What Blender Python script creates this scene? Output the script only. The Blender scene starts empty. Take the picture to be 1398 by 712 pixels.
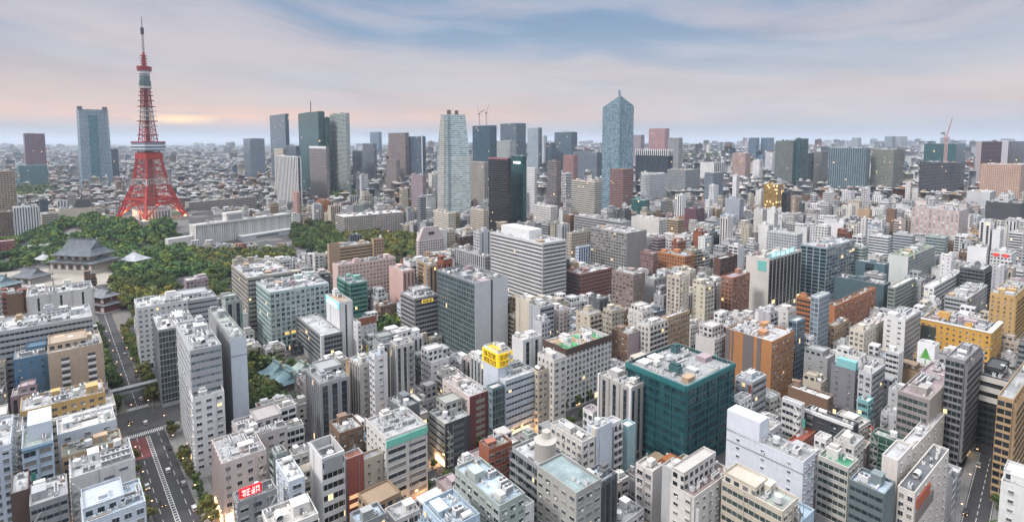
import bpy, math, random
import numpy as np
from mathutils import Vector, Matrix
R = math.radians
sc = bpy.context.scene
col = sc.collection
# ------------------------------------------------------------------ camera
F, CX, CY, PITCH, CAMH = 735.0, 699.0, 253.4, R(4.7), 155.0      # lens in photo pixels (1398 wide)
cam = bpy.data.cameras.new('camera'); camo = bpy.data.objects.new('camera', cam); col.objects.link(camo)
camo.location = (0, 0, CAMH); camo.rotation_euler = (R(90) - PITCH, 0, 0)
cam.sensor_width = 36; cam.lens = F / 1398 * 36; cam.shift_y = (CY - 356) / 1398
cam.clip_start = 1; cam.clip_end = 200000
sc.camera = camo
# ------------------------------------------------------------------ view, sun, sky
sc.view_settings.view_transform = 'Standard'; sc.view_settings.look = 'None'
sc.view_settings.exposure = 0.74; sc.view_settings.gamma = 1
sc.view_settings.use_curve_mapping = False
sc.cycles.use_denoising = True
sc.cycles.max_bounces = 5; sc.cycles.diffuse_bounces = 1; sc.cycles.volume_bounces = 1
sc.cycles.glossy_bounces = 2
HAZE = 5.6e-5
SUN_EL, SUN_AZ = R(42), R(238)      # azimuth clockwise from the view direction (+Y)
sun = bpy.data.lights.new('sun', 'SUN'); suno = bpy.data.objects.new('sun', sun); col.objects.link(suno)
sun.energy = 1.5; sun.angle = R(10); sun.color = (1.0, 0.93, 0.88)
sd = Vector((math.sin(SUN_AZ) * math.cos(SUN_EL), math.cos(SUN_AZ) * math.cos(SUN_EL), math.sin(SUN_EL)))
suno.rotation_euler = sd.to_track_quat('Z', 'Y').to_euler()

class G:                               # small node-graph helper
    def __init__(s, nt): s.nt = nt; nt.nodes.clear()
    def n(s, t, **k):
        nd = s.nt.nodes.new(t)
        for a, v in k.items(): setattr(nd, a, v)
        return nd
    def put(s, sock, v):
        if isinstance(v, bpy.types.NodeSocket): s.nt.links.new(v, sock)
        elif v is not None: sock.default_value = v
    def m(s, op, a, b=None, c=None, clamp=False):
        nd = s.n('ShaderNodeMath', operation=op, use_clamp=clamp)
        s.put(nd.inputs[0], a); s.put(nd.inputs[1], b); s.put(nd.inputs[2], c)
        return nd.outputs[0]
    def mix(s, f, a, b, mode='MIX'):
        nd = s.n('ShaderNodeMix', data_type='RGBA', blend_type=mode)
        s.put(nd.inputs[0], f)
        s.put(nd.inputs[6], (*a, 1) if isinstance(a, tuple) and len(a) == 3 else a)
        s.put(nd.inputs[7], (*b, 1) if isinstance(b, tuple) and len(b) == 3 else b)
        return nd.outputs[2]
    def ramp(s, f, pts, interp='LINEAR'):
        nd = s.n('ShaderNodeValToRGB'); cr = nd.color_ramp; cr.interpolation = interp
        while len(cr.elements) < len(pts): cr.elements.new(0.5)
        for e, (p, c) in zip(cr.elements, pts): e.position = p; e.color = (*c, 1) if len(c) == 3 else c
        s.put(nd.inputs[0], f); return nd.outputs[0]
    def noise(s, vec, scale, detail=3, rough=.55, w=None):
        nd = s.n('ShaderNodeTexNoise'); s.put(nd.inputs['Vector'], vec)
        nd.inputs['Scale'].default_value = scale; nd.inputs['Detail'].default_value = detail
        nd.inputs['Roughness'].default_value = rough
        return nd.outputs['Fac']
    def attr(s, name): return s.n('ShaderNodeAttribute', attribute_name=name)
    def sep(s, v):
        nd = s.n('ShaderNodeSeparateXYZ'); s.put(nd.inputs[0], v); return nd.outputs
    def comb(s, x=0, y=0, z=0):
        nd = s.n('ShaderNodeCombineXYZ')
        for i, v in enumerate((x, y, z)): s.put(nd.inputs[i], v)
        return nd.outputs[0]

wd = bpy.data.worlds.new('World'); sc.world = wd; wd.use_nodes = True
g = G(wd.node_tree)
sky = g.n('ShaderNodeTexSky', sky_type='NISHITA', sun_disc=False)
sky.sun_elevation = SUN_EL; sky.sun_rotation = SUN_AZ; sky.altitude = 100; sky.dust_density = 2
tc = g.n('ShaderNodeTexCoord')
d = g.sep(tc.outputs['Generated'])
el = g.m('ARCSINE', d[2]); eld = g.m('MULTIPLY', el, 57.2958)
az = g.m('ARCTAN2', d[0], d[1]); azd = g.m('MULTIPLY', az, 57.2958)
zc = g.m('ADD', g.m('MAXIMUM', d[2], 0.0), 0.06)
cp = g.comb(g.m('DIVIDE', d[0], zc), g.m('DIVIDE', d[1], zc), 0)      # cloud layer seen in perspective
mp = g.n('ShaderNodeMapping'); g.put(mp.inputs[0], cp); mp.inputs['Rotation'].default_value = (0, 0, R(12)); mp.inputs['Scale'].default_value = (0.42, 0.85, 1)
wv_ = g.noise(g.comb(g.m('MULTIPLY', azd, .03), g.m('MULTIPLY', eld, .08), 3.3), 1.0, 3)
sl_ = g.m('ADD', g.m('MULTIPLY', eld, .15), g.m('ADD', g.m('MULTIPLY', azd, .012), g.m('MULTIPLY', wv_, 1.3)))
n1 = g.noise(g.comb(g.m('MULTIPLY', azd, .022), sl_, 1.7), 1.0, 6, .52)
mp2 = g.n('ShaderNodeMapping'); g.put(mp2.inputs[0], cp); mp2.inputs['Location'].default_value = (3.1, 5.7, 0); mp2.inputs['Rotation'].default_value = (0, 0, R(-14)); mp2.inputs['Scale'].default_value = (0.5, 1.5, 1)
n2 = g.noise(g.comb(g.m('MULTIPLY', azd, .05), g.m('MULTIPLY', sl_, 2.0), 8.1), 1.0, 7, .58)
sc_el = g.m('DIVIDE', eld, 30.0, clamp=True)
warm = g.ramp(sc_el, [(0.0, (.33, .37, .42)), (0.04, (.36, .38, .42)), (0.08, (.66, .47, .40)), (0.19, (.52, .45, .46)),
                      (0.34, (.45, .43, .49)), (0.49, (.33, .37, .48)), (0.65, (.34, .38, .50)), (1.0, (.5, .52, .60))])
cool = g.ramp(sc_el, [(0.0, (.33, .39, .45)), (0.045, (.40, .43, .49)), (0.08, (.52, .47, .51)), (0.16, (.54, .50, .52)), (0.26, (.40, .43, .51)),
                      (0.36, (.24, .34, .48)), (0.49, (.17, .29, .46)), (0.65, (.28, .40, .56)), (1.0, (.42, .48, .60))])
side = g.m('MULTIPLY_ADD', azd, 1 / 110.0, 0.5, clamp=True)
k = g.m('ADD', g.m('MULTIPLY_ADD', n1, 7.0, -3.5), g.m('MULTIPLY_ADD', side, 1.0, -0.05), clamp=True)
cloud = g.mix(k, warm, cool)
gl = g.m('SMOOTH_MIN', 1.0, g.m('MAXIMUM', 0.0, g.m('MULTIPLY_ADD', n2, 5.0, -2.2)), 0.2)
cloud = g.mix(g.m('MULTIPLY', gl, 0.45), cloud, g.mix(0.55, cloud, (.80, .70, .68)))
dkk = g.m('MULTIPLY', g.m('MAXIMUM', 0.0, g.m('MULTIPLY_ADD', n2, -5.0, 2.3), clamp=True), g.m('MULTIPLY', eld, 0.09, clamp=True))
cloud = g.mix(g.m('MULTIPLY', dkk, 0.5), cloud, (.22, .27, .38))
# last light of the sunset low in the left of the view
def band(v, c, w): return g.m('MAXIMUM', 0.0, g.m('SUBTRACT', 1.0, g.m('ABSOLUTE', g.m('DIVIDE', g.m('SUBTRACT', v, c), w))))
n3 = g.noise(g.comb(g.m('MULTIPLY', azd, .12), g.m('MULTIPLY', eld, 2.2), 0), 1.0, 4)
glow = g.m('MULTIPLY', g.m('MULTIPLY', band(eld, 2.2, 1.3), band(azd, -26, 30)), g.m('MULTIPLY_ADD', n3, 3.0, -0.85, clamp=True))
cloud = g.mix(glow, cloud, (1.0, .55, .36))
glow2 = g.m('MULTIPLY', band(eld, 2.0, .5), g.m('MULTIPLY', band(azd, -31.5, 3.6), 1.3), clamp=True)
cloud = g.mix(glow2, cloud, (1.3, .85, .42))
zen = g.m('MULTIPLY_ADD', g.m('SUBTRACT', eld, 24.0), 1 / 40.0, 0.0, clamp=True)     # bright overcast towards the zenith
cloud = g.mix(zen, cloud, (2.45, 2.45, 2.5))
bg1 = g.n('ShaderNodeBackground'); g.put(bg1.inputs[0], sky.outputs[0]); bg1.inputs[1].default_value = 0.07
bg2 = g.n('ShaderNodeBackground'); g.put(bg2.inputs[0], cloud); bg2.inputs[1].default_value = 0.71
ms = g.n('ShaderNodeMixShader'); ms.inputs[0].default_value = 0.88
g.nt.links.new(bg1.outputs[0], ms.inputs[1]); g.nt.links.new(bg2.outputs[0], ms.inputs[2])
wo = g.n('ShaderNodeOutputWorld'); g.nt.links.new(ms.outputs[0], wo.inputs[0])

# ------------------------------------------------------------------ picture <-> place (used to measure where things stand)
CP, SP = math.cos(PITCH), math.sin(PITCH)
def ray(x, y):
    a, b = (x - CX) / F, (CY - y) / F
    return a, CP + b * SP, b * CP - SP
def ground(x, y, z=0.0):
    dx, dy, dz = ray(x, y); t = (z - CAMH) / dz
    return dx * t, dy * t
def proj(X, Y, z):
    dz = z - CAMH; dep = Y * CP - dz * SP
    if dep < 1: dep = 1
    return CX + F * X / dep, CY - F * (Y * SP + dz * CP) / dep
def stand(x, yt, yb, z0=0.0):
    """vertical edge whose top is seen at (x, yt) and whose foot (height z0) is seen at row yb"""
    k = (CY - yb) / F; dz0 = z0 - CAMH
    Y = -dz0 * (CP + k * SP) / (SP - k * CP)
    k2 = (CY - yt) / F
    dz = Y * (k2 * CP - SP) / (CP + k2 * SP)
    return (x - CX) / F * (Y * CP - dz * SP), Y, dz + CAMH
def along(X, Y, z, dx, dy, px):
    """metres to walk from (X,Y,z) along (dx,dy) until seen at column px"""
    k = (px - CX) / F; D = Y * CP - (z - CAMH) * SP
    return (k * D - X) / (dx - k * dy * CP)

# ------------------------------------------------------------------ mesh builder
class MB:
    def __init__(s): s.v = []; s.f = []; s.c = []; s.p = []; s.q = []; s.gc = []; s.uv = []; s.mi = []
    def quad(s, pts, c=(.5, .5, .5), uv=None, p=(3, 3.5, 0), q=(.5, 0, 0), gc=(.04, .06, .08), mi=0):
        b = len(s.v); s.v += [tuple(x) for x in pts]; n = len(pts); s.f.append(tuple(range(b, b + n)))
        s.c.append((*c, 1)); s.p.append(p); s.q.append(q); s.gc.append((*gc, 1)); s.mi.append(mi)
        s.uv += (uv if uv else [(0, 0)] * n)
    def box(s, x0, x1, y0, y1, z0, z1, c=(.5, .5, .5), M=None, bottom=False, mi=0, top=True):
        P = [(x0, y0, z0), (x1, y0, z0), (x1, y1, z0), (x0, y1, z0), (x0, y0, z1), (x1, y0, z1), (x1, y1, z1), (x0, y1, z1)]
        if M is not None: P = [tuple(M @ Vector(q)) for q in P]
        fs = [(0, 1, 5, 4), (1, 2, 6, 5), (2, 3, 7, 6), (3, 0, 4, 7)]
        if top: fs.append((4, 5, 6, 7))
        if bottom: fs.append((3, 2, 1, 0))
        for f in fs: s.quad([P[i] for i in f], c, mi=mi)
    def cyl(s, x, y, z0, z1, r, c=(.5, .5, .5), n=10, r2=None, M=None, mi=0):
        r2 = r if r2 is None else r2
        a = [(math.cos(2 * math.pi * i / n), math.sin(2 * math.pi * i / n)) for i in range(n)]
        B = [(x + r * k[0], y + r * k[1], z0) for k in a]; T = [(x + r2 * k[0], y + r2 * k[1], z1) for k in a]
        if M is not None: B = [tuple(M @ Vector(q)) for q in B]; T = [tuple(M @ Vector(q)) for q in T]
        for i in range(n):
            j = (i + 1) % n; s.quad([B[i], B[j], T[j], T[i]], c, mi=mi)
        s.quad(T, c, mi=mi)
    def bar(s, a, b, w, c=(.5, .5, .5), mi=0):
        a = Vector(a); b = Vector(b); L = (b - a).length
        if L < 1e-4: return
        q = (b - a).to_track_quat('Z', 'Y').to_matrix().to_4x4(); q.translation = a
        s.box(-w / 2, w / 2, -w / 2, w / 2, 0, L, c, q, True, mi=mi)
    def mesh(s, name, mats):
        me = bpy.data.meshes.new(name); me.from_pydata(s.v, [], s.f)
        if not isinstance(mats, (list, tuple)): mats = [mats]
        for m in mats: me.materials.append(m)
        nf = len(s.f)
        for nm, dat in (('col', s.c), ('gc', s.gc)):
            a = me.attributes.new(nm, 'FLOAT_COLOR', 'FACE'); a.data.foreach_set('color', np.array(dat, 'f').ravel())
        for nm, dat in (('wp', s.p), ('wq', s.q)):
            a = me.attributes.new(nm, 'FLOAT_VECTOR', 'FACE'); a.data.foreach_set('vector', np.array(dat, 'f').ravel())
        u = me.uv_layers.new(name='UVMap'); u.data.foreach_set('uv', np.array(s.uv, 'f').ravel())
        if len(mats) > 1: me.polygons.foreach_set('material_index', s.mi)
        me.update(); return me

def link(name, data, parent=None, loc=None, rz=None, scl=None):
    o = bpy.data.objects.new(name, data); col.objects.link(o)
    if parent is not None: o.parent = parent
    if loc is not None: o.location = loc
    if rz: o.rotation_euler = (0, 0, rz)
    if scl is not None: o.scale = scl
    return o
def tag(o, label, cat, group=None, kind=None):
    if label: o['label'] = label
    if cat: o['category'] = cat
    if group: o['group'] = group
    if kind: o['kind'] = kind
    return o

# ------------------------------------------------------------------ materials
def new_mat(name):
    m = bpy.data.materials.new(name); m.use_nodes = True; return m, G(m.node_tree)
def finish(g, base, rough=.7, emis=None, emis_s=None, spec=.5, metal=0.0, normal=None):
    b = g.n('ShaderNodeBsdfPrincipled'); g.put(b.inputs['Base Color'], (*base, 1) if isinstance(base, tuple) else base)
    g.put(b.inputs['Roughness'], rough); g.put(b.inputs['Metallic'], metal); g.put(b.inputs['Specular IOR Level'], spec)
    if emis is not None: g.put(b.inputs['Emission Color'], (*emis, 1) if isinstance(emis, tuple) else emis); g.put(b.inputs['Emission Strength'], emis_s)
    if normal is not None: g.put(b.inputs['Normal'], normal)
    o = g.n('ShaderNodeOutputMaterial'); g.nt.links.new(b.outputs[0], o.inputs[0])
def weather(g, c, amt=.25, scale=.05):
    pos = g.n('ShaderNodeNewGeometry').outputs['Position']
    mp = g.n('ShaderNodeMapping'); g.put(mp.inputs[0], pos); mp.inputs['Scale'].default_value = (1, 1, .18)
    a = g.noise(pos, scale, 4); b = g.noise(mp.outputs[0], 1.1, 5, .65)
    f = g.m('ADD', g.m('MULTIPLY_ADD', a, amt * 2, 1 - amt), g.m('MULTIPLY_ADD', b, amt * 1.6, -amt * .8))
    return g.mix(1.0, c, g.comb(f, f, f), 'MULTIPLY')

FAC, g = new_mat('facade')
uv = g.sep(g.n('ShaderNodeUVMap', uv_map='UVMap').outputs[0])
wp = g.sep(g.attr('wp').outputs['Vector']); wq = g.sep(g.attr('wq').outputs['Vector'])
u = g.m('DIVIDE', uv[0], wp[0]); v = g.m('DIVIDE', uv[1], wp[1])
fu = g.m('FRACT', u); fv = g.m('FRACT', v)
mu = g.m('LESS_THAN', g.m('ABSOLUTE', g.m('SUBTRACT', fu, .5)), g.m('MULTIPLY', wp[2], .5))
mv = g.m('LESS_THAN', g.m('ABSOLUTE', g.m('SUBTRACT', fv, .5)), g.m('MULTIPLY', wq[0], .5))
mask = g.m('MULTIPLY', mu, mv)
wn = g.n('ShaderNodeTexWhiteNoise', noise_dimensions='3D')
g.put(wn.inputs['Vector'], g.comb(g.m('FLOOR', u), g.m('FLOOR', v), wq[1]))
cs = g.sep(wn.outputs['Color'])
gca = g.attr('gc').outputs['Color']
tone = g.m('MULTIPLY_ADD', cs[0], .8, .5)
glass = g.mix(1.0, gca, g.comb(tone, tone, tone), 'MULTIPLY')
glass = g.mix(g.m('MULTIPLY', g.m('MULTIPLY', g.m('GREATER_THAN', cs[1], .8), g.m('MULTIPLY', g.m('LESS_THAN', wp[2], .85), g.m('LESS_THAN', wq[0], .8))), .6), glass, (.26, .25, .24))
ln = g.m('MAXIMUM', g.m('LESS_THAN', fv, .04), g.m('LESS_THAN', fu, .022)); lf = g.m('MULTIPLY_ADD', ln, -.2, 1.0)
ca = g.mix(1.0, weather(g, g.attr('col').outputs['Color']), g.comb(lf, lf, lf), 'MULTIPLY')
base = g.mix(mask, ca, glass)
lit = g.m('MULTIPLY', mask, g.m('LESS_THAN', cs[2], wq[2]))
finish(g, base, g.m('MULTIPLY_ADD', mask, -.58, .75), (1.0, .68, .34), g.m('MULTIPLY', lit, 1.1), g.m('MULTIPLY_ADD', mask, .3, .3))

ROOF, g = new_mat('roofing')
pos = g.n('ShaderNodeNewGeometry').outputs['Position']
a = g.noise(pos, .12, 5, .65); b = g.noise(pos, 1.1, 3)
f = g.m('ADD', g.m('MULTIPLY_ADD', a, 1.7, .12), g.m('MULTIPLY_ADD', b, .3, -.15))
br = g.n('ShaderNodeTexBrick'); g.put(br.inputs['Vector'], pos); br.inputs['Scale'].default_value = .25
br.inputs['Color1'].default_value = (1, 1, 1, 1); br.inputs['Color2'].default_value = (.88, .88, .88, 1); br.inputs['Mortar'].default_value = (.72, .72, .72, 1); br.inputs['Mortar Size'].default_value = .012
c = g.mix(1.0, g.attr('col').outputs['Color'], g.comb(f, f, f), 'MULTIPLY')
finish(g, g.mix(1.0, c, br.outputs[0], 'MULTIPLY'), .85)

SURF, g = new_mat('painted_surface')
finish(g, weather(g, g.attr('col').outputs['Color'], .12, .3), .6)
METL, g = new_mat('painted_steel')
finish(g, weather(g, g.attr('col').outputs['Color'], .06, .3), .4, metal=.15)
PANE, g = new_mat('window_glass')
rd = g.n('ShaderNodeObjectInfo').outputs['Random']
wn = g.n('ShaderNodeTexWhiteNoise', noise_dimensions='1D'); g.put(wn.inputs['W'], g.m('MULTIPLY', rd, 917.0)); r2 = g.sep(wn.outputs['Color'])
c = g.mix(r2[0], (.012, .018, .025), (.075, .095, .12))
c = g.mix(g.m('MULTIPLY', g.m('GREATER_THAN', r2[1], .66), .75), c, (.30, .29, .27))
finish(g, c, .15, (1.0, .7, .36), g.m('MULTIPLY', g.m('LESS_THAN', r2[2], .012), .8), .7)
LIT, g = new_mat('lit_sign')
finish(g, g.attr('col').outputs['Color'], .5, g.attr('col').outputs['Color'], .45)
LAMP, g = new_mat('lamp_glow')
pos = g.n('ShaderNodeNewGeometry').outputs['Position']
finish(g, (.8, .6, .35), .5, g.mix(g.noise(pos, .35, 3), (1, .35, .12), (1, .78, .42)), 2.2)

# colours (real-world albedo)
C = dict(white=(.70, .70, .70), off=(.62, .60, .57), cream=(.60, .55, .46), beige=(.50, .44, .36), tan=(.42, .30, .19), lgrey=(.48, .49, .51),
         grey=(.32, .33, .34), dgrey=(.14, .15, .165), char=(.06, .065, .075), brown=(.20, .125, .085), dbrown=(.10, .065, .055), orange=(.42, .17, .06),
         brick=(.32, .12, .075), pink=(.56, .34, .29), ppink=(.62, .54, .51), maroon=(.16, .05, .055), teal=(.10, .24, .25), dteal=(.035, .10, .11),
         lblue=(.42, .53, .63), pblue=(.58, .64, .71), blue=(.10, .20, .30), navy=(.04, .06, .11), green=(.05, .30, .16), mint=(.18, .55, .44),
         aqua=(.22, .48, .50), yellow=(.72, .47, .02), ochre=(.50, .33, .13), black=(.03, .03, .035), khaki=(.25, .26, .21), greygreen=(.36, .41, .38),
         mauve=(.36, .28, .30), red=(.55, .05, .05))
CN = dict(white='white', off='off-white', cream='cream', beige='beige', tan='tan', lgrey='light grey', grey='grey', dgrey='dark grey', char='charcoal',
          brown='brown', orange='orange-brown', brick='brick-red', pink='pink', ppink='pale pink', maroon='maroon', lblue='light blue', pblue='pale blue-white',
          greygreen='grey-green', mauve='mauve', ochre='ochre', khaki='khaki')
GL = dict(d=(.03, .042, .055), b=(.05, .085, .12), t=(.025, .085, .09), g=(.06, .085, .085), l=(.16, .21, .24), k=(.015, .018, .022))
# ------------------------------------------------------------------ where ground is taken (4 m... 2 m cells)
OX0, OY0, CELL, NXC, NYC = -2200.0, 60.0, 2.5, 1900, 1150
occ = np.zeros((NYC, NXC), bool)
def rect_cells(cx, cy, ux, uy, hw, hd):
    """cells inside the rectangle centred at c; (ux,uy) unit along the width"""
    r = math.hypot(hw, hd)
    i0, i1 = int((cx - r - OX0) / CELL), int((cx + r - OX0) / CELL) + 1
    j0, j1 = int((cy - r - OY0) / CELL), int((cy + r - OY0) / CELL) + 1
    i0, i1 = max(i0, 0), min(i1, NXC); j0, j1 = max(j0, 0), min(j1, NYC)
    if i0 >= i1 or j0 >= j1: return None
    X = OX0 + (np.arange(i0, i1) + .5) * CELL - cx; Y = OY0 + (np.arange(j0, j1) + .5) * CELL - cy
    X, Y = np.meshgrid(X, Y)
    return (j0, j1, i0, i1), (np.abs(X * ux + Y * uy) <= hw) & (np.abs(-X * uy + Y * ux) <= hd)
def occupy(cx, cy, ux, uy, hw, hd):
    r = rect_cells(cx, cy, ux, uy, hw, hd)
    if r: (j0, j1, i0, i1), m = r; occ[j0:j1, i0:i1] |= m
def taken(cx, cy, ux, uy, hw, hd, frac=0.03):
    r = rect_cells(cx, cy, ux, uy, hw, hd)
    if not r: return False
    (j0, j1, i0, i1), m = r; n = m.sum()
    return n > 0 and (occ[j0:j1, i0:i1] & m).sum() > frac * n
def occupy_poly(P, arr=None):
    arr = occ if arr is None else arr
    xs = [p[0] for p in P]; ys = [p[1] for p in P]
    i0, i1 = max(int((min(xs) - OX0) / CELL), 0), min(int((max(xs) - OX0) / CELL) + 1, NXC)
    j0, j1 = max(int((min(ys) - OY0) / CELL), 0), min(int((max(ys) - OY0) / CELL) + 1, NYC)
    if i0 >= i1 or j0 >= j1: return
    X, Y = np.meshgrid(OX0 + (np.arange(i0, i1) + .5) * CELL, OY0 + (np.arange(j0, j1) + .5) * CELL)
    ins = np.zeros(X.shape, bool)
    for a in range(len(P)):
        (x1, y1), (x2, y2) = P[a], P[a - 1]
        if y1 == y2: continue
        ins ^= ((y1 > Y) != (y2 > Y)) & (X < (x2 - x1) * (Y - y1) / (y2 - y1) + x1)
    arr[j0:j1, i0:i1] |= ins

VIS = []       # (x0, x1, lowest row that stays in view, depth, short phrase, centre px, centre py)
BUILT = []
AU = -38.5     # street grid, degrees from the view direction

# ------------------------------------------------------------------ shared rooftop pieces and windows
_cache = {}
def cached(key, fn):
    if key not in _cache: _cache[key] = fn()
    return _cache[key]
def ac_mesh(kind):
    def f():
        mb = MB(); c = (.55, .56, .57)
        if kind == 0:
            mb.box(-.9, .9, -.6, .6, .25, 1.9, c); mb.box(-.95, .95, -.65, .65, 0, .25, (.2, .2, .2)); mb.cyl(-.42, 0, 1.9, 1.98, .36, (.07, .07, .07), 8); mb.cyl(.42, 0, 1.9, 1.98, .36, (.07, .07, .07), 8)
            mb.box(-.7, .7, -.66, -.6, .5, 1.6, (.22, .23, .24))
        elif kind == 1:
            mb.box(-1.5, 1.5, -1.1, 1.1, .3, 2.5, (.62, .63, .64)); mb.box(-1.3, -1.1, -1, 1, 0, .3, (.2,) * 3); mb.box(1.1, 1.3, -1, 1, 0, .3, (.2,) * 3)
            mb.cyl(-.7, 0, 2.5, 2.8, .6, (.1, .1, .11), 10); mb.cyl(.75, 0, 2.5, 2.8, .6, (.1, .1, .11), 10)
            mb.box(-1.4, 1.4, -1.16, -1.1, .6, 2.2, (.25, .26, .27))
        else:
            mb.box(-.5, .5, -.35, .35, .1, 1.2, (.66, .66, .64)); mb.cyl(0, 0, 1.2, 1.26, .26, (.1, .1, .1), 8)
        return mb.mesh('ac_unit', SURF)
    return cached(('ac', kind), f)
def tank_mesh(kind):
    def f():
        mb = MB()
        if kind == 0:
            for a in range(4):
                x, y = 1.0 * math.cos(a * 1.571 + .78), 1.0 * math.sin(a * 1.571 + .78); mb.box(x - .08, x + .08, y - .08, y + .08, 0, 1.0, (.3,) * 3)
            mb.cyl(0, 0, 1.0, 3.3, 1.35, (.62, .64, .65), 14); mb.cyl(0, 0, 3.3, 3.75, 1.35, (.66, .67, .68), 14, .35); mb.cyl(0, 0, 2.1, 2.2, 1.39, (.45, .46, .47), 14)
        elif kind == 1:
            for x in (-1.2, 0, 1.2): mb.box(x - .1, x + .1, -1, 1, 0, .7, (.3,) * 3)
            mb.box(-1.6, 1.6, -1.15, 1.15, .7, 2.9, (.66, .66, .62))
            for x in (-.8, 0, .8): mb.box(x - .05, x + .05, -1.2, 1.2, .7, 2.95, (.52, .52, .5))
            mb.box(-1.65, 1.65, -1.2, 1.2, 1.75, 1.85, (.52, .52, .5))
        else:
            n = 10; M = Matrix.Rotation(R(90), 4, 'Y'); M.translation = (-1.8, 0, 1.5); mb.cyl(0, 0, 0, 3.6, 1.0, (.7, .7, .68), 14, M=M)
            for x in (-1.1, 1.1): mb.box(x - .12, x + .12, -.8, .8, 0, .8, (.3,) * 3)
        return mb.mesh('water_tank', SURF)
    return cached(('tank', kind), f)
def win_mesh(w, h, fc, var=0):
    w, h = round(w, 1), round(h, 1); fc = tuple(round(x, 2) for x in fc)
    def f():
        mb = MB(); t = .07
        fr = tuple(min(.7, x * .8 + .08) for x in fc)
        mb.quad([(-w / 2, -.03, 0), (w / 2, -.03, 0), (w / 2, -.03, h), (-w / 2, -.03, h)], mi=0)
        for x0, x1, z0, z1 in ((-w / 2 - t, -w / 2, -t, h + t), (w / 2, w / 2 + t, -t, h + t), (-w / 2, w / 2, -t, 0), (-w / 2, w / 2, h, h + t), (-.03, .03, 0, h)):
            mb.box(x0, x1, -.1, .02, z0, z1, fr, mi=1)
        mb.box(-w / 2 - .12, w / 2 + .12, -.22, .02, -t - .09, -t, fr, mi=1)
        mb.box(-w / 2 - .12, w / 2 + .12, -.28, .02, h + t, h + t + .08, fr, mi=1)
        if var == 1:
            for z in (.12, .5, .9): mb.box(-w / 2, w / 2, -.5, -.45, z, z + .06, (.2, .2, .21), mi=1)
            mb.box(-w / 2 - .1, w / 2 + .1, -.55, -.1, -.12, .0, fr, mi=1, bottom=True)
            for x in (-w / 2, 0, w / 2 - .05): mb.box(x, x + .05, -.5, -.45, 0, .95, (.2, .2, .21), mi=1)
        if var == 2: mb.box(w * .05, w * .05 + .8, -.6, -.12, -.2, .45, (.62, .62, .6), mi=1, bottom=True)
        if var == 3: mb.box(-w / 2, w / 2, -.06, -.04, h * .55, h, (.55, .53, .48), mi=1)
        return mb.mesh('window', [PANE, SURF])
    return cached(('win', w, h, fc, var), f)

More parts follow.
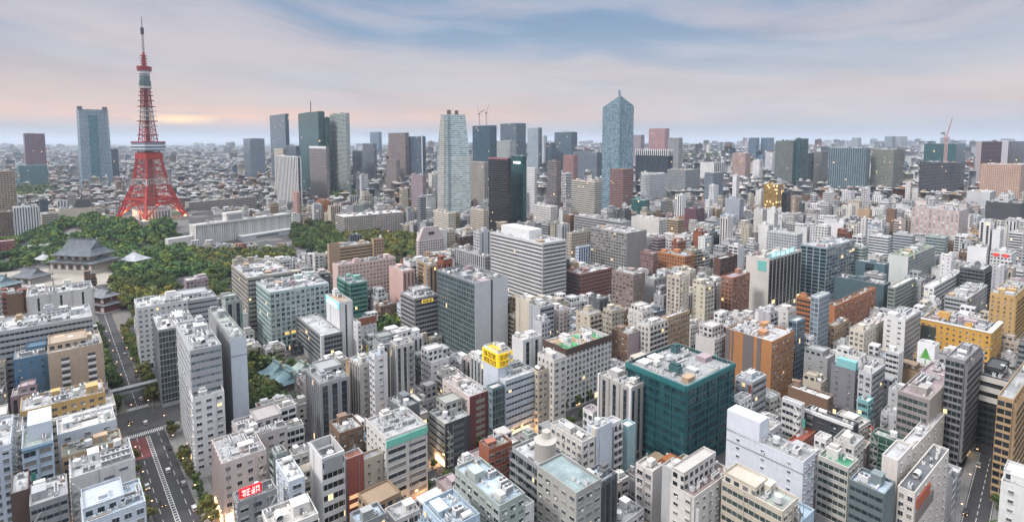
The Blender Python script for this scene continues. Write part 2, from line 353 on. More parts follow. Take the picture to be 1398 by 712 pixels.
class Bld:
    """a building: footprint W x D, front-left corner (X, Y), turned so its front runs along ang+90"""
    def __init__(s, name, X, Y, W, D, H, ang=AU, z0=0.0, c=(.5, .5, .5), fh=3.5, gc='d', rnd=None, tier=1, lit=.01):
        s.X, s.Y, s.W, s.D, s.H, s.z0, s.c, s.fh, s.tier, s.lit = X, Y, W, D, H, z0, c, fh, tier, lit
        s.a = R(ang); s.vx, s.vy = math.cos(s.a), -math.sin(s.a); s.ux, s.uy = math.sin(s.a), math.cos(s.a)
        s.cx = X + s.vx * W / 2 + s.ux * D / 2; s.cy = Y + s.vy * W / 2 + s.uy * D / 2
        s.rnd = rnd or random.Random(int(X * 7 + Y * 13)); s.gc = GL[gc] if isinstance(gc, str) else gc
        s.root = link(name, None, None, (s.cx, s.cy, z0), math.atan2(s.vy, s.vx)); s.root.empty_display_size = 1
        s.wall = MB(); s.extra = []
        s.side = 'l' if (s.cx and (-X * s.vx - Y * s.vy) < 0) else 'r'      # which flank faces the camera
        fx = s.vx * X + s.vy * Y
        s.side = 'l' if fx > 0 else 'r'
        s.panes = 0
    def frame(s, which):
        W, D = s.W, s.D
        o, a, L = {'f': ((-W / 2, -D / 2), 0, W), 'l': ((-W / 2, D / 2), -90, D), 'r': ((W / 2, -D / 2), 90, D), 'b': ((W / 2, D / 2), 180, W)}[which]
        M = Matrix.Rotation(R(a), 4, 'Z'); M.translation = (o[0], o[1], 0); return M, R(a), L
    def part(s, name, mb, mat=None, parent=None):
        return link(name, mb.mesh(name, mat or SURF), parent or s.root)
    def at(s, name, me, M, x, y, z, a):
        p = M @ Vector((x, y, z)); o = link(name, me, s.root, p, a); return o
    def skin(s, which, style):
        """one wall: plain, or with windows, ribbons, balconies, glass"""
        M, a, L = s.frame(which); k = style[0]; v = [float(x) for x in style[1:].split(',') if x] if len(style) > 1 else []
        H, c, wall = s.H, s.c, s.wall; g0 = 4.0 if H > 12 else 1.0; top = 1.3
        n = max(1, int(round((H - g0 - top) / s.fh))); fh = (H - g0 - top) / n
        seed = s.rnd.random() * 900
        def q(z0, z1, p=(3, 3.5, 0), qq=(.5, 0, 0), cc=None, x0=0, x1=None, dy=0.0, mb=None):
            x1 = L if x1 is None else x1; pts = [M @ Vector(t) for t in ((x0, dy, z0), (x1, dy, z0), (x1, dy, z1), (x0, dy, z1))]
            zz = z0 - g0
            (mb or wall).quad(pts, cc or c, [(x0, zz), (x1, zz), (x1, zz + z1 - z0), (x0, zz + z1 - z0)], p, qq, s.gc)
        if k == 'N': q(0, H); return
        if k == 'P': bay, ww, wh = (v + [3.2, .58, .52][len(v):]); kk = (ww, wh)
        elif k == 'R': bay, ww, wh = 2.0, 1.01, (v[0] if v else .48)
        elif k == 'C': bay, ww, wh = (v[0] if v else 1.6), .9, (v[1] if len(v) > 1 else .86)
        elif k == 'K': bay, ww, wh = (v[0] if v else 5.5), .8, .62
        elif k == 'V': bay, ww, wh = (v[0] if v else 3.0), (v[1] if len(v) > 1 else .5), .9
        nb = max(1, round(L / bay)); bay = L / nb
        far = s.tier == 0
        if far:
            q(0, g0, (bay, g0, ww), (.6, seed, .03 if s.Y < 900 else 0)); q(g0, H - top, (bay, fh, ww), (wh, seed, s.lit)); q(H - top, H); return
        q(0, H)
        if k == 'P':
            w, h = bay * ww, fh * wh; bv = s.rnd.choice((0, 0, 1)); cells = [(i, j) for j in range(n) for i in range(nb)]
            cells.sort(key=lambda t: -t[1]); room = max(0, 100 - s.panes); s.panes += min(room, len(cells))
            for i, j in cells[:room]:
                me = win_mesh(w, h, c, s.rnd.choice((bv, bv, bv, bv, 3, 2)))
                s.at('window', me, M, (i + .5) * bay, 0, g0 + j * fh + (fh - h) * .5, a)
            rest = cells[room:]
            if rest:
                mb = MB()
                for i, j in rest:
                    x = (i + .5) * bay; z = g0 + j * fh + (fh - h) * .5
                    pts = [M @ Vector(t) for t in ((x - w / 2, -.05, z), (x + w / 2, -.05, z), (x + w / 2, -.05, z + h), (x - w / 2, -.05, z + h))]
                    mb.quad(pts, c, [(i + .02, j + .02), (i + .98, j + .02), (i + .98, j + .98), (i + .02, j + .98)], (1, 1, 1.01), (1.01, seed, .02), s.gc)
                o = s.part('window', mb, FAC); o['kind'] = 'stuff'
        elif k == 'R':
            h = fh * wh
            for j in range(n):
                z = g0 + j * fh + (fh - h) * .6
                mb = MB(); q(z, z + h, (2.0, 90, .93), (1.01, seed + j, s.lit * 2), dy=-.06, x0=.35, x1=L - .35, mb=mb); s.part('window_band', mb, FAC)
            for j in range(n + 1):
                z0 = g0 + (j - 1) * fh + (fh - h) * .6 + h if j else .0
                z1 = g0 + j * fh + (fh - h) * .6 if j < n else H
                wall.box(0, L, -.32, 0, z0 if j else g0 * .7, z1, c, M, True)
            for x in (0, L - .35): wall.box(x, x + .35, -.3, 0, 0, H - .02, c, M)
        elif k == 'C':
            mb = MB(); q(g0 * .6, H - .8, (bay, fh, ww), (wh, seed, s.lit), dy=-.08, x0=.15, x1=L - .15, mb=mb); s.part('glass_wall', mb, FAC)
            st = max(1, int(3.2 / bay))
            for i in range(0, nb + 1, st): x = min(max(i * bay, .08), L - .08); wall.box(x - .07, x + .07, -.24, 0, g0 * .6, H - .8, c, M)
            for j in range(0, n + 1): z = g0 + j * fh; wall.box(0, L, -.16, 0, z - .12, z + .12, c, M)
        elif k == 'K':
            mb = MB(); q(g0, H - top, (bay / 2, fh, .86), (.66, seed, .02), dy=-.04, x0=.2, x1=L - .2, mb=mb); s.part('window_band', mb, FAC)
            cb = tuple(x * .93 for x in c); dep = 1.25
            for j in range(n):
                mb = MB(); z = g0 + j * fh; mb.box(.1, L - .1, -dep, 0, z - .15, z, cb, M, True)
                mb.box(.1, L - .1, -dep, -dep + .12, z, z + 1.1, cb, M); mb.box(.1, .22, -dep + .12, 0, z, z + 1.1, cb, M); mb.box(L - .22, L - .1, -dep + .12, 0, z, z + 1.1, cb, M)
                if j < 100: s.part('balcony', mb)
            for i in range(nb + 1):
                x = min(max(i * bay, .12), L - .12); wall.box(x - .1, x + .1, -dep + .13, 0, g0, H - top, c, M)
        elif k == 'V':
            w = bay * ww
            for i in range(nb):
                mb = MB(); q(g0, H - top * 1.6, (90, fh, 1.01), (.97, seed + i, s.lit), dy=-.06, x0=(i + .5) * bay - w / 2, x1=(i + .5) * bay + w / 2, mb=mb); s.part('window_strip', mb, FAC)
            for i in range(nb + 1):
                x = min(max(i * bay, .2), L - .2); ww2 = min(.35, (bay - w) / 2); wall.box(x - ww2, x + ww2, -.4, 0, 0, H, c, M)
        if k in 'PVK' and g0 > 2 and s.rnd.random() < .8:     # ground floor opening
            mb = MB(); q(.3, 3.3, (4, 4, .8), (1.01, seed, .3), dy=-.07, x0=L * .1, x1=L * .9, mb=mb); s.part('shopfront', mb, FAC)
    def box_on(s, mb, which, x0, x1, z0, z1, out, c, back=0.0):
        M, a, L = s.frame(which); mb.box(x0 if x0 >= 0 else L + x0, x1 if x1 > 0 else L + x1, -out, -back, z0, z1, c, M, True)
    def shell(s, sl='N', sf='N', par=1.0, rc='grey'):
        s.skin('f', sf); s.skin(s.side, sl)
        t = s.tier; s.tier = 0
        o = 'r' if s.side == 'l' else 'l'; s.skin(o, 'P' if sl != 'N' else 'N'); s.skin('b', 'P'); s.tier = t
        W, D, H = s.W, s.D, s.H; t = .3; zr = H - par; w = s.wall
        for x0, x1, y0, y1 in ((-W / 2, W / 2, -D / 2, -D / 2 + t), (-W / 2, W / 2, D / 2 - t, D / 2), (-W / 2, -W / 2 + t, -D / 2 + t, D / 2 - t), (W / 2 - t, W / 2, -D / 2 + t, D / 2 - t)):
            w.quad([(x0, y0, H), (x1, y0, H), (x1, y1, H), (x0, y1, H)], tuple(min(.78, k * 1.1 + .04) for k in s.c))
        a, b = W / 2 - t, D / 2 - t
        for p, q in (((-a, b), (a, b)), ((a, -b), (-a, -b)), ((-a, -b), (-a, b)), ((a, b), (a, -b))):
            w.quad([(*q, zr), (*p, zr), (*p, H), (*q, H)][::-1], s.c)
        s.part('wall', w, FAC)
        mb = MB(); rcc = C[rc] if isinstance(rc, str) else rc
        mb.quad([(-a, -b, zr), (a, -b, zr), (a, b, zr), (-a, b, zr)], rcc)
        s.roofo = s.part('roof', mb, ROOF); s.zr = zr
    def clutter(s, dens=1.0, pent=True, pc=None):
        """stair house, tanks, air conditioners, ducts and rails on the roof"""
        W, D, z, rnd = s.W, s.D, s.zr, s.rnd; pc = pc or tuple(min(.74, k * 1.02 + .02) for k in s.c)
        used = []
        def free(x, y, w, d):
            if abs(x) + w / 2 > W / 2 - .6 or abs(y) + d / 2 > D / 2 - .6: return False
            for a, b, c2, e in used:
                if abs(a - x) < (w + c2) / 2 + .25 and abs(b - y) < (d + e) / 2 + .25: return False
            used.append((x, y, w, d)); return True
        ar = W * D
        if pent and min(W, D) > 7:
            pc0 = pc
            for k in range(1 if ar < 450 else 2 if ar < 1000 else 7):
                w, d, h = min(W * .36, rnd.uniform(3, 7)), min(D * .38, rnd.uniform(3, 7)), rnd.uniform(2.2, 3.8)
                if k > 1: pc = rnd.choice((C['mauve'], C['lgrey'], C['off'], C['tan'], C['grey'])); h *= .7
                for _ in range(12):
                    x, y = rnd.uniform(-W, W) * .4, rnd.uniform(-D * .2 if k < 2 else -D * .42, D * .45)
                    if free(x, y, w, d):
                        mb = MB(); M = Matrix.Translation((x, y, z)); mb.box(-w / 2, w / 2, -d / 2, d / 2, 0, h, pc, M); mb.box(-w / 2 - .15, w / 2 + .15, -d / 2 - .15, d / 2 + .15, h, h + .25, tuple(min(.78, k2 * 1.1) for k2 in pc), M, True)
                        mb.box(-.5, .5, -d / 2 - .05, -d / 2, .1, 2.1, (.25, .27, .28), M)
                        if rnd.random() < .3: mb.box(-w / 2 + .4, w / 2 - .4, -d / 2 + .5, d / 2 - .5, h + .25, h + 1.5, tuple(k2 * .75 for k2 in pc), M)
                        s.part('penthouse', mb); break
        nt = 1 if rnd.random() < .75 * dens else 0
        if ar > 400 and dens > .8: nt += 1
        for _ in range(nt):
            for _ in range(8):
                x, y = rnd.uniform(-W, W) * .45, rnd.uniform(-D, D) * .45
                if free(x, y, 3.4, 3): link('water_tank', tank_mesh(rnd.randrange(3)), s.root, (x, y, z), rnd.choice((0, R(90)))); break
        na = min(64, int(ar / 13 * dens)); tries = 0
        while na > 0 and tries < 150:
            tries += 1
            kind = rnd.choice((0, 2, 1, 2)); w = (2.1, 3.3, 1.2)[kind]; m = rnd.randint(2, 5); rot = rnd.random() < .4
            x, y = rnd.uniform(-W, W) * .48, rnd.uniform(-D, D) * .48; na -= .5
            for i in range(m):
                xx, yy = (x, y + i * w) if rot else (x + i * w, y)
                if free(xx, yy, 1.6 if kind < 1 else w * .9, 1.6 if kind < 1 else w * .8):
                    link('ac_unit', ac_mesh(kind), s.root, (xx, yy, z), R(90) if rot else 0); na -= 1
        if ar > 90 and dens > .4:
            mb = MB()
            for _ in range(1):
                x, y = rnd.uniform(-W, W) * .4, rnd.uniform(-D, D) * .4; l = rnd.uniform(3, min(W, D) * .5); cc = rnd.choice(((.5,) * 3, (.3, .28, .26), (.6,) * 3))
                if rnd.random() < .5: mb.box(x, min(x + l, W / 2 - .5), y - .2, y + .2, z + .25, z + .75, cc, bottom=True)
                else: mb.box(x - .2, x + .2, y, min(y + l, D / 2 - .5), z + .2, z + .6, cc, bottom=True)
            s.part('roof_duct', mb)
            for _ in range(min(8, int(1 + ar / 110))):
                mb = MB(); x, y = rnd.uniform(-W, W) * .42, rnd.uniform(-D, D) * .42; l = rnd.uniform(2, min(W, D) * .45); cc = rnd.choice(((.55,) * 3, (.3, .22, .18), (.7,) * 3, (.12, .12, .13)))
                if rnd.random() < .5: mb.box(x, min(x + l, W / 2 - .5), y - .25, y + .25, z + .25, z + .8, cc, bottom=True)
                else: mb.box(x - .25, x + .25, y, min(y + l, D / 2 - .5), z + .2, z + .7, cc, bottom=True)
                s.part('roof_duct', mb)
        if dens > .3 and min(W, D) > 6:       # handrail
            mb = MB(); a, b = W / 2 - .5, D / 2 - .5; H = s.H
            for p, q in (((-a, -b), (a, -b)), ((a, -b), (a, b)), ((a, b), (-a, b)), ((-a, b), (-a, -b))):
                mb.bar((*p, H + .5), (*q, H + .5), .08, (.5,) * 3); L = math.dist(p, q); n = max(1, int(L / 3))
                for i in range(n + 1): f = i / n; mb.bar((p[0] + (q[0] - p[0]) * f, p[1] + (q[1] - p[1]) * f, z), (p[0] + (q[0] - p[0]) * f, p[1] + (q[1] - p[1]) * f, H + .5), .07, (.5,) * 3)
            s.part('handrail', mb)
        if rnd.random() < .3:
            mb = MB(); x, y = rnd.uniform(-W, W) * .3, rnd.uniform(-D, D) * .3; h = rnd.uniform(4, 8); mb.bar((x, y, z), (x, y, z + h), .12, (.6,) * 3)
            for q in range(3): mb.bar((x - .8, y, z + h * (.6 + .15 * q)), (x + .8, y, z + h * (.6 + .15 * q)), .06, (.6,) * 3)
            s.part('antenna', mb)

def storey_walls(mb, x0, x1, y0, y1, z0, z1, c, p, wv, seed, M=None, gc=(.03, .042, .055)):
    cor = [(x0, y0), (x1, y0), (x1, y1), (x0, y1)]
    for k in range(4):
        A, B_ = cor[k], cor[(k + 1) % 4]; L = math.dist(A, B_); P = [(*A, z0), (*B_, z0), (*B_, z1), (*A, z1)]
        if M is not None: P = [tuple(M @ Vector(q)) for q in P]
        mb.quad(P, c, [(0, 0), (L, 0), (L, z1 - z0), (0, z1 - z0)], p, (wv, seed, .004), gc)
    P = [(*q, z1) for q in cor]
    if M is not None: P = [tuple(M @ Vector(q)) for q in P]
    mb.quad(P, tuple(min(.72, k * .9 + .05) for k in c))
def extras(s):
    """set-back top floors, outside stairs, wall signs and drain pipes of an ordinary city block"""
    W, D, H, rnd = s.W, s.D, s.H, s.rnd
    if rnd.random() < .4 and W > 9 and D > 9:
        mb = MB(); n = rnd.choice((1, 1, 2)); kx, ky = rnd.uniform(.55, .85), rnd.uniform(.5, .8); sx = rnd.choice((-1, 1)) * (1 - kx) * W / 2 * .9; sy = (1 - ky) * D / 2 * .9
        storey_walls(mb, sx - W * kx / 2, sx + W * kx / 2, sy - D * ky / 2, sy + D * ky / 2, s.zr, s.zr + 3.3 * n, s.c, (3.2, 3.3, .6), .55, rnd.random() * 99)
        z = s.zr + 3.3 * n
        for x0, x1, y0, y1 in ((-1, 1, -1, -.96), (-1, 1, .96, 1), (-1, -.96, -.96, .96), (.96, 1, -.96, .96)):
            mb.box(sx + W * kx / 2 * x0, sx + W * kx / 2 * x1, sy + D * ky / 2 * y0, sy + D * ky / 2 * y1, z - .02, z + .8, s.c)
        s.part('upper_storey', mb, FAC)
    if rnd.random() < .38:
        w = rnd.choice(('f', s.side)); M, a, L = s.frame(w)
        if L > 8:
            x0 = rnd.choice((.3, L - 3.1)); mb = MB(); c = rnd.choice(((.45, .46, .47), s.c, (.25, .26, .27))); n = int((H - 1) / s.fh)
            for i in range(n):
                z = 1 + i * s.fh; mb.box(x0, x0 + 2.8, -1.9, -.35, z - .15, z, c, M, True); mb.box(x0, x0 + 2.8, -1.95, -1.85, z, z + 1.05, c, M, True)
                b0, b1 = (x0 + .3, x0 + 2.5) if i % 2 else (x0 + 2.5, x0 + .3); mb.bar(M @ Vector((b0, -1.3, z)), M @ Vector((b1, -1.3, z + s.fh)), .5, c)
            for x in (x0, x0 + 2.75): mb.box(x, x + .12, -1.96, -1.84, 0, H - .3, c, M)
            s.part('outside_stair', mb)
    if rnd.random() < .3 and s.Y < 420:
        M, a, L = s.frame(rnd.choice(('f', s.side))); mb = MB(); c = rnd.choice(((.6, .6, .62), (.55, .08, .06), (.1, .25, .5), (.65, .5, .08), (.1, .4, .3))); z = rnd.uniform(5, max(6, H - 9)); x = rnd.choice((.4, L - .7)); mb.box(x, x + .3, -1.6, -.4, z, z + rnd.uniform(4, 8), c, M, True); s.part('sign_board', mb, METL)
    for w in ('f', s.side):
        M, a, L = s.frame(w); mb = MB(); x = rnd.uniform(.1, .9) * L; mb.box(x, x + .16, -.5, -.34, 0, H - .4, tuple(k * .6 for k in s.c), M)
        if rnd.random() < .5: s.part('drain_pipe', mb)

def register(s, yv, short, xl, xr):
    X, Y = s.cx, s.cy
    VIS.append((xl, xr, yv, Y, short, *proj(X, Y, s.z0 + s.H * .6)))
    occupy(X, Y, s.vx, s.vy, s.W / 2 + 1.2, s.D / 2 + 1.2)

def H_ok(s): return s.W < 26 and s.D < 26 and s.H > 12
_rc = random.Random(5)
def B(name, label, short, cat, A, xl, xr, yb, c, sl, sf, fh=3.5, ang=AU, gc='d', yv=None, rc=None, dens=1.0, tier=None, z0=0.0, par=1.0, dmax=None, lit=.003, pent=True, fn=None):
    X, Y, zt = stand(A[0], A[1], yb, z0); a = R(ang); cc = C[c] if isinstance(c, str) else c
    vx, vy, ux, uy = math.cos(a), -math.sin(a), math.sin(a), math.cos(a)
    W = xr[1] if isinstance(xr, tuple) else along(X, Y, zt, vx, vy, xr)
    D = xl[1] if isinstance(xl, tuple) else along(X, Y, zt, ux, uy, xl)
    if W <= 0 or (W > 160 and Y < 900) or W > 400: print('BAD W', label, W, Y); W = 60 if W > 0 else 20
    if dmax is None: dmax = 60 if Y < 700 else 190
    if D <= 0 or D > dmax * 1.5: print('BAD D', label, round(D), round(Y), round(zt - z0))
    D = min(max(D, 5), dmax) if D > 0 else 20
    if tier is None: tier = 1 if Y < 500 else 0
    s = Bld(name, X, Y, W, D, zt - z0, ang, z0, cc, fh, gc, None, tier, lit)
    tag(s.root, label, cat)
    s.shell(sl, sf, par, rc or _rc.choice(('grey', 'lgrey', 'lgrey', 'off', 'greygreen')))
    if dens > 0: s.clutter(dens if Y < 900 else dens * .3, pent and Y < 1500)
    x0 = proj(X + ux * D, Y + uy * D, zt)[0]; x1 = proj(X + vx * W, Y + vy * W, zt)[0]
    register(s, yv if yv else yb - 6, short, min(x0, A[0]), max(x1, A[0]))
    BUILT.append((label, round(X), round(Y), round(W), round(D), round(zt - z0)))
    if Y < 480 and dens > .5: extras(s) if H_ok(s) else None
    if fn: fn(s)
    return s

# extras used by single buildings
def glow(s, which, x, z, e):
    M, a, L = s.frame(which); l = bpy.data.lights.new('shop_light', 'POINT'); l.energy = e * .4; l.color = (1, .5, .2); l.shadow_soft_size = .6
    o = bpy.data.objects.new('shop_light', l); col.objects.link(o); o.parent = s.root; o.location = M @ Vector((x if x > 0 else L + x, -3.0, z))
def strokes(mb, M, x0, x1, z0, z1, n, c, rnd, out=.22, mi=0):
    """n square written characters as raised strokes between x0 and x1"""
    w = (x1 - x0) / n
    for i in range(n):
        a = x0 + i * w + w * .12; b = x0 + (i + 1) * w - w * .12; t = w * .13; h = z1 - z0
        hs = rnd.sample([.04, .3, .52, .75, .92], 3); vs = rnd.sample([.1, .5, .9], 2)
        for f in hs: mb.box(a, b, -out, -out + .1, z0 + h * f - t / 2, z0 + h * f + t / 2, c, M, True, mi=mi)
        for f in vs: x = a + (b - a) * f; mb.box(x - t / 2, x + t / 2, -out - .01, -out + .09, z0, z1, c, M, True, mi=mi)
def letters(s, which, text, x, z, size, c, out=.25, mat=None, parent=None, sx=1.0):
    cu = bpy.data.curves.new('lettering', 'FONT'); cu.body = text; cu.size = size; cu.extrude = .06; cu.align_x = 'CENTER'
    o = bpy.data.objects.new('tmp', cu); col.objects.link(o); bpy.context.view_layer.update()
    me = bpy.data.meshes.new_from_object(o.evaluated_get(bpy.context.evaluated_depsgraph_get())); bpy.data.objects.remove(o)
    me.name = 'lettering'; a = me.attributes.new('col', 'FLOAT_COLOR', 'FACE'); a.data.foreach_set('color', np.tile(np.array((*c, 1), 'f'), len(me.polygons)))
    me.materials.clear(); me.materials.append(mat or SURF)
    M, an, L = s.frame(which); M2 = M @ Matrix.Translation((x, -out, z)) @ Matrix.Rotation(R(90), 4, 'X') @ Matrix.Diagonal((sx, 1, 1, 1)); me.transform(M2)
    return link('lettering', me, parent or s.root)

def extruded(name, pts, z0, z1, pts2=None, c=(.5, .5, .5), p=(3, 3.6, .9), q=(.6, 0, .01), gc='b', parent=None, mat=None, cap=True, uv0=0, zt=None):
    """prism from a footprint polygon (counter-clockwise from above); pts2 = top outline, zt = its heights"""
    mb = MB(); n = len(pts); pts2 = pts2 or pts; zt = zt or [z1] * n; u = 0; gcc = GL[gc] if isinstance(gc, str) else gc
    for i in range(n):
        j = (i + 1) % n; L = math.dist(pts[i], pts[j]); 
        mb.quad([(*pts[i], z0), (*pts[j], z0), (*pts2[j], zt[j]), (*pts2[i], zt[i])], c, [(u, 0), (u + L, 0), (u + L, zt[j] - z0), (u, zt[i] - z0)], p, (q[0], q[1] + i * 7, q[2]), gcc); u += L
    if cap: mb.quad([(*pts2[i], zt[i]) for i in range(n)], tuple(k * .8 for k in c))
    return link(name, mb.mesh(name, mat or FAC), parent)
OB, AB, HB, TB = 'office_building', 'apartment_building', 'hotel_building', 'tower_block'
def clad(s, c, lines=None):
    mb = MB(); s.box_on(mb, 'f', 0, 0, 0, s.H-.1, .3, c)
    if lines:
        for i in range(int(s.H/3.4)-1): s.box_on(mb, 'f', s.W*.3, s.W*.75, 4+i*3.4, 5.8+i*3.4, .38, lines)
    s.part('wall_cladding', mb)
# ================================================================== the near town, left side (front walls run along the cross streets)
AL = -41.0
B(OB, 'pale blue office block with four rows of wide windows, at the lower left edge', 'pale blue office block at the lower left', 'building',
  (29, 612), ('m', 22), 72, 742, 'lblue', 'N', 'P6,.75,.55', ang=AL, yv=668, fn=lambda s: (s.part('penthouse', (lambda mb: (mb.box(-s.W*.3, s.W*.5, -s.D*.2, s.D*.5, s.zr, s.H+5.5, C['pblue']), mb)[-1])(MB())), s.part('facade_band', (lambda mb: (s.box_on(mb, 'f', 0, 0, s.H-1.6, s.H-1.0, .4, C['blue']), mb)[-1])(MB()))))
B(OB, 'blank white windowless office block beside the avenue with a long vertical seam', 'blank white block beside the avenue', 'building',
  (96, 652), ('m', 20), 184, 745, 'white', 'P', 'N', ang=AL, yv=703, dens=1.3, rc='lgrey', fn=lambda s: s.part('facade_band', (lambda mb: (s.box_on(mb, 'f', s.W*.42, s.W*.43, 2, s.H, .15, C['grey']), s.box_on(mb, 'f', s.W*.5, s.W*.66, s.H-5, s.H-4.2, .2, C['dgrey']), s.box_on(mb, 'f', s.W*.74, s.W*.88, s.H-3.4, s.H-2.6, .2, C['dgrey']), mb)[-1])(MB())))
B(AB, 'narrow tan block with planted roof terrace behind the blank white block', 'narrow tan terrace block', 'building',
  (84, 624), ('m', 12), 167, 716, 'tan', 'P', 'P3,.5,.5', ang=AL, yv=640, rc='khaki')
B(OB, 'pale blue-white low office behind the tan terrace block, plain upper wall', 'pale blue-white low office', 'building',
  (78, 593), ('m', 16), 158, 684, 'pblue', 'P', 'P7,.3,.35', ang=AL, yv=616, rc='off')
B(OB, 'long cream office with white roof and a rounded end towards the avenue junction', 'long cream office at the junction', 'building',
  (10, 590), ('m', 16), 158, 666, 'cream', 'P', 'R.4', ang=AL, yv=600, rc='white', dens=.8)
B(OB, 'white low office with cluttered roof at the left edge above the pale blue block', 'white low office at the left edge', 'building',
  (-20, 600), ('m', 20), 30, 690, 'off', 'P', 'P', ang=AL, yv=640, rc='lgrey', dens=1.4)
B(AB, 'long orange-tan apartment row with square dark windows below the slate blue block', 'orange-tan apartment row', 'building',
  (27, 562), ('m', 18), 143, 652, 'ochre', 'P', 'P3.4,.5,.5', ang=AL, yv=585, rc='lgrey', dens=1.3)
B(OB, 'slate blue windowless-looking office block with small scattered windows at left', 'slate blue office block', 'building',
  (18, 491), ('m', 20), 65, 600, 'blue', 'P', 'P4,.25,.3', ang=AL, yv=532, rc='lgrey')
B(OB, 'beige-tan office block with two stacks of small balconies beside the avenue', 'beige-tan block with balcony stacks', 'building',
  (65, 482), ('m', 24), 140, 596, (.46, .36, .27), 'P', 'N', ang=AL, yv=522, rc='off', dens=1.2, fn=lambda s: [s.part('balcony', (lambda mb: (s.box_on(mb, 'f', s.W*f-1.8, s.W*f+1.8, 6+i*3.6, 7.1+i*3.6, .9, C['white']), s.box_on(mb, 'f', s.W*f-1.7, s.W*f+1.7, 7.1+i*3.6, 8.7+i*3.6, .06, C['char']), mb)[-1])(MB())) for f in (.3, .78) for i in range(int((s.H-8)/3.6))])
B(OB, 'long pale grey slab office with closely ribbed ribbon storeys at far left', 'long pale grey slab at far left', 'building',
  (-60, 462), ('m', 30), 126, 600, 'lgrey', 'P', 'R.42', ang=AL, yv=478, rc='lgrey', dens=1.2, fh=3.3)
B(OB, 'white office with cream wall panels between dark vertical slots before the temple gate', 'white panelled office before the temple gate', 'building',
  (36, 405), ('m', 26), 127, 505, 'off', 'P', 'V14,.1', ang=AL, yv=432, rc='lgrey')
B(OB, 'dark brown narrow block at the bottom left corner of the view', 'dark brown narrow block at bottom left', 'building',
  (14, 674), ('m', 16), 39, 800, 'dbrown', 'N', 'N', ang=AL, yv=712, rc='lgrey')
B(OB, 'grey concrete office with long dark window bands at the bottom left', 'grey banded concrete office at bottom left', 'building',
  (40, 690), ('m', 15), 93, 810, 'grey', 'N', 'R.42', ang=AL, yv=712, rc='lgrey')
B(OB, 'low building with light blue roof panels and tanks at the bottom beside the avenue', 'blue-roofed low building by the avenue', 'building',
  (113, 714), ('m', 17), 199, 830, 'pblue', 'N', 'P', ang=AL, yv=712, rc='lblue', dens=1.4)
B(OB, 'pale grey-white office sliver cut by the left edge at the bottom', 'pale sliver at the left edge', 'building',
  (-60, 625), ('m', 30), 14, 760, 'pblue', 'P', 'P', ang=AL, yv=712)
# right of the avenue
B(OB, 'tall pale grey office slab with faint ribbon storeys right of the avenue', 'tall pale grey office slab', 'building',
  (259, 478), 240, 302, 645, 'lgrey', 'P3,.5,.4', 'R.36', gc='l', yv=545, dens=1.3)
B(TB, 'taller grey block with a blank pale blue-grey flank behind the pale grey slab', 'grey block with blank pale flank', 'building',
  (314, 461), 277, 336, 612, 'grey', 'N', 'N', yv=560, dens=1.1, fn=lambda s: s.part('wall_cladding', (lambda mb: (s.box_on(mb, 'f', 0, 0, 0, s.H-.5, .3, C['pblue']), s.box_on(mb, 'f', 0, 0, s.H-10, s.H-9.6, .34, C['dgrey']), mb)[-1])(MB())))
B(OB, 'low white office with big sign panel fixed to the foot of the grey slab', 'low white sign-fronted office', 'building',
  (263, 543), 258, 306, 655, 'white', 'P', 'P5,.5,.4', yv=600, par=3)
B(OB, 'green-grey glass office with thin dark mullions and white roof plant by the avenue', 'green-grey glass office by the avenue', 'building',
  (216, 450), 208, 268, 556, 'lgrey', 'C2', 'C1.6', gc='g', yv=535, rc='white', dens=1.3)
B(OB, 'white office with square windows under a row of small roof arches', 'white office with small roof arches', 'building',
  (187, 420), 183, 256, 505, 'white', 'P', 'P3.4,.45,.4', yv=440, rc='white', dens=1.5)
B(OB, 'pale grey office with thin horizontal window lines beside the brown-pink block', 'pale grey thin-lined office', 'building',
  (244, 412), 238, 296, 490, 'lgrey', 'P', 'R.3', yv=440, rc='lgrey', dens=1.1)
B(OB, 'small brown-pink block standing alone at the edge of the temple wood', 'small brown-pink block by the temple wood', 'building',
  (254, 383), 251, 284, 420, 'mauve', 'P', 'P', yv=396)
B(OB, 'bulky beige-grey office with ribbon windows and a deep blank top storey', 'bulky beige-grey office with blank top', 'building',
  (338, 379), 316, 399, 462, (.44, .41, .37), 'R.45', 'R.42', yv=400, rc='lgrey', dens=1.6, par=1.6)
B(OB, 'pale teal office with a grid of square dark windows, two of them lit yellow', 'pale teal gridded office', 'building',
  (368, 399), 349, 449, 483, (.42, .52, .52), 'P3,.55,.6', 'P3.6,.62,.66', yv=470, gc='t', rc='lgrey', dens=1.2, fh=3.6,
  fn=lambda s: s.part('window_lit', (lambda mb: ([s.box_on(mb, 'f', x, x+3.2, 12.2, 14.4, .2, (.9, .62, .2)) for x in (9.5, 14.2)], mb)[-1])(MB()), LIT))
B(OB, 'square grey office with dark ribbon storeys and white corner pier beside the shrine', 'square grey ribbon office with white pier', 'building',
  (439, 458), 404, 467, 507, 'grey', 'R.62', 'R.62', yv=492, rc='lgrey', dens=.3, pent=False, gc='d', fh=3.2,
  fn=lambda s: s.part('corner_pier', (lambda mb: (mb.box(-s.W/2-.6, -s.W/2+1.4, -s.D/2-.6, -s.D/2+1.4, 0, s.H+.4, C['white']), mb)[-1])(MB())))
def cyansign(s):
    mb = MB(); M, a, L = s.frame('l'); s.box_on(mb, 'l', 0, 0, s.H - 5, s.H - .3, .35, (.16, .55, .66)); rnd = random.Random(4)
    o = s.part('sign_board', mb, LIT); m2 = MB(); strokes(m2, M, L * .08, L * .92, s.H - 4.4, s.H - .9, 4, (.85, .92, .95), rnd, .48); link('lettering', m2.mesh('lettering', LIT), o)
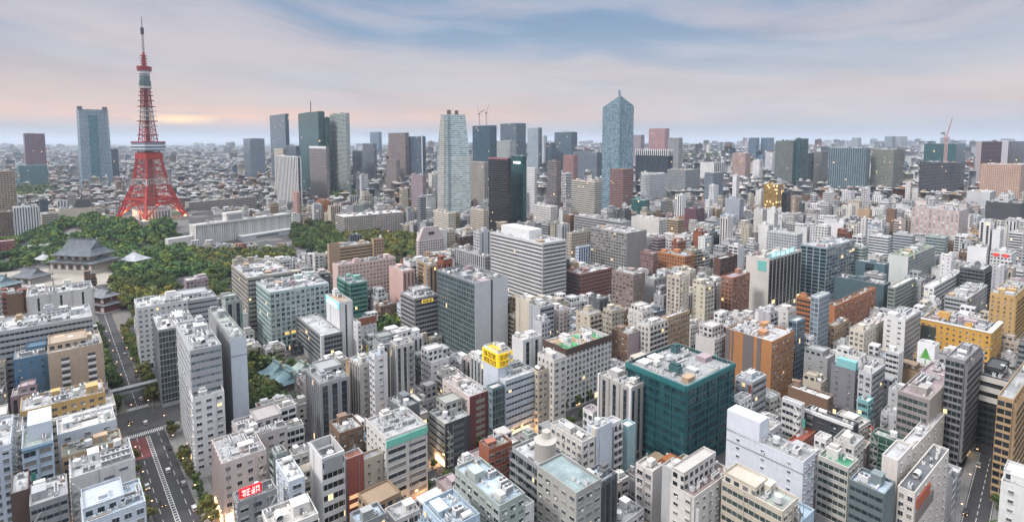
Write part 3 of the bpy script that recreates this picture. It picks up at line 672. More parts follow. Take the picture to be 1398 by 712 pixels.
B(OB, 'white tower with a cyan sign board with white letters on its top', 'white tower with cyan sign', 'building',
  (463, 413), 445, 481, 497, 'white', 'N', 'V9,.12', yv=445, dens=.8, rc='tan', fn=cyansign)
B(OB, 'slim white block with a column of tiny windows below the cyan-signed tower', 'slim white block below the cyan sign', 'building',
  (488, 441), 469, 493, 498, 'white', 'P6,.15,.25', 'P', yv=488, dens=.6)
B(OB, 'white block with brick-red top storey left of the dark clump of trees', 'white block with brick-red top', 'building',
  (488, 438), 484, 514, 478, 'white', 'P', 'P4,.3,.3', yv=462, rc='off', fn=lambda s: s.part('facade_band', (lambda mb: (s.box_on(mb, 'f', 0, 0, s.H-4, s.H+1.4, .25, C['brick']), s.box_on(mb, 'l', 0, 0, s.H-4, s.H+1.4, .25, C['brick']), mb)[-1])(MB())))
B(OB, 'green and dark glass striped office before the pink hotel', 'green striped glass office', 'building',
  (478, 387), 460, 501, 437, (.16, .36, .30), 'R.6', 'R.6', yv=428, gc='t', fh=4, dens=.8)
B(HB, 'pale pink hotel slab with regular square windows above a brown podium', 'pale pink hotel slab', 'building',
  (461, 362), ('m', 14), 540, 415, (.66, .50, .46), 'N', 'P3.6,.5,.4', yv=400, tier=1, rc='mauve', dens=.5)
B(OB, 'pink block with blank left wall and dark vertical slots beside the dark glass tower', 'pink block with vertical slots', 'building',
  (550, 370), 531, 566, 430, (.62, .42, .38), 'N', 'V4,.3', yv=412, tier=1, dens=.5)
B(OB, 'long tan office wing with a taller end block left of the park trees', 'long tan office wing', 'building',
  (464, 337), ('m', 22), 508, 378, 'tan', 'N', 'R.35', yv=352, dens=.6)
B(OB, 'narrow tan windowless tower slab at the left end of the tan wing', 'narrow tan windowless slab', 'building',
  (449, 333), 447, 464, 392, (.40, .29, .2), 'N', 'N', yv=374, dens=.2)
B(OB, 'tan end block with few windows closing the right end of the tan wing', 'tan end block of the wing', 'building',
  (510, 326), 507, 524, 372, 'tan', 'N', 'P', yv=346, dens=.3)
B(OB, 'dark glass office tower with broad pale grey flank and one dark vertical slit', 'dark glass tower with pale flank', 'building',
  (648, 386), 597, 693, 500, (.30, .33, .35), 'C1.5', 'N', yv=486, gc=(.05, .085, .09), dens=1.0, rc='dgrey', par=2.5,
  fn=lambda s: s.part('wall_cladding', (lambda mb: (s.box_on(mb, 'f', 0, s.W*.47, 0, s.H+.2, .3, (.52, .54, .56)), s.box_on(mb, 'f', s.W*.53, s.W, 0, s.H+.2, .3, (.52, .54, .56)), s.box_on(mb, 'f', s.W*.47, s.W*.53, 0, s.H, .06, C['char']), mb)[-1])(MB())))
def smallsign(s):
    mb = MB(); s.box_on(mb, 'f', s.W*.3, s.W*.8, s.H-5, s.H-2.4, .4, (.8, .55, .08)); o = s.part('sign_board', mb, LIT); m2 = MB(); M, a, L = s.frame('f'); strokes(m2, M, s.W*.34, s.W*.76, s.H-4.6, s.H-2.8, 3, (.05, .04, .03), random.Random(9), .52); link('lettering', m2.mesh('lettering', SURF), o)
B(OB, 'grey office with deep ribbon storeys and a small yellow sign by the dark glass tower', 'grey ribbon office with small yellow sign', 'building',
  (566, 407), 547, 597, 478, (.38, .37, .38), 'R.5', 'R.55', yv=455, fn=smallsign)
def slopetop(s):
    W, D, H = s.W, s.D, s.H; mb = MB(); w = W * .28
    pts = [(-W/2, -D/2, H), (W/2, -D/2, H), (W/2, D/2, H), (-W/2, D/2, H)]; t = [(-w, -D*.3, H+15), (w, -D*.3, H+15), (w, D*.3, H+15), (-w, D*.3, H+15)]
    for i in range(4): j = (i+1) % 4; mb.quad([pts[i], pts[j], t[j], t[i]], s.c)
    mb.quad(t, (.5, .45, .44)); mb.box(-4, 4, -1, 0, H+6, H+9, C['char'], Matrix.Translation((0, -D*.39, 0))); s.part('roof_crown', mb, FAC)
B(OB, 'pinkish white office with sloping tapered upper storeys beside the park', 'tapered pinkish white office', 'building',
  (572, 328), 568, 606, 362, (.62, .54, .53), 'P', 'P', yv=345, dens=0, fn=slopetop)
B(OB, 'white office with bold dark ribbon windows on both walls and a white roof house', 'white boldly striped office', 'building',
  (741, 332), 670, 773, 425, 'white', 'R.42', 'R.42', tier=1, yv=408, rc='lgrey', dens=.8, dmax=90, gc='k', fh=3.7,
  fn=lambda s: s.part('penthouse', (lambda mb: (mb.box(-s.W*.25, s.W*.3, -s.D*.15, s.D*.4, s.zr, s.H+7.5, C['white']), mb)[-1])(MB())))
B(OB, 'low brick-red office with flat white roof and dark glass corner beside the striped office', 'low brick-red office', 'building',
  (793, 374), 773, 835, 417, (.30, .15, .13), 'C2', 'R.3', tier=1, yv=403, rc='white', dens=.7)
B(OB, 'brown-grey tower with pale window columns right of the low brick-red office', 'brown-grey tower with pale windows', 'building',
  (865, 375), 836, 881, 432, (.27, .21, .19), 'P4,.6,.45', 'P3,.4,.4', tier=1, yv=420, rc='off')
B(OB, 'small grey block with dark slot beside the brown-grey tower', 'small grey slotted block', 'building',
  (893, 381), 881, 909, 420, 'grey', 'N', 'V7,.25', yv=398)
B(OB, 'grey office with a concrete window grid and blank grey right wing', 'grey gridded office with blank wing', 'building',
  (856, 318), 807, 883, 373, (.30, .29, .28), 'P4,.7,.5', 'N', tier=1, yv=362, dens=.8, rc='lgrey')
B(OB, 'long grey slab with fine ribbon storeys behind the gridded grey office', 'long grey fine-ribbed slab', 'building',
  (850, 303), 784, 862, 352, (.34, .34, .34), 'R.4', 'N', yv=316, rc='grey', dens=.5, dmax=120)
B(OB, 'beige-brown block with pale window grid between the striped office and grey grid', 'beige-brown block behind the striped office', 'building',
  (780, 318), 774, 806, 366, 'beige', 'P', 'P', yv=352)
B(OB, 'slim blue and white glazed block between the striped and gridded offices', 'slim blue glazed block', 'building',
  (790, 337), 787, 806, 372, 'pblue', 'P', 'V4,.6', yv=356, gc=(.05, .09, .2), dens=.3)
B(OB, 'grey and white block with tall vertical fins and a rusty left corner', 'grey block with tall fins', 'building',
  (662, 350), 617, 671, 392, (.42, .42, .43), 'V4,.5', 'P', yv=372, dens=.6, rc='grey')
B(OB, 'pale grey slab with windowless bright wall left of the boldly striped office', 'pale grey slab beside the striped office', 'building',
  (655, 317), 646, 671, 372, 'lgrey', 'P', 'V9,.15', yv=344, dens=.4)
B(OB, 'dark brown lattice-faced office left of the pale grey slab', 'dark brown lattice office', 'building',
  (628, 324), 624, 647, 358, 'dbrown', 'P', 'P3,.5,.5', yv=336, dens=.6)
# ================================================================== near centre
def signbox(s):
    # yellow advertising box carried on the roof tower
    W, D, H = s.W, s.D, s.H; mb = MB(); w = .5
    mb.box(-W/2-w, W/2+w, -D/2-w, D/2+w, H-8.2, H-.9, C['yellow'], bottom=True); o = s.part('sign_board', mb, LIT)
    rnd = random.Random(21)
    for which in ('l', 'f'):
        M, a, L = s.frame(which)
        for z0 in (H-7.7, H-4.3):
            m2 = MB(); strokes(m2, M, L*.08, L*.92, z0, z0+2.6, 6, (.05, .035, .02), rnd, .68); link('lettering', m2.mesh('lettering', SURF), o)
B(OB, 'white roof tower carrying a yellow two-sided sign with two lines of black characters', 'yellow sign tower', 'building',
  (680, 481), 660, 698, 600, 'pblue', 'N', 'N', yv=500, dens=1.2, fn=signbox, pent=False)
def lobby(s):
    mb = MB(); s.box_on(mb, 'f', s.W*.2, s.W*.75, .5, 4.2, .5, C['orange']); s.part('shopfront', mb, LAMP); glow(s, 'f', s.W*.35, 3.4, 2600); glow(s, 'f', s.W*.65, 3.4, 2600)
B(HB, 'large pale white building with ribbon windows under the yellow sign, lit shopfront', 'white ribbon building under the yellow sign', 'building',
  (690, 519), 661, 732, 605, 'pblue', 'N', 'R.35', yv=592, rc='white', dens=.7, fn=lobby)
B(OB, 'cream-sided building with maroon front and heavily cluttered roof left of the yellow sign', 'maroon-fronted building', 'building',
  (641, 541), 604, 668, 618, 'ppink', 'P5,.25,.3', 'N', yv=600, rc='lgrey', dens=1.8, fn=lambda s: clad(s, C['maroon'], C['khaki']))
B(OB, 'teal-grey glazed block wedged between the maroon front and white ribbon building', 'teal-grey wedge block', 'building',
  (672, 530), 668, 688, 612, (.20, .27, .30), 'P', 'C2', yv=600, gc='g', dens=.3)
B(OB, 'black-fronted office with greenish left wall and warm lights at its foot', 'black-fronted office', 'building',
  (608, 578), 586, 641, 638, (.40, .41, .38), 'R.4', 'N', yv=628, rc='lgrey', dens=1.4, fn=lambda s: (clad(s, C['char'], C['dgrey']), s.part('shopfront', (lambda mb: (s.box_on(mb, 'l', s.D*.4, s.D*.95, .4, 3.4, .5, C['orange']), mb)[-1])(MB()), LAMP), glow(s, 'l', s.D*.6, 3, 2500)))
def mintband(s):
    mb = MB(); s.box_on(mb, 'f', 0, 0, s.H-4.2, s.H-1.2, .5, C['mint']); s.part('facade_band', mb)
    mb = MB(); s.box_on(mb, 'f', s.W*.1, s.W*.95, .4, 3.3, .5, (.55, .2, .1)); s.part('shopfront', mb, LIT); glow(s, 'f', s.W*.3, 3, 1500); glow(s, 'f', s.W*.8, 3, 1500)
B(HB, 'white office with a mint green band under the roofline and ribbed windows in threes', 'white office with mint green band', 'building',
  (527, 598), 500, 583, 704, 'off', 'P4,.35,.4', 'P8.2,.84,.5', yv=698, rc='lgrey', dens=1.7, fn=mintband)
B(OB, 'narrow brick-red fronted block with lit lower floors beside the dark-striped white block', 'narrow brick-red block', 'building',
  (473, 626), 468, 496, 722, 'lgrey', 'N', 'N', yv=700, dens=.9, rc='brick', fn=lambda s: (clad(s, (.30, .09, .07)), s.part('shopfront', (lambda mb: ([s.box_on(mb, 'f', s.W*.1, s.W*.7, z, z+1.6, .42, (.9, .55, .3)) for z in (5, 8.6, 12.2)], mb)[-1])(MB()), LIT)))
B(OB, 'narrow beige block with small windows between brick-red and mint-banded buildings', 'narrow beige block', 'building',
  (497, 627), 492, 523, 712, 'beige', 'P', 'P5,.22,.35', yv=690, dens=1.0, rc='grey')
B(OB, 'white framed block with black window bands and an open dark roof pit', 'white framed block with black bands', 'building',
  (439, 625), 422, 470, 748, 'white', 'N', 'R.55', yv=712, rc='dgrey', dens=1.4, gc='k', par=4.2, fh=4.2, pent=False,
  fn=lambda s: s.part('facade_panel', (lambda mb: (s.box_on(mb, 'f', .8, -.8, s.H-6.6, s.H-1, .5, C['grey']), mb)[-1])(MB())))
B(AB, 'slim bluish white apartment block with white roof house right of the red sign', 'slim bluish white apartments by the red sign', 'building',
  (394, 657), 376, 416, 770, 'pblue', 'P4,.3,.3', 'P4.6,.5,.45', yv=712, rc='white', dens=.8)
def redsign(s):
    mb = MB(); s.box_on(mb, 'f', s.W*.05, s.W*.6, s.H+1.2, s.H+4.6, .5, (.62, .02, .03), -.2); o = s.part('sign_board', mb, LIT)
    M, a, L = s.frame('f'); m2 = MB(); strokes(m2, M, s.W*.1, s.W*.56, s.H+1.7, s.H+4.1, 4, (.9, .86, .8), random.Random(3), .62); link('lettering', m2.mesh('lettering', LIT), o)
    m3 = MB(); [m3.bar((x, -s.D/2+1.6, s.H-1), (x, -s.D/2, s.H+5), .15) for x in (-s.W*.4, -s.W*.1, s.W*.15)]; link('sign_frame', m3.mesh('sign_frame', SURF), o)
B(OB, 'grey cluttered block with a glowing red roof sign in white characters', 'grey block with red roof sign', 'building',
  (324, 686), 318, 378, 800, 'grey', 'P', 'P4,.6,.5', yv=712, rc='dgrey', dens=1.6, fn=redsign, pent=False)
def warmfoot(s):
    mb = MB(); s.box_on(mb, 'l', s.D*.2, s.D*.9, .4, 4.5, .6, C['orange']); s.box_on(mb, 'f', .4, s.W*.3, .4, 6, .6, C['orange']); s.part('shopfront', mb, LAMP); glow(s, 'l', s.D*.4, 4, 2600); glow(s, 'l', s.D*.75, 4, 2600); glow(s, 'f', 4, 5, 2200)
B(AB, 'pinkish white apartment block with glowing yellow shop at its foot by the avenue', 'pinkish white apartments above the lit shop', 'building',
  (303, 632), 289, 363, 722, 'ppink', 'V3.4,.5', 'P4.6,.42,.45', yv=712, rc='lgrey', dens=1.6, fn=warmfoot)
B(AB, 'grey-beige block with square windows behind the pinkish white apartments', 'grey-beige block behind the pinkish apartments', 'building',
  (330, 600), 316, 392, 684, (.46, .43, .42), 'P', 'P5,.4,.4', yv=610, rc='lgrey', dens=1.8)
B(TB, 'grey tower with rounded pale vertical piers right of the shrine trees', 'grey tower with vertical piers', 'building',
  (437, 523), 418, 476, 612, (.42, .43, .45), 'V3,.5', 'V4.6,.55', yv=580, rc='grey', dens=1.3)
B(OB, 'grey building with balcony-lined long wall and white roof plant, bottom centre left', 'grey building with long balcony wall', 'building',
  (682, 690), 621, 717, 844, 'greygreen', 'P4,.62,.5', 'P4,.5,.5', yv=712, rc='lblue', dens=1.4, dmax=55, fh=3.1)
B(OB, 'bluish white building with open roof plant deck at the bottom centre', 'bluish white building with roof plant deck', 'building',
  (612, 722), 577, 655, 880, 'lblue', 'P', 'P', yv=712, rc='lblue', dens=2, par=1.6)
B(OB, 'grey concrete building with pale teal painted roof at the bottom centre right', 'grey concrete building with teal roof', 'building',
  (787, 672), 733, 821, 815, (.36, .36, .34), 'P4,.5,.35', 'P4,.62,.4', yv=712, rc=(.28, .36, .37), dens=.25, pent=False, dmax=50)
def drum(s):
    mb = MB(); mb.cyl(0, 0, s.zr, s.zr+7, 4.2, (.40, .38, .35), 20); mb.cyl(0, 0, s.zr+7, s.zr+7.4, 4.4, (.46, .44, .4), 20); mb.cyl(1.4, 1, s.zr+7.4, s.zr+10, 1.8, (.44, .42, .38), 14); s.part('penthouse', mb)
B(OB, 'grey building with a round beige roof drum behind the teal-roofed building', 'grey building with round roof drum', 'building',
  (757, 651), 699, 792, 770, 'grey', 'K', 'P', yv=676, rc='lgrey', dens=.9, pent=False, dmax=46, fn=drum)
B(AB, 'white apartment block with white roof plant between the drum roof and pale slab', 'white apartments beside the drum roof', 'building',
  (795, 603), 752, 812, 706, 'off', 'P', 'P', yv=640, rc='off', dens=2)
B(AB, 'pale slab with blank bluish wall and a cream edge strip, centre bottom', 'pale slab with cream edge strip', 'building',
  (814, 585), 803, 836, 690, 'pblue', 'N', 'N', yv=645, rc='off', dens=1.2, fn=lambda s: s.part('facade_band', (lambda mb: (s.box_on(mb, 'l', s.D*.55, s.D*.95, 0, s.H, .3, C['cream']), mb)[-1])(MB())))
B(AB, 'white apartment block with a stack of small rounded balconies beside the light teal block', 'white block with stacked balconies', 'building',
  (836, 578), 833, 848, 670, 'white', 'P', 'K3', yv=640, dens=.8)
B(OB, 'light teal blank-walled block with flat pale roof, centre bottom', 'light teal blank block', 'building',
  (857, 582), 846, 868, 662, (.34, .50, .54), 'N', 'N', yv=645, rc='off', dens=0)
B(TB, 'grey tower with white corner stripes and cluttered roof before the green office', 'grey white-cornered tower', 'building',
  (861, 529), 818, 884, 632, (.40, .39, .38), 'V8,.3', 'V4.6,.4', yv=612, rc='off', dens=1.3,
  fn=lambda s: s.part('corner_pier', (lambda mb: (mb.box(-s.W/2-.55, -s.W/2+.5, -s.D/2-.55, -s.D/2+.5, 0, s.H+.3, C['white']), mb.box(s.W/2-.5, s.W/2+.55, -s.D/2-.55, -s.D/2+.5, 0, s.H+.3, C['white']), mb.box(-s.W/2-.55, -s.W/2+.5, s.D/2-.5, s.D/2+.55, 0, s.H+.3, C['white']), mb)[-1])(MB())))
def courts(s):
    W, D, zr = s.W, s.D, s.zr; mb = MB()
    mb.box(-W*.40, -W*.12, -D*.42, D*.1, zr, zr+.25, (.08, .34, .14)); mb.box(W*.05, W*.2, -D*.1, D*.35, zr, zr+.25, (.10, .36, .22)); mb.box(W*.28, W*.45, -D*.35, D*.2, zr, zr+.25, (.08, .34, .14)); s.part('roof_garden', mb, ROOF)
    mb = MB(); s.box_on(mb, 'f', 0, 0, s.H-2.6, s.H+1.2, .3, C['dbrown']); s.box_on(mb, 'l', 0, 0, s.H-2.6, s.H+1.2, .3, C['dbrown']); s.part('facade_band', mb)
B(HB, 'white gridded building with dark brown top band and green roof courts', 'white gridded building with green roof courts', 'building',
  (773, 479), 741, 835, 560, 'white', 'P', 'P3.3,.58,.6', yv=540, rc='tan', dens=.7, fn=courts, fh=3.2)
B(OB, 'white ribbed block joined to the left end of the green-courted building', 'white ribbed block left of the green courts', 'building',
  (756, 491), 734, 773, 590, 'off', 'P3,.4,.6', 'P5,.5,.5', yv=575, rc='grey', dens=.4)
B(AB, 'slim beige-brown apartment block right of the white ribbon building', 'slim beige-brown apartments', 'building',
  (735, 507), 733, 754, 592, 'beige', 'P', 'P3.4,.5,.45', yv=580, rc='dbrown', dens=.3)
B(OB, 'white block with dark stair slots just behind the yellow sign tower', 'white block behind the yellow sign', 'building',
  (714, 464), 699, 739, 540, 'white', 'N', 'V8,.35', yv=490, rc='off', dens=1)
B(OB, 'brown block with dark left wall and pinkish right wall beside the green-courted building', 'brown two-tone block', 'building',
  (857, 456), 835, 873, 512, 'brown', 'P3,.4,.4', 'N', yv=495, dens=.9, fn=lambda s: clad(s, C['mauve']))
B(OB, 'tan building with rows of small windows above the green office roof', 'tan building above the green office', 'building',
  (912, 433), 905, 942, 500, 'tan', 'P', 'P3,.55,.5', yv=458, rc='lgrey', dens=1)
B(AB, 'white apartment block with stacked balconies left of the tan building', 'white balconied block left of the tan building', 'building',
  (886, 444), 871, 911, 510, 'off', 'P', 'K4', yv=470, dens=1.4)
def greenglass(s):
    mb = MB()
    for which in ('l', 'f'):
        n = int((s.H-4)/4.2)
        for i in range(n+1): s.box_on(mb, which, 0, 0, 3+i*4.2, 3.8+i*4.2, .45, (.022, .105, .12))
        M, a, L = s.frame(which)
        for i in range(int(L/9)+1): s.box_on(mb, which, max(.01, min(i*9, L-.5)), max(.01, min(i*9, L-.5))+.4, 2, s.H, .6, (.022, .10, .12))
        s.box_on(mb, which, 0, 0, s.H-2.2, s.H+.2, .7, (.03, .17, .18))
    s.part('facade_band', mb, METL)
B(OB, 'broad dark green glass office with teal floor bands and cluttered earth-coloured roof', 'dark green glass office', 'building',
  (937, 527), 855, 1003, 652, (.025, .095, .105), 'C3', 'C3', yv=632, gc=(.02, .07, .085), rc='grey', dens=2.8, fn=greenglass, fh=4.2, par=1.6, dmax=90)
# ================================================================== near right
def warmgrid(s):
    mb = MB()
    for x0, x1 in ((0, .1), (.14, .18), (.40, .62), (.70, .78)): s.box_on(mb, 'l', s.D*x0+.01, s.D*x1, 0, s.H, .3, (.16, .14, .14))
    s.part('facade_panel', mb)
B(OB, 'large orange-brown brick building with rows of small windows and bushy roof edge', 'large orange-brown brick building', 'building',
  (1054, 466), 991, 1085, 552, (.40, .19, .08), 'N', 'P3,.5,.5', yv=535, rc='lgrey', dens=1.6, fn=warmgrid, fh=3.2)
B(OB, 'slim grey-blue glass block against the right side of the orange-brown building', 'slim grey-blue glass block', 'building',
  (1088, 438), 1085, 1099, 525, (.26, .33, .38), 'C2', 'C2', yv=505, gc='b', dens=.3)
B(OB, 'pale grey block with blue roof deck below the orange-brown building', 'pale grey block with blue deck', 'building',
  (1027, 521), 1004, 1046, 590, 'lgrey', 'P', 'R.5', yv=570, rc='lblue', dens=.8)
B(AB, 'white narrow block with dark openings beside the right wall of the green office', 'white narrow block beside the green office', 'building',
  (1012, 546), 1001, 1026, 612, 'white', 'P4,.6,.5', 'P', yv=590, dens=.8)
B(OB, 'orange brick tower of glazed bays in front of the cream sign building', 'orange brick bayed tower', 'building',
  (1000, 379), 985, 1024, 442, (.33, .15, .09), 'P', 'P3.4,.55,.5', yv=428, rc='mauve', dens=.3)
B(OB, 'dark brown slim tower behind the orange brick bayed tower', 'dark brown slim tower', 'building',
  (984, 353), 975, 1007, 410, (.13, .07, .06), 'N', 'P', yv=382, dens=.2)
def tealsign(s):
    mb = MB(); s.box_on(mb, 'f', s.W*.02, s.W*.78, s.H-.5, s.H+4.5, .2, (.16, .38, .38), -.3); o = s.part('sign_board', mb, LIT)
    M, a, L = s.frame('f'); m2 = MB(); strokes(m2, M, s.W*.05, s.W*.75, s.H+.3, s.H+3.9, 5, (.62, .8, .85), random.Random(11), .34); link('lettering', m2.mesh('lettering', LIT), o)
    m3 = MB(); s.box_on(m3, 'l', -10, -2, s.H-12, s.H-3, .3, (.10, .28, .26)); s.part('sign_board', m3, LIT)
B(OB, 'cream slab with five tall black glass strips and a teal character sign on top', 'cream slab with teal sign', 'building',
  (1050, 353), 1019, 1094, 428, (.60, .57, .53), 'N', 'V7,.8', yv=420, gc='k', dens=.4, fn=tealsign, rc='cream', tier=1)
B(OB, 'blue-grey glass office with a broad pale grid, right of the cream sign slab', 'blue-grey gridded glass office', 'building',
  (1129, 338), 1093, 1167, 410, (.27, .34, .38), 'P7,.86,.82', 'P7,.84,.8', yv=398, gc=(.02, .045, .055), rc='lgrey', dens=.9, tier=1, dmax=70)
B(OB, 'low dark teal-grey flat block in front of the blue-grey gridded office', 'low dark teal-grey block', 'building',
  (1207, 389), 1140, 1216, 435, (.075, .12, .14), 'N', 'N', yv=420, rc='dgrey', dens=.4, dmax=90)
B(OB, 'dark blue-grey block with a few windows behind the low dark teal-grey block', 'dark blue-grey block', 'building',
  (1208, 361), 1168, 1214, 408, (.09, .15, .18), 'V20,.3', 'N', yv=372, rc='greygreen', dens=.5)
B(OB, 'orange-banded brick office with brown horizontal bands, left part of the orange group', 'orange-banded brick office', 'building',
  (1108, 408), 1088, 1114, 475, (.44, .18, .075), 'R.45', 'N', yv=462, dens=.3)
B(OB, 'grey-white curtain-walled tower strip between the two orange brick offices', 'grey-white curtain strip tower', 'building',
  (1118, 405), 1112, 1133, 500, 'pblue', 'C2', 'C2', yv=480, gc='l', dens=.2)
B(OB, 'wide orange-brown office with dark window recess right of the curtain strip', 'wide orange-brown office', 'building',
  (1140, 418), 1133, 1196, 472, (.42, .17, .08), 'N', 'P5,.5,.45', yv=450, rc='brown', dens=.6)
B(AB, 'small tan apartment block below the wide orange-brown office', 'small tan apartments', 'building',
  (1140, 445), 1136, 1159, 490, 'tan', 'P', 'P4,.5,.5', yv=465, dens=.6)
B(AB, 'white slim balconied block right of the grey-blue glass block', 'white slim balconied block', 'building',
  (1107, 460), 1097, 1112, 520, 'white', 'K3', 'P', yv=500, dens=.4)
B(OB, 'grey plain block with small openings below the orange group', 'grey plain block below the orange group', 'building',
  (1130, 489), 1098, 1141, 545, 'grey', 'P7,.2,.2', 'N', yv=515, rc='off', dens=.7)
def aquaroof(s):
    W, D, H = s.W, s.D, s.H; mb = MB(); mb.box(-W*.5, W*.3, -D*.5, D*.3, H-.2, H+4.5, C['aqua']); s.part('penthouse', mb)
B(OB, 'dark grey block with bright aqua roof house at right', 'dark grey block with aqua roof house', 'building',
  (1168, 506), 1135, 1172, 575, (.20, .20, .22), 'P7,.2,.3', 'P', yv=548, fn=aquaroof, rc='aqua', dens=.3, pent=False)
B(AB, 'stepped aqua-painted block with white terraces right of the aqua roof house', 'stepped aqua block', 'building',
  (1186, 548), 1172, 1193, 600, 'aqua', 'R.5', 'P', yv=575, rc='white', dens=.5)
B(AB, 'low block with white stepped roof and brown terrace before the aqua roof house', 'low white-roofed terrace block', 'building',
  (1130, 545), 1076, 1138, 585, 'brown', 'N', 'P', yv=560, rc='white', dens=.5, dmax=40)
B(OB, 'white office with wide dark window bays facing the brick-red roof', 'white office with wide window bays', 'building',
  (1095, 552), 1068, 1099, 625, 'white', 'R.5', 'N', yv=600, dens=.7)
B(OB, 'black and white block with a long white cornice below the low terrace block', 'black block with white cornice', 'building',
  (1165, 582), 1098, 1172, 640, 'char', 'P5,.5,.5', 'N', yv=600, rc='dgrey', dens=.7, dmax=50, fn=lambda s: s.part('cornice', (lambda mb: (s.box_on(mb, 'l', 0, 0, s.H-1.2, s.H+.3, .8, C['white']), mb)[-1])(MB())))
def twin(s):
    W, D, H = s.W, s.D, s.H; mb = MB(); mb.box(-W*.5, W*.2, D*.05, D*.5, s.zr, H+8, s.c); s.part('penthouse', mb)
    mb = MB(); s.box_on(mb, 'l', 0, 0, H-5, H-4.5, .25, C['grey']); s.box_on(mb, 'f', 0, 0, H-5, H-4.5, .25, C['grey']); s.part('facade_band', mb)
B(AB, 'large bluish white block with almost blank long wall and a grey roof deck', 'large bluish white blank-walled block', 'building',
  (1097, 630), 992, 1113, 755, (.66, .69, .76), 'P12,.12,.3', 'P4,.3,.3', yv=705, rc='grey', dens=1.3, dmax=70, fn=twin, pent=False)
B(AB, 'white block with very cluttered dark red roof deck and small square windows, bottom right centre', 'white block with cluttered dark red roof', 'building',
  (948, 678), 915, 1000, 800, 'off', 'P4,.35,.35', 'P4,.34,.4', yv=712, rc=(.25, .16, .15), dens=3, pent=False)
B(OB, 'cream stepped office with wide green-tinted windows at the bottom edge', 'cream stepped office at the bottom', 'building',
  (1069, 697), 986, 1090, 830, 'cream', 'R.5', 'P', yv=712, rc='greygreen', dens=.8, gc='g', dmax=45)
B(OB, 'light blue flat-roofed annex below the large bluish white block', 'light blue flat-roofed annex', 'building',
  (1094, 712), 1064, 1112, 810, 'lblue', 'N', 'N', yv=712, rc='lblue', dens=.15, pent=False)
B(OB, 'grey-white block with cluttered roof between green office and bluish white block', 'grey-white block right of the green office', 'building',
  (1045, 592), 1024, 1068, 650, 'lgrey', 'P', 'P', yv=610, rc='off', dens=1.4)
B(OB, 'low brick-red roofed house in front of the white window-bay office', 'low brick-red roofed building', 'building',
  (1090, 606), 1084, 1114, 640, 'brick', 'P', 'P', yv=612, rc=(.34, .09, .06), dens=.3, pent=False)
B(AB, 'white office with green-edged balcony floors right of the bluish white block', 'white office with green-edged floors', 'building',
  (1159, 638), 1117, 1172, 735, 'off', 'R.55', 'P', yv=712, rc='green', dens=.8, gc='g')
B(OB, 'cream-white narrow block above the green-edged floors', 'cream-white narrow block', 'building',
  (1128, 600), 1112, 1136, 665, 'white', 'P', 'P', yv=618, rc='off', dens=.7)
B(OB, 'dark slate office with long window bands at the bottom right', 'dark slate office at the bottom right', 'building',
  (1208, 674), 1160, 1223, 810, (.15, .19, .20), 'R.45', 'N', yv=712, rc='lblue', dens=1.1)
def netting(s):
    mb = MB(); n = int(s.H/2.2)
    for w in ('l', 'f'):
        for i in range(n): s.box_on(mb, w, 0, 0, .5+i*2.2, .8+i*2.2, 1.3, (.10, .2, .15))
        M, a, L = s.frame(w)
        for i in range(int(L/3)+1): s.box_on(mb, w, max(.01, i*3), i*3+.15, 0, s.H, 1.35, (.3, .33, .3), 1.1)
    s.part('scaffolding', mb)
B(OB, 'dark green building wrapped in scaffolding, right of the bluish white block', 'dark green scaffolded building', 'building',
  (1236, 607), 1190, 1243, 685, (.05, .12, .09), 'R.5', 'N', yv=650, rc='greygreen', dens=1, fn=netting)
def wedge(s):
    W, D, H = s.W, s.D, s.H; mb = MB()
    P = [(-W/2, -D/2-.02, H), (W*.5, -D/2-.02, H), (W*.5, -D*.1, H), (-W*.5, D*.2, H)]
    mb.box(-W*.45, -W*.1, -D/2-.5, -D/2-.02, H-7, H-3, (.42, .10, .05)); mb.box(-W*.45, W*.02, -D/2-.45, -D/2-.02, H-12, H-8.1, (.2, .17, .16)); s.part('facade_panel', mb)
B(OB, 'cream-white angular building with an orange wall panel by the right street', 'cream building with orange panel', 'building',
  (1249, 672), 1243, 1296, 800, (.62, .58, .54), 'P', 'P9,.2,.3', yv=712, rc='dgrey', dens=1.4, fn=wedge, fh=3.4)
B(OB, 'cream-white tall blank slab left of the orange-panelled building', 'cream-white blank slab', 'building',
  (1226, 628), 1221, 1246, 770, (.64, .60, .56), 'N', 'P9,.2,.3', yv=712, rc='lgrey', dens=.5)
B(OB, 'cream back block with single square window behind the orange-panelled building', 'cream back block', 'building',
  (1244, 615), 1236, 1290, 700, (.64, .60, .54), 'P', 'P9,.2,.3', yv=635, rc='lgrey', dens=1.2)
B(OB, 'broad grey-beige block with ribbed glazed front and blank beige wall at right', 'broad grey-beige ribbed block', 'building',
  (1268, 545), 1226, 1310, 655, (.33, .30, .29), 'R.55', 'N', yv=600, rc='mauve', dens=1, gc='g', fn=lambda s: clad(s, (.40, .36, .33)))
B(AB, 'grey apartment tower with dark stacked balconies beside the ribbed block', 'grey tower with dark balconies', 'building',
  (1318, 492), 1292, 1339, 640, (.24, .24, .25), 'K4', 'K4', yv=600, dens=.6, rc='grey')
B(OB, 'dark office with three white horizontal bands near the right edge', 'dark office with three white bands', 'building',
  (1378, 520), 1339, 1391, 628, (.05, .055, .06), 'R.6', 'R.6', yv=600, gc='k', rc='dgrey', dens=1.3, fn=lambda s: s.part('facade_band', (lambda mb: ([s.box_on(mb, w, 0, 0, s.H-3-i*5, s.H-.4-i*5, .7, C['off']) for i in range(3) for w in ('l', 'f')], mb)[-1])(MB())))
B(AB, 'tan balconied apartment tower cut by the right edge at lower right', 'tan apartment tower at the right edge', 'building',
  (1384, 545), 1376, 1425, 690, (.42, .29, .17), 'K4', 'K5', yv=660, dens=.5)
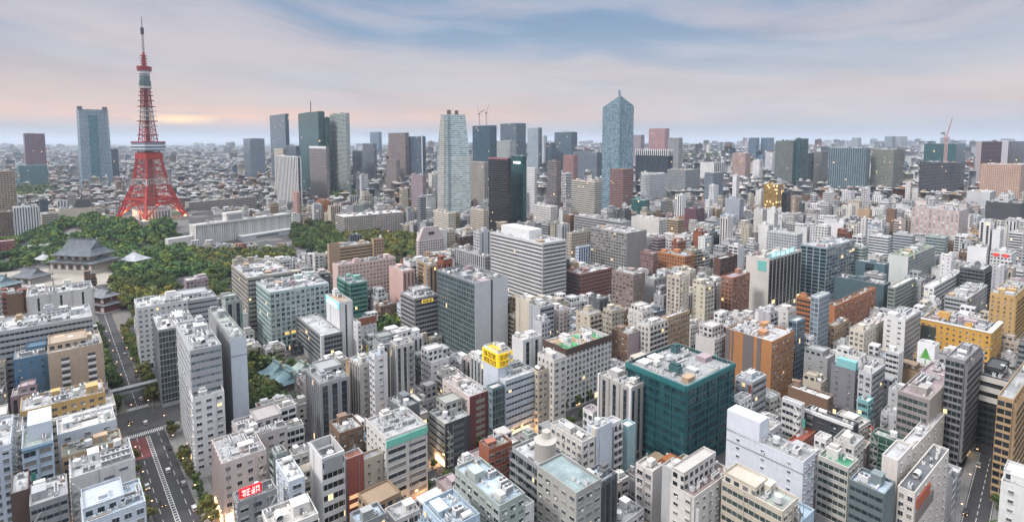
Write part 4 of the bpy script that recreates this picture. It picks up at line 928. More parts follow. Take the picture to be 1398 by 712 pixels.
def gap(s):
    M, a, L = s.frame('l'); mb = MB(); s.box_on(mb, 'l', .5, L*.24, s.H-16, s.H-4, .3, (.05, .06, .05)); s.part('facade_panel', mb)
    mb = MB(); mb.box(-s.W/2-.5, s.W/2+.5, -s.D/2-.5, -s.D/2+2.5, s.H, s.H+.5, C['off'], bottom=True); mb.box(-s.W/2-.5, -s.W/2+2.5, -s.D/2+2.5, s.D/2+.5, s.H, s.H+.5, C['off'], bottom=True); s.part('cornice', mb)
B(OB, 'long bright yellow-orange office with small square windows and white roof rim', 'bright yellow-orange office', 'building',
  (1353, 455), 1257, 1369, 508, (.60, .34, .075), 'P3.6,.36,.4', 'P3.6,.36,.4', yv=480, rc='dgrey', dens=1, dmax=75, fn=gap)
def treesign(s):
    M, a, L = s.frame('l'); mb = MB(); s.box_on(mb, 'l', .2, -.2, s.H-13, s.H+.5, .4, (.80, .82, .85)); o = s.part('sign_board', mb)
    m2 = MB(); cx = L/2; gn = (.12, .42, .08)
    for w, z in ((3.4, -9.4), (2.7, -7.8), (1.9, -6.3), (1.1, -4.8)):
        m2.quad([M @ Vector(t) for t in ((cx-w, -.46, s.H+z), (cx+w, -.46, s.H+z), (cx+w*.25, -.46, s.H+z+2.1), (cx-w*.25, -.46, s.H+z+2.1))], gn)
    m2.box(cx-.35, cx+.35, -.5, -.42, s.H-12.4, s.H-10, gn, M); link('tree_emblem', m2.mesh('tree_emblem', SURF), o)
B(OB, 'white block whose wall carries a green tree emblem, below the yellow-orange office', 'white block with green tree emblem', 'building',
  (1277, 472), 1253, 1283, 535, 'white', 'N', 'N', yv=494, dens=.3, fn=treesign)
B(OB, 'white block with small windows and grey glazed right wall left of the yellow-orange office', 'white block left of the yellow-orange office', 'building',
  (1236, 436), 1207, 1257, 510, 'white', 'P5,.3,.3', 'C2', yv=475, rc='lgrey', dens=.8, gc='g')
B(AB, 'slim white block with stacked dark window bays below the small-windowed white block', 'slim white block with stacked bays', 'building',
  (1228, 482), 1209, 1234, 545, 'white', 'R.5', 'N', yv=528, dens=.7)
B(OB, 'yellow-tan tower with pale top storey at the right edge', 'yellow-tan tower at the right edge', 'building',
  (1386, 404), 1352, 1410, 475, (.50, .33, .14), 'P4,.3,.35', 'K5', yv=462, rc='khaki', dens=.8, tier=1)
B(AB, 'black and white balconied apartment block left of the yellow-tan tower', 'black and white balconied block', 'building',
  (1343, 368), 1311, 1353, 425, (.13, .14, .15), 'K5', 'K4', yv=412, rc='lgrey', dens=.8, tier=1)
B(OB, 'white and glass office with a planted green roof, right of the dark blocks', 'white and glass office with green roof', 'building',
  (1240, 350), 1213, 1276, 397, (.62, .65, .64), 'N', 'C2', yv=378, rc=(.16, .24, .10), dens=.5, gc='l', tier=1)
B(OB, 'round-cornered greenish glass office below the green-roofed office', 'round-cornered greenish office', 'building',
  (1222, 392), 1213, 1249, 442, 'greygreen', 'R.6', 'R.6', yv=425, gc='g', rc='off', dens=.4)
B(HB, 'white stepped building with curved white roof right of the greenish office', 'white stepped curved-roof building', 'building',
  (1275, 391), 1262, 1314, 440, 'white', 'P', 'R.5', yv=405, rc='white', dens=.7)
B(OB, 'grey ribbon-windowed block below the white stepped building', 'grey ribbon block below the stepped building', 'building',
  (1320, 408), 1290, 1348, 450, 'lgrey', 'R.5', 'R.5', yv=428, rc='lgrey', dens=.9)
B(AB, 'cream block with terraces left of the slim white stacked block', 'cream terraced block', 'building',
  (1180, 452), 1160, 1214, 512, 'cream', 'P', 'P5,.3,.4', yv=480, rc='ppink', dens=1.3)
B(OB, 'grey dark-windowed block between the aqua steps and the ribbed block', 'grey block beside the aqua steps', 'building',
  (1190, 510), 1172, 1208, 590, 'lgrey', 'P', 'R.5', yv=560, rc='lgrey', dens=1)
# ================================================================== middle distance and skyline
def T(label, short, A, xl, xr, yb, c, sl='P', sf='P', name=TB, ang=AU, gc='b', **k):
    k.setdefault('yv', yb - 4); k.setdefault('dens', .4)
    return B(name, label, short, 'tower' if name == TB else 'building', A, xl, xr, yb, c, sl, sf, ang=ang, gc=gc, **k)
T('white apartment tower with fine vertical piers above the park wood at far left', 'white apartments above the park wood', (18, 283), ('m', 20), 52, 333, 'white', 'V3,.4', 'V3.2,.5', AB, ang=-45, yv=312)
T('dark brown narrow block left of the white apartment tower at far left', 'narrow dark brown block at far left', (-4, 290), ('m', 15), 17, 334, 'brown', 'P', 'P', ang=-45, yv=312)
T('tan apartment slab at the left edge above the dark brown block', 'tan slab at the left edge', (-40, 235), ('m', 20), 20, 312, 'tan', 'P', 'K4', ang=-45, yv=288)
T('small dark glass block right of the white apartment tower', 'small dark block at far left', (54, 272), ('m', 14), 65, 318, 'dgrey', 'C2', 'C2', OB, ang=-45, yv=286)
T('beige low institute with stepped wings behind the park wood', 'beige low institute', (57, 292), ('m', 30), 104, 326, 'beige', 'P', 'R.4', OB, ang=-45, yv=304)
T('cream hall with dark curved roof left of the lattice tower', 'cream hall with dark roof', (80, 286), ('m', 30), 131, 324, 'cream', 'N', 'N', OB, ang=-48, yv=303, rc='dgrey', fn=lambda s: extruded('roof_crown', [(-s.W*.1, -s.D*.4), (s.W*.45, -s.D*.4), (s.W*.45, s.D*.4), (-s.W*.1, s.D*.4)], s.H-.5, s.H+13, [(s.W*.02, -s.D*.2), (s.W*.35, -s.D*.2), (s.W*.35, s.D*.2), (s.W*.02, s.D*.2)], C['char'], (3, 3, 0), (0, 0, 0), parent=s.root))
T('dark red brown twin-bayed tower at far left of the skyline', 'dark red tower on the left skyline', (33, 182), ('m', 28), 61, 246, (.20, .09, .11), 'V4,.5', 'V5,.45', ang=-50, gc='b', yv=222)
T('teal glazed low block below the dark red skyline tower', 'teal low block', (25, 226), ('m', 40), 64, 258, 'teal', 'R.5', 'R.5', OB, ang=-48, yv=240)
T('small dark tower just right of the broad curved glass tower', 'small dark tower by the curved tower', (150, 203), ('m', 20), 161, 252, 'navy', 'P', 'C3', ang=-48, yv=224)
# skyline centre left
T('grey blue stepped tower between the lattice tower and glass pair', 'grey stepped tower', (341, 189), 332, 361, 250, (.18, .22, .27), 'C3', 'P', yv=226)
T('slate glass tower, left one of the three tall glass towers', 'left slate glass tower', (389, 155), 368, 394, 262, (.20, .25, .30), 'C3,.8', 'C3,.8', gc='b', yv=215)
T('dark teal wide glass tower, middle of the three tall glass towers', 'middle dark teal tower', (434, 152), 407, 443, 270, (.05, .13, .14), 'C4,.9', 'C4,.9', gc='t', yv=210, fn=lambda s: (lambda mb: (mb.bar((0, 0, s.H), (0, 0, s.H+32), 2.0, (.2, .1, .1)), s.part('antenna', mb)))(MB()))
T('dark green glass shoulder block attached right of the middle glass tower', 'dark green shoulder tower', (446, 160), 443, 450, 270, (.05, .12, .12), 'C3', 'C3', gc='t', yv=240)
T('pale green-grey tower with fine floor lines, right one of three tall towers', 'right pale green-grey tower', (472, 154), 450, 477, 272, (.42, .47, .46), 'R.5', 'P3,.5,.6', gc='g', yv=246)
T('brown grey tower with white top band before the middle glass tower', 'brown tower with white top', (445, 200), 422, 449, 286, (.24, .21, .21), 'P3,.6,.5', 'P', yv=244, fn=lambda s: s.part('cornice', (lambda mb: (s.box_on(mb, 'l', 0, 0, s.H-5, s.H+.5, .5, C['white']), mb)[-1])(MB())))
T('dark slate tower behind the striped white hall slab', 'dark slate tower behind the striped slab', (404, 199), 389, 409, 276, (.16, .18, .22), 'C3', 'C3', yv=213)
T('beige top block left of the dark slate tower', 'beige block left of the slate tower', (386, 203), 374, 389, 272, 'beige', 'P', 'P', yv=214)
T('white slab with tall dark vertical stripes and a white base', 'white slab with dark vertical stripes', (405, 214), 376, 411, 292, 'white', 'V11,.6', 'V11,.5', gc='k', yv=262, lit=0)
T('brown stone tower right of the three tall glass towers', 'brown stone tower', (553, 181), 530, 558, 260, (.24, .19, .18), 'P3.4,.5,.5', 'P', yv=236)
T('slim brown tower in front of the brown stone tower', 'slim brown tower', (541, 218), 527, 546, 278, (.26, .21, .20), 'P', 'P', yv=250)
T('dark grey stepped tower left of the brown stone tower', 'dark grey stepped tower', (510, 196), 495, 514, 262, (.15, .17, .20), 'P', 'P', yv=230)
T('slim dark tower left of the dark grey stepped tower', 'slim dark tower', (492, 206), 481, 495, 264, (.13, .16, .2), 'P', 'P', yv=236)
T('blue glass tower far beyond the dark grey stepped tower', 'far blue glass tower', (517, 180), 505, 521, 222, (.16, .28, .42), 'C4', 'C4', yv=196)
T('slate tower with white frame edges left of the tapered pale tower', 'white-edged slate tower', (576, 186), 558, 581, 262, (.14, .18, .24), 'C3', 'C3', yv=224, fn=lambda s: s.part('corner_pier', (lambda mb: (mb.box(-s.W/2-1, -s.W/2+1.4, -s.D/2-1, -s.D/2+1.4, 0, s.H+1, C['white']), mb.box(-s.W/2-1, -s.W/2+1.4, s.D/2-1.4, s.D/2+1, 0, s.H+1, C['white']), mb)[-1])(MB())))
T('pink grey stepped block before the slate white-edged tower', 'pink grey stepped block', (577, 239), 561, 582, 296, 'mauve', 'P', 'P', yv=268)
T('pink brick block with lit top beside the park trees', 'pink brick block', (405, 262), 399, 409, 306, 'pink', 'P', 'P', yv=286, dens=0)
T('dark blue glass tower under construction topped by two cranes', 'dark blue tower with cranes', (669, 171), 645, 678, 268, (.08, .16, .22), 'C3,.9', 'C3,.9', gc='b', yv=216)
T('beige slab with vertical ribs between the tapered and black towers', 'beige ribbed slab', (661, 221), 641, 666, 296, (.48, .43, .37), 'V4,.5', 'V4,.5', yv=260, dens=0)
T('grey glass tower with dark right bay and flat top', 'grey glass tower with dark bay', (705, 168), 683, 718, 256, (.24, .30, .34), 'C3', 'C3', yv=208)
T('pale low tower in front of the grey glass tower with dark bay', 'pale low tower', (696, 192), 678, 704, 262, (.42, .44, .43), 'P', 'P', yv=208)
T('pale blue slim tower right of the grey glass tower', 'pale blue slim tower', (735, 174), 720, 740, 250, (.36, .42, .48), 'P', 'C3', yv=224)
T('very pale narrow tower right of the pale blue slim tower', 'very pale narrow tower', (743, 185), 739, 747, 244, (.52, .56, .6), 'P', 'P', yv=220)
T('blue grey tower with helicopter deck right of centre', 'blue grey tower with roof deck', (780, 180), 757, 788, 250, (.24, .31, .38), 'C4', 'C4', yv=214, fn=lambda s: s.part('helipad', (lambda mb: (mb.cyl(0, 0, s.H+2, s.H+3.5, s.W*.45, (.4,)*3, 14), mb)[-1])(MB())))
T('dark low tower left of the helicopter deck tower', 'dark low tower', (753, 195), 745, 758, 250, (.14, .19, .24), 'C3', 'C3', yv=214)
T('black tower with ribbed dark walls and reddish roof edge', 'black ribbed tower', (693, 216), 667, 698, 326, (.05, .045, .055), 'R.5', 'R.45', OB, gc='k', fh=3.6, yv=308, fn=lambda s: s.part('cornice', (lambda mb: (s.box_on(mb, 'l', 0, 0, s.H-2.4, s.H+.6, .4, (.30, .12, .14)), mb)[-1])(MB())))
T('dark teal glass tower joined to the black ribbed tower with a white sign', 'dark teal glass tower', (714, 213), 698, 719, 322, (.05, .13, .15), 'C3', 'C3', OB, gc='t', yv=300, fn=lambda s: s.part('sign_board', (lambda mb: (s.box_on(mb, 'l', s.D*.2, s.D*.8, s.H-13, s.H-9, .5, (.9, .9, .9)), mb)[-1])(MB()), LIT))
T('white slim apartment tower right of the dark teal glass tower', 'white slim apartment tower', (730, 229), 718, 733, 306, 'white', 'P', 'P', AB, yv=290)
T('brown slim apartment tower with pale bays right of the white slim one', 'brown slim apartment tower', (760, 220), 747, 766, 312, (.26, .21, .20), 'K4', 'P', AB, yv=285)
T('red brown tower before the dark low blocks, left of the chisel tower', 'red brown tower left of the chisel tower', (783, 212), 769, 789, 268, (.34, .17, .15), 'P', 'P', yv=236)
T('brick red striped office at the foot of the chisel tower', 'brick red striped office', (851, 231), 830, 865, 304, (.33, .16, .12), 'R.5', 'R.5', OB, yv=278)
T('long dark grey block behind the red brown tower', 'long dark grey block', (815, 208), 782, 823, 262, (.22, .25, .28), 'R.5', 'C3', OB, yv=234)
T('low striped beige apartment block with white piers behind the grey slab', 'low striped beige block', (812, 248), 780, 822, 318, 'cream', 'R.5', 'R.5', AB, yv=282)
# skyline right
T('grey pink tower half hidden right of the chisel tower', 'grey pink half-hidden tower', (875, 184), 864, 880, 246, (.34, .29, .32), 'P', 'P', yv=205)
T('pinkish tower with red vertical bays and stepped top', 'pinkish tower with red bays', (908, 175), 886, 914, 252, (.42, .30, .31), 'V5,.4', 'P', gc=(.2, .05, .06), yv=204)
T('plain grey tower right of the pinkish tower', 'plain grey tower', (927, 188), 912, 932, 262, (.32, .31, .32), 'P', 'P', yv=232)
def whitefins(s):
    mb = MB()
    for w in ('l', 'f'):
        M, a, L = s.frame(w)
        for i in range(int(L / 7) + 1): s.box_on(mb, w, max(i*7, .01), i*7+2, s.H-14, s.H+5, 1.5, C['white'])
    s.part('roof_fin', mb)
T('wide dark block crowned by a row of white fins', 'dark block with white fins', (912, 206), 868, 919, 268, (.06, .08, .11), 'C4', 'C4', OB, gc='d', yv=236, fn=whitefins)
T('pale white gridded office with two bays before the dark finned block', 'pale gridded office', (889, 238), 875, 911, 292, (.58, .6, .62), 'P', 'P3,.6,.6', OB, yv=268)
T('grey stone block right of the pale gridded office', 'grey stone block', (936, 232), 911, 956, 282, (.26, .27, .28), 'P', 'P', OB, yv=260)
T('small white block with maroon middle bay far right of centre', 'white block with maroon bay', (975, 222), 956, 990, 258, (.6, .6, .6), 'N', 'V12,.5', OB, gc=(.06, .03, .045), yv=236)
T('slate blue office with stepped right side', 'slate blue stepped office', (974, 236), 962, 988, 298, (.20, .24, .28), 'P', 'P', OB, yv=266)
T('tall narrow white block before the slate blue office', 'tall narrow white block', (975, 253), 968, 981, 304, (.7, .7, .72), 'P', 'V5,.2', OB, yv=272)
T('tan pink hotel slab with vertical window columns right of centre', 'tan pink hotel slab', (1018, 209), 1000, 1025, 262, (.50, .34, .29), 'V4,.4', 'V4,.4', yv=238)
T('left of two distant dark blue twin towers', 'left blue twin tower', (1033, 188), 1022, 1037, 226, (.10, .22, .32), 'C4', 'C4', yv=206)
T('right of two distant dark blue twin towers', 'right blue twin tower', (1052, 188), 1039, 1057, 226, (.10, .24, .36), 'C4', 'C4', yv=206)
T('narrow white framed block left of the big grey green office', 'narrow white framed block', (1055, 208), 1045, 1058, 252, (.62, .62, .64), 'P', 'P', yv=232)
T('big grey green office slab on the right skyline, left half', 'big grey green office slab', (1083, 192), 1059, 1086, 272, (.14, .165, .16), 'P3,.7,.5', 'P', OB, yv=244, gc='g')
T('dark teal slab joined to the right of the big grey green office', 'dark teal slab on the right skyline', (1092, 189), 1086, 1104, 272, (.06, .10, .12), 'C3', 'C3', OB, yv=246, gc='t')
T('low dark blue-green block between the dark teal slab and brown block', 'low dark block right skyline', (1104, 209), 1098, 1112, 268, (.09, .14, .15), 'C3', 'C3', OB, yv=240)
T('brown grey block left of the ribbed grey teal office', 'brown grey block', (1122, 207), 1111, 1131, 268, (.20, .19, .18), 'P', 'P', OB, yv=250)
T('grey teal office with pale vertical ribs and broad flat top', 'grey teal ribbed office', (1183, 202), 1132, 1189, 278, (.18, .24, .26), 'V5,.6', 'V5,.5', OB, yv=256, gc='b', dmax=100)
T('khaki grey office right of the ribbed grey teal office', 'khaki grey office', (1221, 204), 1190, 1235, 278, (.21, .22, .19), 'P3,.6,.5', 'P', OB, yv=254, gc='g', dmax=100)
T('pair of pale towers on the far right horizon, taller one', 'pale tower on the far right horizon', (1218, 186), 1208, 1222, 218, (.2, .26, .3), 'P', 'P', yv=200)
T('ribbed pale tower on the far right horizon beside its darker neighbour', 'ribbed tower on the far right horizon', (1230, 186), 1222, 1239, 218, (.36, .38, .4), 'V6,.5', 'V6,.5', yv=200)
T('small grey tower on the horizon above the ribbed grey teal office', 'small grey horizon tower', (1171, 188), 1163, 1176, 220, (.3, .34, .37), 'P', 'P', yv=198)
T('teal blue wide office behind the red and white crane', 'teal office behind the crane', (1306, 196), 1262, 1319, 262, (.07, .17, .20), 'C4', 'C4', OB, gc='t', yv=222, dmax=110)
T('dark slate ribbon office in front of the teal office and crane', 'dark slate ribbon office', (1312, 222), 1256, 1318, 284, (.10, .10, .125), 'R.5', 'R.5', OB, gc='k', yv=262, dmax=110)
T('maroon black wide tower with pale piers at the right edge of the skyline', 'maroon black tower at the right edge', (1378, 193), 1333, 1400, 272, (.10, .065, .085), 'R.5', 'V30,.6', OB, gc='k', yv=224, dmax=110, fn=lambda s: s.part('corner_pier', (lambda mb: (s.box_on(mb, 'l', .1, 12, 0, s.H, .8, (.34, .30, .31)), s.box_on(mb, 'l', -14, -1, 0, s.H+.5, .8, (.42, .42, .45)), mb)[-1])(MB())))
T('tan peach office with square windows below the maroon black tower', 'tan peach office', (1394, 225), 1339, 1404, 290, (.50, .33, .25), 'P3.5,.45,.45', 'P', OB, yv=262, dmax=110)
T('long flat black-roofed hall at the right edge below the tan peach office', 'long black-roofed hall', (1394, 278), 1346, 1404, 322, (.07, .07, .08), 'N', 'N', OB, yv=300, rc='char', dmax=90)
T('wide plain grey-white block in front of the tan peach office', 'plain grey-white block', (1352, 262), 1320, 1360, 300, (.5, .51, .53), 'N', 'P', OB, yv=276)
T('long apartment slab of pink and white vertical stripes at right', 'pink and white striped apartment slab', (1310, 288), 1245, 1323, 352, (.52, .40, .38), 'V4.6,.5', 'V4.6,.5', AB, gc=(.50, .50, .50), yv=322, dmax=95, lit=0)
T('gold glass block with pale striped floors, right of centre', 'gold glass block', (1062, 252), 1043, 1071, 302, (.40, .28, .10), 'C3', 'C3', OB, gc=(.28, .17, .05), yv=284, lit=.08)
T('black slim block right of the gold glass block', 'black slim block', (1074, 263), 1068, 1080, 312, (.04, .045, .06), 'C3', 'C3', OB, gc='k', yv=290)
T('narrow brown and cream striped block beyond the black slim block', 'brown and cream striped block', (1087, 269), 1080, 1092, 316, (.28, .2, .15), 'V6,.3', 'P', OB, gc=(.5, .47, .4), yv=292)
T('maroon box above a cream base, middle distance', 'maroon box over cream base', (950, 285), 935, 962, 330, (.14, .07, .09), 'N', 'P', OB, yv=306)
T('teal glazed low office in front of the pale gridded office', 'teal glazed low office', (880, 273), 862, 887, 312, 'teal', 'C3', 'C3', OB, gc='t', yv=288)
T('grey blue boxy office middle distance right of the maroon box', 'grey blue boxy office', (1010, 272), 990, 1016, 322, (.34, .37, .42), 'N', 'P', OB, yv=294)
T('white apartment block with brown end strips at right', 'white apartments with brown ends', (1213, 323), 1186, 1218, 366, 'white', 'R.5', 'R.5', AB, yv=348)
T('light grey ribbon block right of the brown-ended white apartments', 'light grey ribbon block', (1246, 321), 1219, 1250, 360, 'lgrey', 'R.5', 'R.5', OB, yv=336)
T('long pale green-grey ribbon slab below the striped apartment slab', 'long pale ribbon slab', (1290, 324), 1264, 1296, 368, 'greygreen', 'R.5', 'R.5', OB, yv=346)
T('white clinic block with small red marks near the right edge', 'white block with red marks', (1381, 346), 1352, 1388, 384, 'white', 'P', 'P', OB, yv=362, fn=lambda s: s.part('sign_board', (lambda mb: ([s.box_on(mb, 'l', s.D*f, s.D*f+5, s.H-5, s.H-1.5, .4, C['red']) for f in (.15, .6)], mb)[-1])(MB()), LIT))
T('slim white tower block near the right edge above the red-marked block', 'slim white tower near right edge', (1366, 314), 1355, 1371, 370, 'white', 'N', 'P', OB, yv=340)
T('white apartments stack behind the cream teal-signed slab', 'white apartments behind the cream slab', (1088, 320), 1047, 1096, 372, 'lgrey', 'P3,.6,.5', 'P', AB, yv=342)
T('wide maroon office left of the curved brick office', 'wide maroon office', (892, 346), 874, 898, 396, (.25, .14, .13), 'P3,.6,.5', 'P', OB, yv=366)
T('orange brick office with grey curved roof behind the brown-grey tower', 'orange brick curved office', (935, 350), 897, 949, 398, 'orange', 'P', 'P', OB, yv=366, rc='grey')
# park side middle distance
T('low cream ribbon hall with white roof behind the park trees', 'low cream ribbon hall', (470, 296), ('m', 40), 552, 324, (.46, .40, .36), 'R.5', 'P', OB, yv=306, rc='white', dmax=110)
T('long low ochre school behind the long white hotel', 'long low ochre school', (258, 276), ('m', 16), 350, 302, (.40, .34, .28), 'P', 'R.5', OB, ang=-57, yv=284)
T('cream apartment block right of the park trees with stepped top', 'cream stepped apartments', (612, 291), 592, 622, 336, 'cream', 'P', 'P', AB, yv=315)
T('beige apartment pair beside the black ribbed tower', 'beige apartments by the black tower', (660, 287), 642, 667, 332, 'beige', 'P', 'P', AB, yv=313)
T('white and grey block cluster behind the ribbed grey slab', 'white block behind the grey slab', (752, 282), 728, 762, 330, 'off', 'P', 'P', AB, yv=304)
T('long white office block right of the brick red striped office', 'white office right of the brick red stripes', (900, 300), 862, 912, 342, 'off', 'N', 'P', OB, yv=322)

# ------------------------------------------------------------------ towers with a shape of their own
def place(x, yt, yb, ang=AU):
    X, Y, z = stand(x, yt, yb); return X, Y, z
def polyroot(name, label, cat, short, x0, x1, yt, yb, yv, ang):
    xm = (x0 + x1) / 2; X, Y, H = stand(xm, yt, yb); w = (x1 - x0) / F * Y
    r = link(name, None, None, (X, Y, 0), -R(ang) * 0); tag(r, label, cat)
    th = math.atan2(X, Y); r.rotation_euler = (0, 0, -th)      # local -y looks at the viewpoint
    VIS.append((x0, x1, yv, Y, short, xm, (yt + yb) / 2)); occupy(X, Y, math.cos(th), -math.sin(th), w / 2, w / 2); return r, w * math.cos(th), H, Y
r, w, H, Y = polyroot(TB, 'broad curved glass tower with dark notched crown at left of the lattice tower', 'tower', 'broad curved glass tower', 103, 149, 150, 258, 224, 0)
def ring(w, d, k): return [(-w*.5, -d*.15*k), (-w*.42, -d*.42), (-w*.15, -d*.5), (w*.15, -d*.5), (w*.42, -d*.42), (w*.5, -d*.15*k), (w*.46, d*.45), (-w*.46, d*.45)]
extruded('wall', ring(w, w*.8, 1), 0, H, ring(w*.93, w*.75, 1), (.34, .40, .46), (3.5, 4.2, .9), (.7, 1, .0), (.10, .18, .23), r)
extruded('glass_wall', [(-w*.13, -w*.42), (w*.13, -w*.42), (w*.13, -w*.38), (-w*.13, -w*.38)], 0, H*.93, [(-w*.13, -w*.40), (w*.13, -w*.40), (w*.13, -w*.34), (-w*.13, -w*.34)], (.1, .22, .27), (4, 4.2, .9), (.85, 1, 0), (.04, .16, .2), r)
for sx in (-1, 1): extruded('roof_crown', [(sx*w*.42 - w*.13, -w*.36), (sx*w*.42 + w*.02, -w*.36), (sx*w*.42 + w*.02, w*.2), (sx*w*.42 - w*.13, w*.2)] if sx > 0 else [(-w*.44, -w*.36), (-w*.29, -w*.36), (-w*.29, w*.2), (-w*.44, w*.2)], H, H + 9, None, (.14, .14, .17), (3, 3, 0), (0, 0, 0), 'b', r)
r, w, H, Y = polyroot(TB, 'tall pale green-white tower tapering to a narrower top with fine floor lines', 'tower', 'tapering pale tower', 596, 641, 157, 305, 290, 0)
lw = [(-.5, 0, 1.0), (.5, 0, 1.0)]
def taper(z0, z1, a, b): 
    q = lambda k: [(-w*k*.5, -w*.30), (w*k*.5, -w*.30), (w*k*.5, w*.34), (-w*k*.5, w*.34)]
    return q(a), q(b)
a, b = taper(0, 0, 1.0, .98); extruded('wall', a, 0, H*.62, b, (.52, .56, .56), (6, 3.8, 1.01), (.5, 1, 0), (.30, .38, .39), r, cap=False)
a, b = taper(0, 0, .98, .72); extruded('wall', a, H*.62, H, b, (.46, .54, .56), (6, 3.8, 1.01), (.5, 1, 0), (.28, .38, .42), r)
extruded('corner_pier', [(-w*.505, -w*.315), (-w*.30, -w*.315), (-w*.30, -w*.30), (-w*.505, -w*.30)], 0, H*.985, [(-w*.37, -w*.315), (-w*.25, -w*.315), (-w*.25, -w*.30), (-w*.37, -w*.30)], (.62, .58, .52), (6, 3.8, 1.01), (.3, 2, 0), (.35, .36, .36), r)
extruded('facade_band', [(-w*.16, -w*.325), (-w*.12, -w*.325), (-w*.12, -w*.30), (-w*.16, -w*.30)], 0, H*.99, None, (.2, .27, .3), (3, 3.8, 0), (0, 0, 0), 'b', r)
mb = MB(); mb.box(-w*.18, -w*.06, -w*.1, w*.1, H, H+9, (.12, .1, .1)); mb.box(w*.05, w*.16, -w*.1, w*.1, H, H+8, (.12, .1, .1)); link('penthouse', mb.mesh('penthouse', SURF), r)
r, w, H, Y = polyroot(TB, 'tallest blue glass tower at centre with chisel-shaped peaked roof', 'tower', 'chisel-roofed glass tower', 823, 865, 144, 300, 232, 0)
pk = H + 15 / F * Y
q = [(-w*.5, -w*.12), (w*.06, -w*.42), (w*.5, -w*.2), (w*.5, w*.4), (-w*.5, w*.4)]
extruded('wall', q, 0, H, None, (.27, .37, .43), (3.4, 4.2, .84), (.86, 3, 0), (.15, .24, .30), r, zt=[H-4, pk-4, H-2, H-8, H-8])
extruded('facade_band', [(w*.04, -w*.435), (w*.075, -w*.435), (w*.075, -w*.40), (w*.04, -w*.40)], 0, pk+4, None, (.16, .26, .3), (3, 3, 0), (0, 0, 0), 'b', r)
extruded('roof_crown', [(-w*.5, -w*.13), (w*.06, -w*.43), (w*.5, -w*.21), (w*.3, w*.1), (-w*.3, w*.1)], H-16, H-10, None, (.20, .27, .30), (3, 3, 0), (0, 0, 0), 'b', r, zt=[H-10]*5) if False else None
for sx, a0, a1 in ((0, (-w*.5, -w*.13), (w*.06, -w*.43)), (1, (w*.06, -w*.43), (w*.5, -w*.21))):
    pass
mb = MB(); mb.bar((w*.02, -w*.3, pk-10), (w*.02, -w*.3, pk+7), 2.2, (.2, .25, .28)); link('antenna', mb.mesh('antenna', SURF), r)

# ------------------------------------------------------------------ cranes
def crane(x, y_base, y_top, Yd, lean, c, label, arms=1):
    _, _, dz = ray(x, y_base); X = 0
    k = (CY - y_base) / F; z0 = CAMH + Yd * (k * CP - SP) / (CP + k * SP)
    k = (CY - y_top) / F; z1 = CAMH + Yd * (k * CP - SP) / (CP + k * SP); X = (x - CX) / F * (Yd * CP)
    r = link('tower_crane', None, None, (X, Yd, z0)); tag(r, label, 'crane', 'cranes on unfinished towers'); H = z1 - z0; t = H * .019
    mb = MB(); hm = H * .55
    for sx in (-1, 1):
        for sy in (-1, 1): mb.bar((sx*t, sy*t, 0), (sx*t, sy*t, hm), t*.5, c)
    n = 8
    for i in range(n): mb.bar((-t*(-1)**i, -t, hm*i/n), (t*(-1)**i, -t, hm*(i+1)/n), t*.35, c); mb.bar((-t, -t*(-1)**i, hm*i/n), (-t, t*(-1)**i, hm*(i+1)/n), t*.35, c)
    link('mast', mb.mesh('mast', METL), r)
    mb = MB(); mb.box(-2.4*t, 2.4*t, -1.6*t, 1.6*t, hm, hm+3*t, c, bottom=True); link('cab', mb.mesh('cab', METL), r)
    mb = MB(); L = H * .5; tip = (lean*L*.35, 0, hm+L)
    for s_ in (-1, 1): mb.bar((s_*t, 0, hm+2*t), tip, t*.5, (.55, .12, .08) if s_ < 0 else (.6, .58, .56))
    for i in range(7): f = i/7; g2 = (i+.6)/7; mb.bar((-t*(1-f)+tip[0]*f, 0, hm+2*t+(L-2*t)*f), (t*(1-g2)+tip[0]*g2, 0, hm+2*t+(L-2*t)*g2), t*.4, c)
    link('jib', mb.mesh('jib', METL), r)
    mb = MB(); mb.bar((0, 0, hm+2*t), (-lean*L*.3, 0, hm+L*.3), t*.6, c); mb.box(-lean*L*.3-2*t, -lean*L*.3+2*t, -t, t, hm+L*.22, hm+L*.34, (.3,)*3, bottom=True); link('counter_jib', mb.mesh('counter_jib', METL), r)
crane(654.5, 171, 144, 1130, -.7, (.25, .13, .12), 'left of the two dark tower cranes on the dark blue tower')
crane(664, 171, 142, 1120, .9, (.25, .13, .12), 'right of the two dark tower cranes on the dark blue tower')
crane(1292, 222, 164, 1240, .6, (.55, .38, .36), 'pink and white tower crane standing before the teal office at right')
